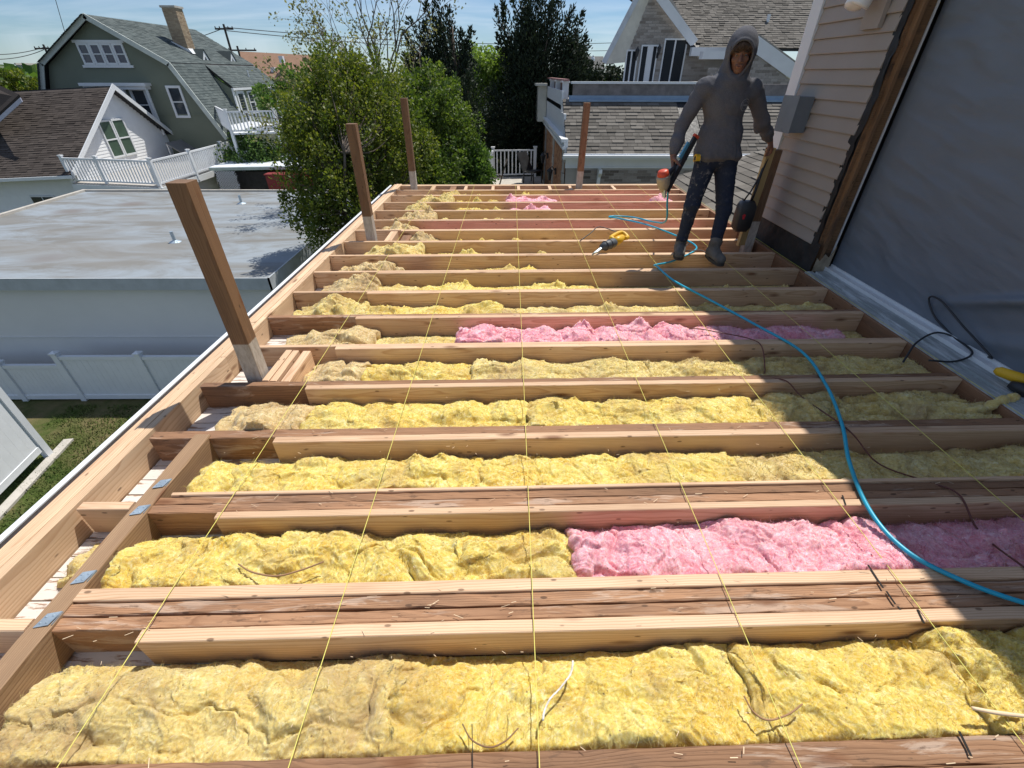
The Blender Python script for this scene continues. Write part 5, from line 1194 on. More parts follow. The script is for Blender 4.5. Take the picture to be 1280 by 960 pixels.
# ================================================================== FAR HOUSES
def far_house(pts, yd, ze, roof, wall, label, ridge_back=4.5, name='far_house'):
    """roof face given by its eave and ridge pixels at distance yd"""
    (x0, y0), (x1, y1), (x2, y2), (x3, y3) = pts
    a, b = at(x0, y0, Y=yd), at(x1, y1, Y=yd); c, d = at(x2, y2, Y=yd + ridge_back), at(x3, y3, Y=yd + ridge_back)
    h = thing(name, label, 'house', (a.x, yd, GZ)); o_ = Vector((a.x, yd, GZ))
    g = MB(); g.slab([a - o_, b - o_, c - o_, d - o_], .12, (0, 0, 1)); g.slab([d - o_, c - o_, Vector((b.x, yd + 2 * ridge_back, b.z)) - o_, Vector((a.x, yd + 2 * ridge_back, a.z)) - o_], .12, (0, 0, 1)); g.obj('roof', roof, h)
    g = MB(); g.box((.3, .3, 0), (b.x - a.x - .3, 2 * ridge_back - .3, min(a.z, b.z) - GZ - .02))
    m_ = (d.x + c.x) / 2
    g.obj('wall', wall, h)
    return h, o_
MT['rbrown'] = plain('red_brown_roof', (.28, .165, .105), .9, var=.12, scale=2, bump=.01, bscale=20)
MT['rdark'] = plain('dark_roof', (.10, .10, .095), .9, var=.2, scale=2)
MT['wpale'] = plain('pale_wall', (.45, .45, .42), .8)
h, o_ = far_house([(310, 112), (420, 112), (415, 72), (300, 66)], 52, 0, MT['rbrown'], MT['wpale'], 'house with broad red brown roof behind the green gambrel house', 5)
for x, y in ((342, 88), (352, 74)):
    q = at(x, y, Y=54.5) - o_; g = MB(); g.box((q.x - .2, q.y - .2, q.z - .3), (q.x + .2, q.y + .2, q.z + .25)); g.obj('roof_vent', MT['white'], h)
far_house([(598, 92), (634, 92), (632, 70), (600, 70)], 60, 0, MT['rdark'], MT['wpale'], 'distant grey roof showing between the two dark cedars', 4)
h, o_ = far_house([(722, 88), (756, 88), (754, 72), (724, 72)], 60, 0, MT['rdark'], MT['wpale'], 'distant dark roof with a small white vent right of the big cedar', 4)
q = at(741, 76, Y=59.5) - o_; g = MB(); g.lathe([(.22, 0), (.2, .2), (.05, .5)], tuple(q), 8); g.obj('roof_vent', MT['white'], h)
MT['wgrey'] = plain('grey_wall', (.22, .24, .25), .8)
far_house([(395, 118), (470, 112), (465, 84), (425, 72)], 46, 0, plain('mauve_roof', (.17, .16, .165), .9), MT['wgrey'], 'grey gabled house half hidden behind the bare branched tree', 4)
for k, (x0, x1, yt, yb, mt, lb) in enumerate(((20, 30, 81, 100, 'wgrey', 'slim distant tower block at the left horizon'), (30, 54, 88, 100, 'rbrown', 'distant low brown block on the left horizon'), (41, 54, 104, 112, 'white', 'small white distant building beside the green house'), (0, 18, 104, 114, 'wgrey', 'faint grey distant building at the far left'))):
    a, b = at(x0, yt, Y=150), at(x1, yb, Y=150); h = thing('distant_building', lb, 'building', (a.x, 150, GZ))
    g = MB(); w = b.x - a.x; g.box((0, 0, 0), (w, 10, a.z - GZ)); g.obj('wall', MT[mt], h)
    for j in range(3):
        for i in range(4):
            g = MB(); g.box((w * (.08 + .23 * i), -.1, a.z - GZ - 1.2 - j * 1.3), (w * (.08 + .23 * i) + w * .12, -.01, a.z - GZ - .5 - j * 1.3)); g.obj('window', MT['glass'], h)
    g = MB(); g.box((-.2, -.2, a.z - GZ + .01), (w + .2, 10.2, a.z - GZ + .4)); g.obj('roof', MT['concrete'], h)

# ================================================================== POLES AND WIRES
MT['pole'] = plain('pole_wood', (.07, .06, .055), .9, var=.2)
def pole(x, y, Y, arm, label, rot=0):
    t = at(x, y, Y=Y); p = thing('utility_pole', label, 'utility pole', (t.x, Y, GZ), rot)
    g = MB(); g.tube([(0, 0, 0), (0, 0, t.z - GZ + .2)], [.17, .11], 10); g.obj('pole', MT['pole'], p)
    for k in range(2 if arm > 1.5 else 1): g = MB(); g.box((-arm, -.14, t.z - GZ - .3 - .8 * k), (arm, -.121, t.z - GZ - .14 - .8 * k)); g.obj('crossarm', MT['pole'], p)
    for sx in (-1, -.5, .5, 1): g = MB(); g.lathe([(.05, 0), (.07, .06), (.03, .16)], (sx * arm * .92, -.13, t.z - GZ - .138), 6); g.obj('insulator', MT['pole'], p)
    return t
p1 = pole(280, 33, 62, 1.0, 'utility pole rising above the roof of the green house')
p2 = pole(55, 58, 70, 1.2, 'utility pole at the left, cut by the roof line of the green house')
p3 = pole(297, 60, 66, 2.2, 'low utility pole top with wide crossarm beside the green house ridge')
def wire(a, b, sag, label, r=.035):
    a, b = Vector(a), Vector(b); P = [a.lerp(b, t / 24) - Vector((0, 0, 4 * sag * (t / 24) * (1 - t / 24))) for t in range(25)]
    g = MB(); g.tube(P, r, 5); tag(g.obj('overhead_wire', MT['pole']), label, 'wire', 'overhead power lines')
wire(at(280, 34, Y=62), at(800, 52, Y=90), .8, 'upper overhead wire running right from the pole above the green house'); wire(at(280, 38, Y=62), at(800, 62, Y=90), .8, 'lower overhead wire running right from the pole above the green house')
wire(at(-40, 66, Y=66), at(55, 59, Y=70), .4, 'upper wire at the far left, reaching the left pole'); wire(at(-40, 72, Y=66), at(55, 62, Y=70), .5, 'lower wire at the far left, reaching the left pole'); wire(at(55, 59, Y=70), at(280, 35, Y=62), 1.2, 'wire sagging between the two left poles behind the green house')
g = MB(); g.tube([at(68, -5, Y=45), at(83, 47, Y=45)], .02, 4); tag(g.obj('guy_wire', MT['pole']), 'faint slanting guy wire above the peak of the green house', 'wire')

# ================================================================== PATIO AND STAIR RAIL BEHIND THE DECK
pz = -2.15
pt = thing('patio_rail', 'white railing with thin balusters beside the patio, in front of the dark trees', 'railing')
a, b = at(617, 221, Z=pz), at(668, 220, Z=pz); railing(pt, [tuple(a), tuple(b)], .98, step=.15, bal=.05)
c = at(611, 236, Z=pz); railing(pt, [tuple(c), tuple(a)], .98, step=.3, bal=.03, posts=[tuple(c), tuple(c.lerp(a, .5))])
g = MB(); g.slab([Vector((a.x - .3, b.y - 5, pz - .02)), Vector((b.x + .3, b.y - 5, pz - .02)), Vector((b.x + .3, b.y + .1, pz - .02)), Vector((a.x - .3, a.y + .1, pz - .02))], -.1, (0, 0, 1)); g.box((a.x - .3, b.y - 5, GZ), (b.x + .3, b.y, pz - .13)); tag(g.obj('patio', MT['concrete']), 'pale concrete patio between the deck and the white railing', 'patio')
fu = at(656, 216, Z=pz); ch = thing('garden_chair', 'black folded garden lounger standing against the orange brick wall', 'chair', (fu.x + .25, fu.y - 2.2, pz), .9)
g = MB(); g.slab([(-.3, -.25, .42), (.3, -.25, .42), (.3, .3, .38), (-.3, .3, .38)], .05, (0, 0, 1)); g.obj('seat', MT['black'], ch)
g = MB(); g.slab([(-.3, .3, .42), (.3, .3, .42), (.3, .62, 1.05), (-.3, .62, 1.05)], .05, (0, -1, .3)); g.obj('backrest', MT['black'], ch)
for sx in (-.27, .27):
    for sy in (-.22, .28): g = MB(); g.bar((sx, sy, 0), (sx, sy * .9, .40), .035, .035, (1, 0, 0)); g.obj('leg', MT['black'], ch)
# ================================================================== TREES
def leafmat(name, dark, mid, light, trans=.25, rough=.55):
    M = Mat(name, rough, .35); t = M.attr('hue')
    c = M.ramp(t, (0, dark), (.5, mid), (1, light)); M.col(c)
    tr = M.n.new('ShaderNodeBsdfTranslucent'); M.l(M.mix(1., c, (1.5, 1.6, .7), 'MULTIPLY'), tr.inputs[0]); ms = M.n.new('ShaderNodeMixShader'); ms.inputs[0].default_value = trans
    out = M.n['Material Output']; M.l(M.b.outputs[0], ms.inputs[1]); M.l(tr.outputs[0], ms.inputs[2]); M.l(ms.outputs[0], out.inputs[0]); return M.m
def leaf_mesh(name, P, D, size, aspect, hue, R, droop=.3):
    """one folded leaf (two quads) per point; D is the direction it points in"""
    n = len(P); D = D / np.linalg.norm(D, axis=1)[:, None]
    S = np.cross(D, R.normal(size=(n, 3))); S /= np.linalg.norm(S, axis=1)[:, None]; Nn = np.cross(S, D)
    L = (size * R.uniform(.65, 1.35, n))[:, None]; Wd = L * aspect
    m1 = P + D * L * .45 + Nn * L * .05
    V = np.concatenate([P, m1 + S * Wd, P + D * L, m1 - S * Wd]); i = np.arange(n)
    me = npmesh(name, V, np.stack([i, n + i, 2*n + i, 3*n + i], 1)); fattr(me, 'hue', np.tile(hue, 4)); return me
MT['bark'] = plain('bark', (.14, .11, .085), .9, var=.35, scale=9, bump=.02, bscale=25)
def tree(name, label, base, blobs, nclump, nleaf, size, mat, cat='tree', aspect=.28, cr=(.18, .36), up=.25, seed=1, trunk=.10, nbranch=40, shell=.45, elong=1.0, group=None, spread=1.12):
    R = np.random.RandomState(seed); base = Vector(base); t = thing(name, label, cat, tuple(base), 0, group)
    vol = np.array([b[3] * b[4] * b[5] for b in blobs]) ** .8; vol = vol / vol.sum(); C = []; CR = []
    k = R.choice(len(blobs), nclump, p=vol)
    for j in k:
        b = blobs[j]; d = R.normal(size=3); d /= np.linalg.norm(d); r = R.uniform(shell, 1.) ** .6 * R.choice((1., 1., spread))
        C.append([b[0] + d[0]*b[3]*r, b[1] + d[1]*b[4]*r, b[2] + d[2]*b[5]*r]); CR.append(R.uniform(*cr))
    C = np.array(C) - np.array(base); CR = np.array(CR); hc = R.uniform(0, 1, nclump)
    idx = R.randint(0, nclump, nleaf); d = R.normal(size=(nleaf, 3)); d /= np.linalg.norm(d, axis=1)[:, None]; rr = R.uniform(.15, 1, nleaf) ** .5
    off = d * (rr * CR[idx])[:, None]; off[:, 2] *= elong
    P = C[idx] + off
    D = d + R.normal(size=(nleaf, 3)) * .6 + np.array([0, 0, up])
    hue = np.clip(.35 * hc[idx] + .65 * R.uniform(0, 1, nleaf) ** 1.2 , 0, 1)
    link('crown', leaf_mesh('crown', P, D, size, aspect, hue, R), mat, t)
    # trunk and limbs
    ctr = np.array([np.average([b[i] for b in blobs], weights=vol) for i in range(3)]) - np.array(base)
    g = MB(); hub = []
    for q in range(4):
        e = Vector((ctr[0] + R.normal() * .5, ctr[1] + R.normal() * .5, ctr[2] * R.uniform(.7, 1.1))); s0 = Vector((R.normal() * .08, R.normal() * .08, 0))
        pts = spline([s0, s0.lerp(e, .35) + Vector((R.normal() * .12, R.normal() * .12, 0)), s0.lerp(e, .7) + Vector((R.normal() * .15, R.normal() * .15, 0)), e], 5)
        g.tube(pts, [trunk * (1 - .7 * i / (len(pts) - 1)) for i in range(len(pts))], 7); hub += pts[5:]
    g.obj('trunk', MT['bark'], t, True)
    g = MB(); sel = R.choice(nclump, min(nbranch, nclump), replace=False)
    for j in sel:
        c = Vector(C[j]); h = min(hub, key=lambda q: (q - c).length + .6 * max(0, q.z - c.z)); m_ = h.lerp(c, .5) + Vector((R.normal() * .1, R.normal() * .1, -.12 * (c - h).length + R.normal() * .05))
        pts = spline([h, m_, c], 4); g.tube(pts, [max(.006, trunk * .28 * (1 - .85 * i / (len(pts) - 1))) for i in range(len(pts))], 5)
    g.obj('branches', MT['bark'], t, True, kind='stuff'); return t
def B(x, y, Y, rx, ry, rz): p = at(x, y, Y=Y); return (p.x, p.y, p.z, rx, ry, rz)
MT['lf_yg'] = leafmat('yellow_green_leaves', (.04, .07, .012), (.115, .15, .022), (.28, .28, .05), .36)
MT['lf_g'] = leafmat('fresh_green_leaves', (.045, .09, .022), (.09, .16, .04), (.17, .25, .07), .35)
MT['lf_mix'] = leafmat('mixed_green_leaves', (.04, .08, .016), (.10, .15, .03), (.20, .25, .055), .35)
MT['lf_pale'] = leafmat('pale_leaves', (.09, .15, .03), (.18, .26, .06), (.30, .38, .11), .4)
MT['lf_cedar'] = leafmat('cedar_sprays', (.010, .018, .010), (.022, .036, .018), (.045, .065, .028), .08, .7)
MT['lf_bud'] = leafmat('sparse_spring_leaves', (.12, .13, .06), (.19, .19, .10), (.26, .24, .14), .35)
tree('leafy_bush', 'large yellow green leafy bush rising behind the left posts and overhanging the flat roof', (-4.4, 12.6, GZ),
     [B(392, 150, 12.4, .75, .8, .75), B(425, 108, 13.2, .85, .9, .75), B(470, 105, 13.8, .9, .9, .75), B(405, 210, 11.9, .95, .9, .8), B(450, 170, 12.6, 1.2, 1., 1.1), B(500, 185, 13.0, .85, .9, .8), B(392, 262, 11.4, .55, .6, .5), B(430, 250, 11.6, .9, .9, .8), B(462, 225, 12.3, .8, .8, .8), B(412, 300, 11.2, .45, .5, .6), B(368, 238, 11.9, .45, .5, .3), B(375, 182, 12.4, .55, .6, .5)],
     820, 50000, .074, MT['lf_yg'], 'bush', seed=3, trunk=.09, nbranch=260, shell=.25, cr=(.09, .22), aspect=.30, elong=1.9, spread=1.22)
tree('broadleaf_shrub', 'mid green broadleaf shrub between the bush and the dark cedar, behind the far left post', (-1.9, 14.6, GZ),
     [B(512, 150, 15.0, .85, .9, .75), B(552, 150, 15.8, .8, .8, .8), B(512, 205, 14.4, .8, .8, .6), B(552, 205, 14.6, .6, .7, .6), B(500, 118, 15.8, .8, .7, .55), B(540, 228, 14.0, .7, .6, .4), B(535, 115, 16.5, .9, .7, .6), B(578, 165, 16.5, .6, .6, .6)],
     420, 26000, .088, MT['lf_mix'], 'shrub', seed=5, trunk=.07, nbranch=110, shell=.25, cr=(.12, .28), aspect=.34, elong=1.3, spread=1.15)
tree('round_shrub', 'low bright green shrub with pale leaf tips beside the white patio railing', (-1.2, 16.6, GZ),
     [B(580, 202, 16.6, .8, .7, .65), B(570, 224, 16.0, .9, .7, .5), B(598, 224, 16.2, .42, .6, .5), B(580, 184, 17, .5, .5, .35)],
     130, 12000, .10, MT['lf_g'], 'shrub', seed=6, trunk=.06, nbranch=30, cr=(.18, .34), aspect=.36)
def bare(name, label, base, tips, seed):
    """forking bare tree: limbs rise from a low fork and split again and again towards the given tips"""
    R = np.random.RandomState(seed); base = Vector(base); t = thing(name, label, 'tree', tuple(base)); ends = []
    g = MB(); fork = Vector((.1, 0, 4.6)); g.tube([(0, 0, 0), (.03, .02, 2.4), fork], [.15, .12, .10], 9); g.obj('trunk', MT['bark'], t, True); g = MB()
    def grow(p, d, L, r, depth):
        k = 4; P = [p]; dd = d.normalized()
        for i in range(k): dd = (dd + Vector(R.normal(size=3) * .13) + Vector((0, 0, .05))).normalized(); P.append(P[-1] + dd * L / k)
        g.tube(P, [r * (1 - .42 * i / k) for i in range(k + 1)], 6 if r > .02 else 4)
        if depth == 0: ends.append(P[-1]); ends.append(P[-2]); return
        for j in range(R.randint(2, 4)):
            q = P[R.randint(2, k + 1)] if j else P[-1]
            side = Vector(R.normal(size=3)); side -= dd * side.dot(dd); side.normalize(); grow(q, dd + side * R.uniform(.35, .75), L * R.uniform(.62, .85), r * R.uniform(.48, .62), depth - 1)
    for x, y in tips:
        e = at(x, y, Y=base.y + R.uniform(-.6, .6)) - base; v = e - fork; grow(fork, v + Vector((0, 0, .5)), v.length * .52, .075, 4)
    g.obj('branches', MT['bark'], t, True, kind='stuff')
    E = np.array([tuple(e) for e in ends]); n = 3400; P = E[R.randint(0, len(E), n)] + R.normal(size=(n, 3)) * .10; link('crown', leaf_mesh('crown', P, R.normal(size=(n, 3)) + np.array([0, 0, .4]), .085, .34, R.uniform(0, 1, n), R), MT['lf_bud'], t)
bare('bare_tree', 'thin tree with mostly bare forked branches and sparse buds above the leafy bush', (-4.2, 18.5, GZ), [(440, 55), (470, 20), (500, 30), (412, 72), (520, 70), (485, 60)], 8)
tree('light_tree', 'light green tree showing between the two dark cedars', (-.4, 24.6, GZ),
     [B(618, 88, 24.6, .9, .8, .7), B(610, 108, 24.6, .8, .8, .7), B(634, 84, 24.6, .5, .5, .45)],
     110, 8000, .13, MT['lf_pale'], seed=9, trunk=.12, nbranch=30, cr=(.25, .45), aspect=.34)
def cedar(name, label, base, plumes, seed, nleaf, size=.13):
    """a red cedar: ascending feathery plumes round an upright trunk; plume = (px, py of tip, depth, length, radius)"""
    R = np.random.RandomState(seed); base = Vector(base); t = thing(name, label, 'tree', tuple(base), 0, 'dark cedars beyond the deck')
    P = []; D = []; W_ = np.array([p[3] * p[4] for p in plumes]); W_ = W_ / W_.sum(); g = MB(); hz = max(at(p[0], p[1], Y=p[2]).z for p in plumes) - GZ
    g.tube([(0, 0, 0), (.1, 0, hz * .5), (0, 0, hz * .9)], [.24, .15, .03], 8); g.obj('trunk', MT['bark'], t, True); g = MB(); H = []
    for p, w in zip(plumes, W_):
        tip = np.array(at(p[0], p[1], Y=p[2])) - np.array(base); n = int(nleaf * w); inner = np.array([0, 0, max(.5, tip[2] - p[3] * 1.6)]); ax = tip - inner; ax /= np.linalg.norm(ax); ax = ax + np.array([0, 0, .55]); ax /= np.linalg.norm(ax)
        s = R.uniform(0, 1, n) ** .8; m_ = 12; sub = R.normal(size=(m_, 3)) * .55; k = R.randint(0, m_, n)
        c = tip - ax * (s * p[3])[:, None]; rad = p[4] * np.clip(s * 2.2 + .12, 0, 1)
        P.append(c + (sub[k] * .75 + R.normal(size=(n, 3)) * .33) * rad[:, None]); D.append(ax + R.normal(size=(n, 3)) * .55 + sub[k] * .5); H.append(np.clip(R.uniform(0, 1, n) * .7 + .3 * R.random() , 0, 1))
        e = Vector(tip - ax * p[3] * .3); g.tube([Vector((0, 0, max(.4, e.z - p[3] * 1.1))), Vector((e.x * .55, e.y * .55, e.z - p[3] * .6)), e], [.07, .05, .012], 5)
    g.obj('branches', MT['bark'], t, True, kind='stuff')
    P, D, H = np.concatenate(P), np.concatenate(D), np.concatenate(H)
    link('crown', leaf_mesh('crown', P, D, size, .20, H, R), MT['lf_cedar'], t); return t
rr_ = random.Random(4)
pl = [(545, -12, 20, 2.0, .34), (532, 2, 20, 1.6, .32), (560, 8, 20, 1.6, .30), (512, 22, 20, 1.3, .26), (505, 38, 20, 1.3, .30), (528, 30, 19.6, 1.8, .40), (550, 28, 19.6, 1.9, .42), (575, 38, 20, 1.3, .28), (588, 36, 20.2, 1.1, .2), (583, 52, 20, 1.7, .42), (560, 26, 20.6, .8, .16)]
for k in range(46): x_ = rr_.uniform(506, 592); pl.append((x_, rr_.uniform(55, 190) + abs(x_ - 550) * .2, rr_.uniform(18.6, 21.2), rr_.uniform(1.1, 1.9), rr_.uniform(.35, .6)))
cedar('cedar_tree', 'dark narrow cedar left of centre with a ragged open top', (-1.9, 20, GZ), pl, 21, 42000)
pl = [(628, 2, 23, 2.6, .30), (619, 10, 23, 1.6, .22), (640, -6, 23, 1.0, .2), (655, -15, 23, 2.4, .5), (675, -25, 23, 2.6, .55), (700, -14, 23, 2.4, .5), (718, 8, 23, 1.8, .36), (728, 16, 23, 2.0, .34), (731, 46, 23, 1.3, .34), (690, 5, 22.5, 2.5, .6), (662, 8, 22.5, 2.5, .6), (645, 40, 22.6, 2.2, .55), (622, 44, 23, 1.2, .3), (712, 48, 22.6, 2.2, .6)]
for k in range(72): x_ = rr_.uniform(612, 728); y_ = rr_.uniform(30, 215); pl.append((x_, y_ + (30 if x_ < 640 else 0), rr_.uniform(22, 25.5), rr_.uniform(1.3, 2.2), rr_.uniform(.45, .75)))
cedar('cedar_tree', 'broad dark cedar reaching above the picture, behind the patio railing', (1.2, 23.5, GZ), pl, 22, 76000, .15)
# hedges and small distant trees
def mass(name, label, x, y, Y, rx, rz, mat, seed, n=5000, size=.2):
    p = at(x, y, Y=Y); tree(name, label, (p.x, p.y, GZ), [(p.x, p.y, p.z, rx, rx * .7, rz), (p.x + rx * .5, p.y, p.z - rz * .5, rx * .8, rx * .6, rz * .7), (p.x - rx * .5, p.y, p.z - rz * .4, rx * .7, rx * .6, rz * .8)], 60, n, size, mat, seed=seed, nbranch=12, cr=(.3, .6), aspect=.34)
mass('hedge_tree', 'yellow green tree top over the brown roof at the far left', 24, 112, 60, 3.2, 1.8, MT['lf_yg'], 31, 5000, .3)
mass('hedge_tree', 'green bushes under the white upper deck of the green house', 320, 196, 27.5, 1.9, 1.0, MT['lf_g'], 32, 9000, .13)
mass('dark_tree', 'small dark tree beside the distant roof right of the big cedar', 746, 98, 44, 1.9, 1.0, MT['lf_cedar'], 33, 5000, .2)
mass('dark_tree', 'dark green tree filling the gap behind the leafy bush', 400, 118, 30, 3.2, 1.5, MT['lf_g'], 34, 9000, .2)
mass('dark_tree', 'dark undergrowth low between the shrubs and the white patio railing', 605, 175, 26, 2.2, 1.6, MT['lf_cedar'], 35, 9000, .18)
mass('far_tree', 'distant pale green tree between the narrow cedar and the grey roof', 590, 84, 55, 2.2, 1.6, MT['lf_pale'], 36, 4000, .25)
# the far line of trees and roofs along the horizon
R = np.random.RandomState(77); n = 26000; ang = R.uniform(-1.15, .75, n); dist = R.uniform(110, 170, n); hh = 5.6 + 1.0 * fbm(ang * 14, 0.3, 1, 4) * 3
P = np.stack([np.sin(ang) * dist, np.cos(ang) * dist, GZ + R.uniform(0, 1, n) ** .7 * np.clip(hh, 2.5, 7.2)], 1); D = R.normal(size=(n, 3))
o = link('far_woods', leaf_mesh('far_woods', P, D, 1.5, .45, R.uniform(0, 1, n), R), MT['lf_g'], None, kind='stuff'); tag(o, 'far belt of trees along the horizon', 'woods')
# ================================================================== THE WORKER (signed distance shapes meshed as one skin)
def surface_nets(f, o, h):
    s = f < 0; nx, ny, nz = f.shape
    cor = [(i, j, k) for i in (0, 1) for j in (0, 1) for k in (0, 1)]
    def sub(a, c): return a[c[0]:nx-1+c[0], c[1]:ny-1+c[1], c[2]:nz-1+c[2]]
    cnt = sum(sub(s, c).astype(np.int8) for c in cor); act = (cnt > 0) & (cnt < 8)
    I = np.argwhere(act); idx = -np.ones(act.shape, np.int64); idx[act] = np.arange(len(I))
    F = {c: f[I[:, 0]+c[0], I[:, 1]+c[1], I[:, 2]+c[2]] for c in cor}
    acc = np.zeros((len(I), 3)); n = np.zeros(len(I))
    for a in cor:
        for ax in range(3):
            if a[ax] == 0:
                b = list(a); b[ax] = 1; b = tuple(b); fa, fb = F[a], F[b]; m = (fa < 0) != (fb < 0)
                t = np.where(m, fa / np.where(m, fa - fb, 1), 0); p = np.tile(np.array(a, float), (len(I), 1)); p[:, ax] = t
                acc[m] += p[m]; n[m] += 1
    V = (I + acc / n[:, None]) * h + o; Q = []
    for ax in range(3):
        b, c = (ax + 1) % 3, (ax + 2) % 3
        sl = [slice(0, None)] * 3; s0 = [slice(1, -1)] * 3; s1 = [slice(1, -1)] * 3; s0[ax] = slice(0, -1); s1[ax] = slice(1, None)
        A, Bv = s[tuple(s0)], s[tuple(s1)]; E = np.argwhere(A != Bv)
        if not len(E): continue
        sgn = A[tuple(E.T)]; off = np.ones(3, int); off[ax] = 0; P = E + off
        def id_(db, dc):
            q = P.copy(); q[:, b] -= db; q[:, c] -= dc; return idx[q[:, 0], q[:, 1], q[:, 2]]
        q = np.stack([id_(1, 1), id_(0, 1), id_(0, 0), id_(1, 0)], 1); q[~sgn] = q[~sgn][:, ::-1]; q = q[(q >= 0).all(1)]; Q.append(q)
    return V, np.concatenate(Q)
def smin(a, b, k):
    h = np.clip(.5 + .5 * (b - a) / k, 0, 1); return b * (1 - h) + a * h - k * h * (1 - h)
def cone(X, a, b, ra, rb, sq=(1, 1, 1)):
    a, b = np.array(a, float), np.array(b, float); sq = np.array(sq, float); p = (X - a) / sq; ba = (b - a) / sq
    t = np.clip((p @ ba) / (ba @ ba), 0, 1); d = p - t[..., None] * ba
    return (np.sqrt((d ** 2).sum(-1)) - (ra + (rb - ra) * t)) * sq.min()
def ell(X, c, r, R=None):
    p = X - np.array(c, float)
    if R is not None: p = p @ R
    r = np.array(r, float); k0 = np.sqrt(((p / r) ** 2).sum(-1)); k1 = np.sqrt(((p / r**2) ** 2).sum(-1)); return k0 * (k0 - 1) / np.maximum(k1, 1e-6)
def grid(lo, hi, h):
    ax = [np.arange(lo[i], hi[i] + h, h) for i in range(3)]; G = np.meshgrid(*ax, indexing='ij'); return np.stack(G, -1), np.array(lo, float)
def mesh_sdf(name, fn, lo, hi, h, mat, parent, **k):
    X, o = grid(lo, hi, h); C = X[::4, ::4, ::4]; dc = fn(C)
    f = np.repeat(np.repeat(np.repeat(dc, 4, 0), 4, 1), 4, 2)[:X.shape[0], :X.shape[1], :X.shape[2]].copy(); m = np.abs(f) < 4 * h * 2.3; f[m] = fn(X[m][None])[0]; V, Q = surface_nets(f, o, h); return link(name, npmesh(name, V, Q), mat, parent, True, **k)
def rotm(rx=0, ry=0, rz=0):
    return np.array(Matrix.Rotation(rz, 3, 'Z') @ Matrix.Rotation(ry, 3, 'Y') @ Matrix.Rotation(rx, 3, 'X'))

# joints in metres, relative to the point (1.78, 4.13) on the joists; +x is the picture's right, -y is towards the camera
J = dict(
 hipL=(-.085, .02, .80), hipR=(.085, .02, .80), kneeL=(-.135, -.02, .475), kneeR=(.145, -.05, .435), ankL=(-.135, .045, .10), ankR=(.125, -.10, .09),
 pel=(0., .02, .86), waist=(-.012, .02, 1.0), chest=(-.035, .01, 1.22), neck=(-.03, -.005, 1.39), head=(-.035, -.045, 1.535),
 shL=(-.235, .02, 1.325), shR=(.155, .02, 1.315), elL=(-.350, .02, 1.07), wrL=(-.400, -.06, .865), elR=(.345, .10, 1.09), wrR=(.515, .235, .945))
J = {k: np.array(v) for k, v in J.items()}
PO = Vector((1.78, 4.13, 0))
person = thing('person', 'worker in grey hooded sweatshirt and dark dusty jeans standing on joists with nail gun', 'person', PO)
MS = Mat('skin', .5, .35); MS.col(MS.ramp(MS.noise(MS.vec(), 28, 4), (.3, (.17, .082, .055)), (.7, (.21, .105, .072)))); MS.b.inputs['Subsurface Weight'].default_value = .12; MS.b.inputs['Subsurface Radius'].default_value = (.012, .004, .002); MT['skin'] = MS.m
HR = rotm(rx=.20, ry=-.05, rz=-.36)     # head looks down and a little aside
HC = J['head']
def hp(v): return HC + HR @ np.array(v)
# right hand (picture left) grips the nailer handle, left hand rests over the post top
def hand(base, fwd, palm, side, curl, spread=.0, thumb=None):
    """finger chains: list of (points, radii); fwd towards the fingers, palm = palm normal, side = thumb side"""
    base, fwd, palm, side = [np.array(v, float) for v in (base, fwd, palm, side)]; fwd /= np.linalg.norm(fwd); palm -= fwd * (palm @ fwd); palm /= np.linalg.norm(palm); side = np.cross(palm, fwd) * np.sign(np.cross(palm, fwd) @ side)
    out = []; kn = []
    for i, (s, L, r) in enumerate(((.030, .073, .0092), (.010, .080, .0095), (-.011, .075, .0090), (-.030, .060, .0080))):
        k = base + fwd * (.088 - .004 * abs(i - 1)) + side * s; kn.append(k); P = [k]; ang = 0; d = fwd
        for q, (fr, c) in enumerate(((.45, curl[0]), (.32, curl[1]), (.23, curl[2]))):
            ang += c * (1 + .08 * (i - 1.5)); d = fwd * math.cos(ang) + palm * math.sin(ang) + side * spread * (1.5 - i) * .1; P.append(P[-1] + d * L * fr)
        out.append((P, [r, r * .96, r * .88, r * .78]))
    th = thumb or (.5, .6)
    b = base + fwd * .025 + side * .030 + palm * .008; d1 = fwd * .62 + side * .62 + palm * th[0]; d1 /= np.linalg.norm(d1); d2 = fwd * .8 + side * .15 + palm * th[1]; d2 /= np.linalg.norm(d2)
    out.append(([b, b + d1 * .038, b + d1 * .038 + d2 * .030, b + d1 * .038 + d2 * .054], [.014, .0115, .0105, .009])); return base, kn, out
hL = hand(J['wrL'] + np.array([.0, -.006, -.008]), (.06, -.35, -.9), (.75, -.35, .12), (0, -1, .3), (1.15, 1.25, .8))
hR = hand(J['wrR'] + np.array([.004, .0, -.004]), (.50, .30, -.55), (-.55, .45, -.60), (-.6, -.7, .1), (.45, .8, .6), .4)
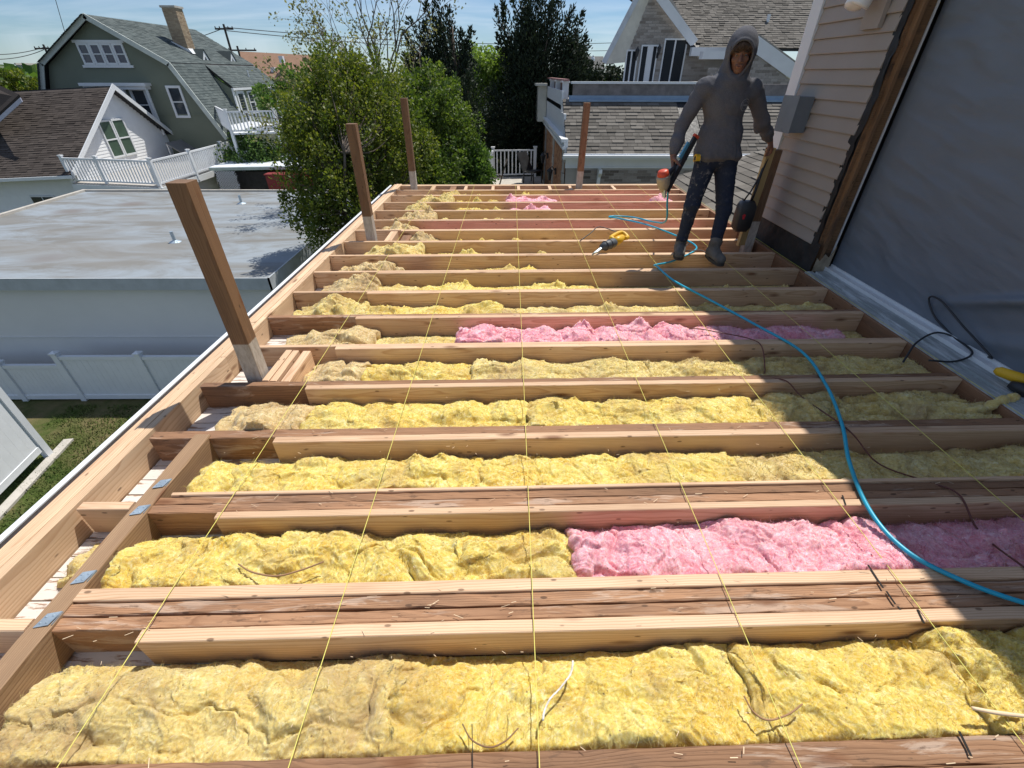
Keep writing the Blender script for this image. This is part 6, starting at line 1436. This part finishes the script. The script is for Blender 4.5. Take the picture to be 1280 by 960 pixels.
def body(X):
    d = ell(X, hp((0, .012, .03)), (.074, .092, .088), HR)
    d = smin(d, ell(X, hp((0, -.018, -.045)), (.056, .070, .070), HR), .03)
    d = smin(d, ell(X, hp((0, -.060, -.092)), (.026, .024, .020), HR), .022)       # chin
    for sx in (-1, 1):
        d = smin(d, ell(X, hp((sx * .040, -.058, -.022)), (.020, .016, .016), HR), .018)  # cheek
        d = smin(d, cone(X, hp((sx * .012, -.082, .028)), hp((sx * .046, -.066, .026)), .0085, .0075), .012) # brow
        d = np.maximum(d, -ell(X, hp((sx * .031, -.096, .008)), (.017, .020, .012), HR))   # socket
        d = smin(d, ell(X, hp((sx * .031, -.066, .007)), (.0135, .0135, .0125), HR), .004) # eye
        d = smin(d, cone(X, hp((sx * .043, -.077, .0155)), hp((sx * .019, -.083, .0165)), .004, .004), .006)
        d = smin(d, ell(X, hp((sx * .077, .008, -.005)), (.010, .018, .030), HR), .008)
        d = smin(d, ell(X, hp((sx * .011, -.100, -.030)), (.008, .009, .007), HR), .006)
    d = smin(d, cone(X, hp((0, -.083, .014)), hp((0, -.108, -.024)), .0075, .0115), .010) # nose
    d = smin(d, cone(X, hp((-.020, -.089, -.053)), hp((.020, -.089, -.053)), .0060, .0060), .006)
    d = smin(d, cone(X, hp((-.017, -.087, -.066)), hp((.017, -.087, -.066)), .0070, .0070), .007)
    d = np.maximum(d, -cone(X, hp((-.023, -.099, -.0595)), hp((.023, -.099, -.0595)), .0048, .0048))
    d = smin(d, cone(X, J['neck'] + np.array([0, .02, -.02]), hp((0, .022, -.06)), .060, .055), .03)
    d = smin(d, ell(X, J['chest'], (.165, .100, .18)), .05); d = smin(d, ell(X, J['waist'], (.135, .09, .15)), .05); d = smin(d, ell(X, J['pel'], (.150, .10, .10)), .05)
    for s, el, wr, hnd in (('shL', 'elL', 'wrL', hL), ('shR', 'elR', 'wrR', hR)):
        d = smin(d, cone(X, J[s], J[el], .050, .040), .03); d = smin(d, cone(X, J[el], J[wr], .040, .026), .015)
        b, kn, fi = hnd
        for k in kn: d = smin(d, cone(X, b, k, .021, .0125), .010)
        for P, r in fi:
            for i in range(3): d = smin(d, cone(X, P[i], P[i+1], r[i], r[i+1]), .004)
    for h_, k_, a_ in (('hipL', 'kneeL', 'ankL'), ('hipR', 'kneeR', 'ankR')):
        d = smin(d, cone(X, J[h_], J[k_], .080, .052), .03); d = smin(d, cone(X, J[k_], J[a_], .052, .036), .02)
    return d
# the far legs and trunk are coarse, head and hands fine: mesh the whole body in one go at 5 mm
mesh_sdf('body', body, (-.47, -.20, .06), (.70, .42, 1.68), .0060, MT['skin'], person)
# eyes, brows, hair
MT['eyewhite'] = plain('eye_white', (.30, .27, .25), .25, .5, var=.05); MT['iris'] = plain('dark_iris', (.03, .02, .015), .15, .6); MT['hair'] = plain('brown_hair', (.07, .04, .022), .55, .4, var=.4, scale=40)
for sx in (-1, 1):
    c = Vector(hp((sx * .031, -.0775, .0065))); g = MB(); M3 = Matrix.Rotation(math.pi/2, 4, 'X'); g.lathe([(.0001, -.0060), (.005, -.0045), (.0080, .0), (.005, .0045), (.0001, .0060)], tuple(c), 14, Matrix(HR.tolist()).to_4x4() @ M3); e = g.obj('eye', MT['eyewhite'], person, True)
    c = Vector(hp((sx * .031, -.0835, .006))); g = MB(); g.lathe([(.0001, -.002), (.0042, -.001), (.0042, .001), (.0001, .002)], tuple(c), 12, Matrix(HR.tolist()).to_4x4() @ M3); g.obj('iris', MT['iris'], e, True)
    g = MB(); g.tube([Vector(hp((sx * x, -.0925 + abs(x - .03) * .25, .0265 - abs(x - .032) * .14))) for x in (.014, .022, .032, .042, .050)], [.002, .0034, .0036, .003, .0015], 6); g.obj('eyebrow', MT['hair'], person, True)
MT['lip'] = plain('lips', (.16, .05, .04), .5)
g = MB(); g.tube([Vector(hp((x, -.0955 + abs(x) * .30, -.0590 - abs(x) * .10))) for x in (-.024, -.016, -.008, 0, .008, .016, .024)], [.0012, .0026, .0032, .0030, .0032, .0026, .0012], 6); g.obj('lips', MT['lip'], person, True)
g = MB(); R = np.random.RandomState(9)
for k in range(130):
    x = R.uniform(-.062, .062); z0 = .095 - abs(x) * .35; a = hp((x * .9, -.060 + abs(x) * .35, z0)); b = hp((x * 1.05 + R.normal() * .004, -.094 + abs(x) * .40, z0 - .022)); c = hp((x * 1.08 + R.normal() * .010, -.098 + abs(x) * .42 + R.normal() * .003, z0 - .050 - R.uniform(0, .016)))
    g.tube(spline([Vector(a), Vector(b), Vector(c)], 4), [.0035, .0035, .0034, .003, .0028, .0024, .002, .0015, .0008], 5)
g.obj('hair', MT['hair'], person, True)
# ---------------------------------------------------------------- hoodie
MH = Mat('grey_fleece', .95, .1)
hn = MH.noise(MH.vec(), 420, 3, .7); hb = MH.noise(MH.vec(), 5, 4, .6)
MH.col(MH.mix(1., MH.ramp(hn, (.32, (.062, .062, .072)), (.68, (.165, .165, .18))), MH.ramp(hb, (.3, .86), (.7, 1.12)), 'MULTIPLY')); MH.bump(hn, .002, .5); MT['fleece'] = MH.m
def folds(X, amp=.006):
    p = X.reshape(-1, 3); x, y, z = p[:, 0], p[:, 1], p[:, 2]
    n = np.abs(fbm(x * 7, z * 11 + x * 6, y * 7, 3)) * 2 - .5; m = fbm(x * 20, z * 22, y * 20, 2) * .4
    return ((n + m) * amp).reshape(X.shape[:-1])
def hoodie(X):
    d = ell(X, J['chest'] + np.array([0, .005, .02]), (.176, .120, .20)); d = smin(d, ell(X, J['waist'] + np.array([-.005, .0, -.02]), (.178, .124, .20)), .06)
    d = smin(d, cone(X, J['pel'] + np.array([-.09, -.0, .0]), J['pel'] + np.array([.09, .0, .0]), .106, .106, (1, 1.05, .7)), .06)
    d = smin(d, cone(X, J['shL'] + np.array([.03, 0, -.005]), J['shR'] - np.array([.03, 0, .005]), .074, .074), .05)
    for s, el, wr in (('shL', 'elL', 'wrL'), ('shR', 'elR', 'wrR')):
        d = smin(d, cone(X, J[s], J[el], .066, .053), .04); w = J[wr] + (J[el] - J[wr]) * .10; d = smin(d, cone(X, J[el], w, .053, .037), .025)
        q = J[wr] + (J[el] - J[wr]) * .18; d = smin(d, cone(X, q + (J[el] - J[wr]) * .10, q + (J[el] - J[wr]) * .28, .050, .056), .012)
    # slack cloth hanging under the bent elbow
    d = smin(d, cone(X, J['elR'] + np.array([-.02, .02, .03]), J['elR'] + np.array([-.012, .03, -.065]), .050, .028), .03)
    nm_ = np.abs(d) < .04; fo = np.zeros_like(d); fo[nm_] = folds(X[nm_][None])[0]; d = d - fo
    # hem: cut flat, open below
    hem = .800 + .02 * (X[..., 0] * 0); d = np.maximum(d, (.797 - X[..., 2]) + .05 * X[..., 0])
    # ribs at the waist
    # hood: a shell round the head with the opening towards the face
    hc = hp((0, .020, .012)); o1 = ell(X, hc, (.108, .128, .138), HR); o1 = smin(o1, ell(X, hp((0, .060, .065)), (.080, .085, .085), HR), .05)
    o1 = smin(o1, cone(X, J['neck'] + np.array([-.0, .02, -.02]), J['neck'] + np.array([0, .02, .03]), .120, .100, (1.15, 1, 1)), .05)
    nm_ = np.abs(o1) < .04; fo = np.zeros_like(o1); fo[nm_] = folds(X[nm_][None], .003)[0]; o1 = o1 - fo; shell = np.maximum(o1, -(o1 + .017))
    op = ell(X, hp((0, -.125, -.012)), (.096, .125, .124), HR)
    shell = np.maximum(shell, -op); rim = np.abs(op) ; 
    rimd = np.sqrt(np.maximum(op - .004, 0) ** 2 + (o1 + .006) ** 2) - .011
    rimd = np.where(np.abs(op) < .03, np.sqrt(op ** 2 + (o1 + .006) ** 2) - .0115, 1.0)
    shell = smin(shell, rimd, .006)
    inner = ell(X, hp((0, -.03, .0)), (.092, .115, .125), HR)
    torso = np.maximum(d, -ell(X, J['neck'] + np.array([-.0, -.035, .065]), (.072, .070, .085)))
    torso = np.maximum(torso, -(inner))
    r = smin(torso, shell, .018)
    # pouch pocket seam and front panel
    pk = np.maximum(np.abs(X[..., 0] + .012) - .118 + .25 * np.maximum(X[..., 2] - .90, 0), np.abs(X[..., 2] - .905) - .075)
    band = np.maximum(np.abs(r) - .0, pk); r = np.where((X[..., 1] < -.03), r - .005 * np.clip(-pk / .006, 0, 1), r)
    r = r - .0035 * np.exp(-((X[..., 2] - .835) / .030) ** 4)
    return r
mesh_sdf('hoodie', hoodie, (-.47, -.22, .74), (.60, .32, 1.74), .0068, MT['fleece'], person)
# chest emblem ring and drawcords
MT['emblem'] = plain('faded_print', (.26, .26, .27), .9)
def chest_y(x, z):
    ys = np.linspace(-.22, 0, 111); P = np.stack([np.full_like(ys, x), ys, np.full_like(ys, z)], -1)[:, None, None, :]; v = hoodie(P.reshape(1, 111, 1, 3)).ravel(); i = np.argmax(v < 0); return ys[i]
g = MB(); c = (.085, 1.215)
for r0, w in ((.040, .0025), (.027, .0016)):
    pts = []
    for k in range(33):
        a = 2 * math.pi * k / 32; x, z = c[0] + r0 * math.cos(a), c[1] + r0 * math.sin(a); pts.append((x, chest_y(x, z) - .001, z))
    g.tube(pts, w, 5, caps=False)
for k in range(6):
    x, z = c[0] - .016 + k * .0065, c[1]; yy_ = chest_y(x, z); g.bar((x, yy_ - .001, z - .007), (x, yy_ - .001, z + .007), .003, .002, (0, 1, 0))
g.obj('chest_print', MT['emblem'], person)
# ---------------------------------------------------------------- jeans
MJ = Mat('dark_denim', .85, .2); dn = MJ.noise(MJ.vec((1, 1, 1)), 300, 3, .7); du = MJ.noise(MJ.vec(), 16, 6, .75)
sepj = MJ.n.new('ShaderNodeSeparateXYZ'); MJ.l(MJ.tc.outputs['Object'], sepj.inputs[0])
msk = MJ.math('MULTIPLY', MJ.ramp(sepj.outputs[0], (0., 1.), (.02, .15)), MJ.ramp(MJ.math('ABSOLUTE', MJ.math('SUBTRACT', sepj.outputs[2], .62)), (.0, 1.), (.30, .25)))
MJ.col(MJ.mix(MJ.math('MULTIPLY', MJ.ramp(du, (.54, 0.), (.66, 1.)), MJ.math('MULTIPLY', msk, .8)), MJ.ramp(dn, (.3, (.012, .018, .036)), (.7, (.030, .040, .068))), (.30, .29, .28))); MJ.bump(dn, .0015); MT['denim'] = MJ.m
def jeans(X):
    d = cone(X, J['pel'] + np.array([-.07, 0, -.02]), J['pel'] + np.array([.07, 0, -.02]), .108, .108, (1, 1.02, .9))
    for h_, k_, a_ in (('hipL', 'kneeL', 'ankL'), ('hipR', 'kneeR', 'ankR')):
        e = cone(X, J[h_], J[k_], .092, .066); e = smin(e, cone(X, J[k_], J[a_] + (0, 0, .0), .064, .047), .02); d = smin(d, e, .022)
    d = smin(d, ell(X, (.0, .075, .82), (.13, .065, .10)), .04)
    nm_ = np.abs(d) < .04; p = X[nm_]; wr = np.zeros_like(d); wr[nm_] = np.abs(fbm(p[:, 0] * 9, p[:, 2] * 20, p[:, 1] * 9, 3)) * 2 - .5
    amt = .004 + .006 * np.exp(-((X[..., 2] - .13) / .07) ** 2) + .003 * np.exp(-((X[..., 2] - .46) / .06) ** 2); d = d - wr * amt
    return np.maximum(d, np.maximum(.075 - X[..., 2], X[..., 2] - .93))
mesh_sdf('jeans', jeans, (-.27, -.22, .04), (.28, .22, .97), .0065, MT['denim'], person)
# ---------------------------------------------------------------- boots: sole, upper
MT['boot'] = plain('dusty_boot_leather', (.13, .12, .11), .85, .2, var=.35, scale=14, bump=.003, bscale=60)
MT['sole'] = plain('boot_sole', (.05, .045, .04), .9, var=.3, scale=20)
for nm, a, tz in (('ankL', J['ankL'], -.30), ('ankR', J['ankR'], .08)):
    dr = np.array([math.sin(tz), -math.cos(tz), 0.]); a0 = np.array([a[0], a[1], 0.])
    def boot(X):
        heel = a0 - dr * .045 + np.array([0, 0, .055]); toe = a0 + dr * .155 + np.array([0, 0, .048]); mid = a0 + dr * .07 + np.array([0, 0, .060])
        d = cone(X, heel, mid, .043, .045); d = smin(d, cone(X, mid, toe, .045, .046), .02); d = smin(d, cone(X, a0 + np.array([0, 0, .06]) - dr * .01, np.array([a[0], a[1], .165]), .050, .052), .03)
        d = smin(d, cone(X, a0 + dr * .03 + np.array([0, 0, .10]), mid + np.array([0, 0, .0]), .030, .03), .03)
        return np.maximum(d, .020 - X[..., 2])
    lo = np.minimum(a0 - dr * .1, a0 + dr * .22) - np.array([.07, .04, 0]); hi = np.maximum(a0 - dr * .1, a0 + dr * .22) + np.array([.07, .04, .22]); lo[2] = .0
    bt = mesh_sdf('boot', boot, tuple(lo), tuple(hi), .006, MT['boot'], person)
    g = MB(); out = []; sd = np.array([dr[1], -dr[0], 0])
    for t in np.linspace(0, 2 * math.pi, 28, endpoint=False):
        u_ = math.cos(t); w = .050 - .006 * (u_ < 0) ; out.append(Vector(a0 + dr * (.055 + .148 * np.sign(u_) * abs(u_) ** .8) + sd * w * np.sign(math.sin(t)) * abs(math.sin(t)) ** .7))
    g.slab([p + Vector((0, 0, .001)) for p in out], .026, (0, 0, 1)); s_ = g.obj('sole', MT['sole'], bt)
    for k in range(4):
        q = a0 + dr * (.050 + .018 * k) + np.array([0, 0, .112 - .006 * k]); g = MB(); g.tube([Vector(q - sd * .024 + (0, 0, -.006)), Vector(q + (0, 0, .0)), Vector(q + sd * .024 + (0, 0, -.006))], .0028, 5); g.obj('lace', MT['sole'], bt)
# tape measure on the belt
tm = thing('tape_measure', 'yellow and black tape measure clipped to the belt of the worker', 'tape measure', PO + Vector((-.175, -.045, .835)))
g = MB(); n_ = 14; pr = [(.034 * math.cos(2*math.pi*k/n_) * (1 if math.sin(2*math.pi*k/n_) > -.3 else 1.05), .034 * max(math.sin(2*math.pi*k/n_), -.8)) for k in range(n_)]
g.slab([Vector((-.0, x, z)) for x, z in pr], -.034, (1, 0, 0)); g.obj('case', MT['toolyellow'], tm)
g = MB(); g.slab([Vector((-.036, x * .55, z * .55)) for x, z in pr], .003, (1, 0, 0)); g.slab([Vector((-.0345, -.038, -.03)), Vector((-.0345, .0, -.035)), Vector((-.0345, .0, -.018)), Vector((-.0345, -.038, -.015))], .034, (1, 0, 0)); g.obj('grip', MT['black'], tm)
g = MB(); g.box((.001, -.012, -.03), (.012, .012, .03)); g.obj('belt_clip', MT['galv'], tm)

# ================================================================== NAIL GUN in the picture-left hand
ng = thing('nail_gun', 'nail gun with orange red cap and long black magazine in the worker\'s lowered hand', 'nail gun', (0, 0, 0))
MT['orange'] = plain('orange_red_cap', (.62, .07, .025), .4, .5, var=.1); MT['castbeige'] = plain('beige_cast_metal', (.36, .31, .24), .5, .5, .2, var=.15, scale=12)
hc = Vector(hL[0]) + PO + Vector((.035, -.05, -.055))           # palm centre
top, tipn = at(829, 218, Y=3.90), at(830, 247, Y=3.93)
ax = (tipn - top).normalized()
g = MB(); g.tube([top - ax * .035, top - ax * .028, top + ax * .0, top + ax * .008], [.022, .040, .048, .048], 20); g.obj('cap', MT['orange'], ng, True)
g = MB(); g.tube([top + ax * .0085, top + ax * .03, top + ax * .085, top + ax * .115, top + ax * .135], [.051, .054, .050, .036, .026], 20); g.obj('housing', MT['castbeige'], ng, True)
g = MB(); g.tube([top + ax * .135, top + ax * .165, top + ax * .185], [.020, .016, .011], 10); g.bar(top + ax * .12 + Vector((.0, -.03, 0)), top + ax * .19 + Vector((.0, -.022, 0)), .012, .018); g.obj('nose', MT['galv'], ng, False)
hend = hc + (hc - (top + ax * .03)).normalized() * .09
g = MB(); g.tube([top + ax * .035, (top + ax * .03).lerp(hc, .5), hc, hend], [.030, .021, .019, .023], 14); g.obj('handle', MT['black'], ng, True)
mag0 = top + ax * .15; mag1 = at(869, 172, Y=4.02)
g = MB(); g.bar(mag0 + Vector((.02, 0, .01)), mag1, .022, .045); g.obj('magazine', MT['black'], ng)
g = MB(); g.bar(mag1 + Vector((0, 0, 0)), mag1 + (mag1 - mag0).normalized() * .02, .026, .05); g.obj('magazine_cap', MT['orange'], ng)
g = MB(); m1 = mag0.lerp(mag1, .58); m2 = mag0.lerp(mag1, .86); ofs = Vector((-.022, -.005, .022)); g.bar(m1 + ofs, m2 + ofs, .016, .032); g.obj('nail_strip', plain('blue_collated_nails', (.10, .33, .50), .4, .5, .2), ng)
g = MB(); g.tube([hend, hend + Vector((.02, 0, .03))], .010, 8); g.obj('air_fitting', MT['galv'], ng, True)
g = MB(); g.tube(spline([top + ax * .07 + Vector((.03, 0, .0)), top + ax * .075 + Vector((.06, -.004, .015)), hc + Vector((.012, -.02, -.035))], 5), .0035, 6); g.obj('trigger', MT['black'], ng, True)

# ================================================================== YELLOW SAW lying on the joists
sw = thing('reciprocating_saw', 'yellow and grey reciprocating saw with black grip lying across two joists', 'power saw', (0, 0, 0))
s0, s1, s2, s3 = at(742, 317, Z=.02), at(752, 309, Z=.05), at(768, 303, Z=.06), at(778, 297, Z=.07)
g = MB(); g.tube([s1, s1.lerp(s2, .3), s1.lerp(s2, .9), s2], [.030, .042, .046, .040], 14); g.obj('gear_housing', MT['toolgrey'], sw, True)
g = MB(); 
for t in (.25, .6): q = s1.lerp(s2, t); d = (s2 - s1).normalized(); g.tube([q, q + d * .008], [.0475, .0475], 14)
g.obj('housing_rings', MT['black'], sw, True)
g = MB(); g.tube([s2, s2.lerp(s3, .5), s3], [.041, .042, .032], 14); g.obj('motor', MT['toolyellow'], sw, True)
e1 = s3 + Vector((-.06, .16, .02)); e2 = s3 + Vector((.055, .02, .0)); 
g = MB(); g.tube(spline([s2 + Vector((.0, .03, .02)), s2 + Vector((-.02, .07, .03)), s3 + Vector((.0, .07, .03)), e2, s3 + Vector((.02, -.02, 0))], 6), .021, 10); g.obj('handle', MT['toolyellow'], sw, True)
g = MB(); g.slab([s0 + Vector((.0, -.01, 0)), s0 + Vector((.035, .01, 0)), s1 + Vector((.02, .0, -.01)), s1 + Vector((-.01, -.01, -.01))], .014, (0, 0, 1)); g.obj('shoe', MT['galv'], sw)
g = MB(); g.bar(s1, s0 + (s0 - s1) * .2, .003, .02); g.obj('blade', MT['galv'], sw)
g = MB(); g.tube(spline([s3 + Vector((-.02, .10, .02)), s3 + Vector((-.2, .20, .05)), s3 + Vector((-.3, .12, .01)), s3 + Vector((-.42, .02, -.04))], 5), .005, 6); g.obj('power_cord', MT['black'], sw, True)
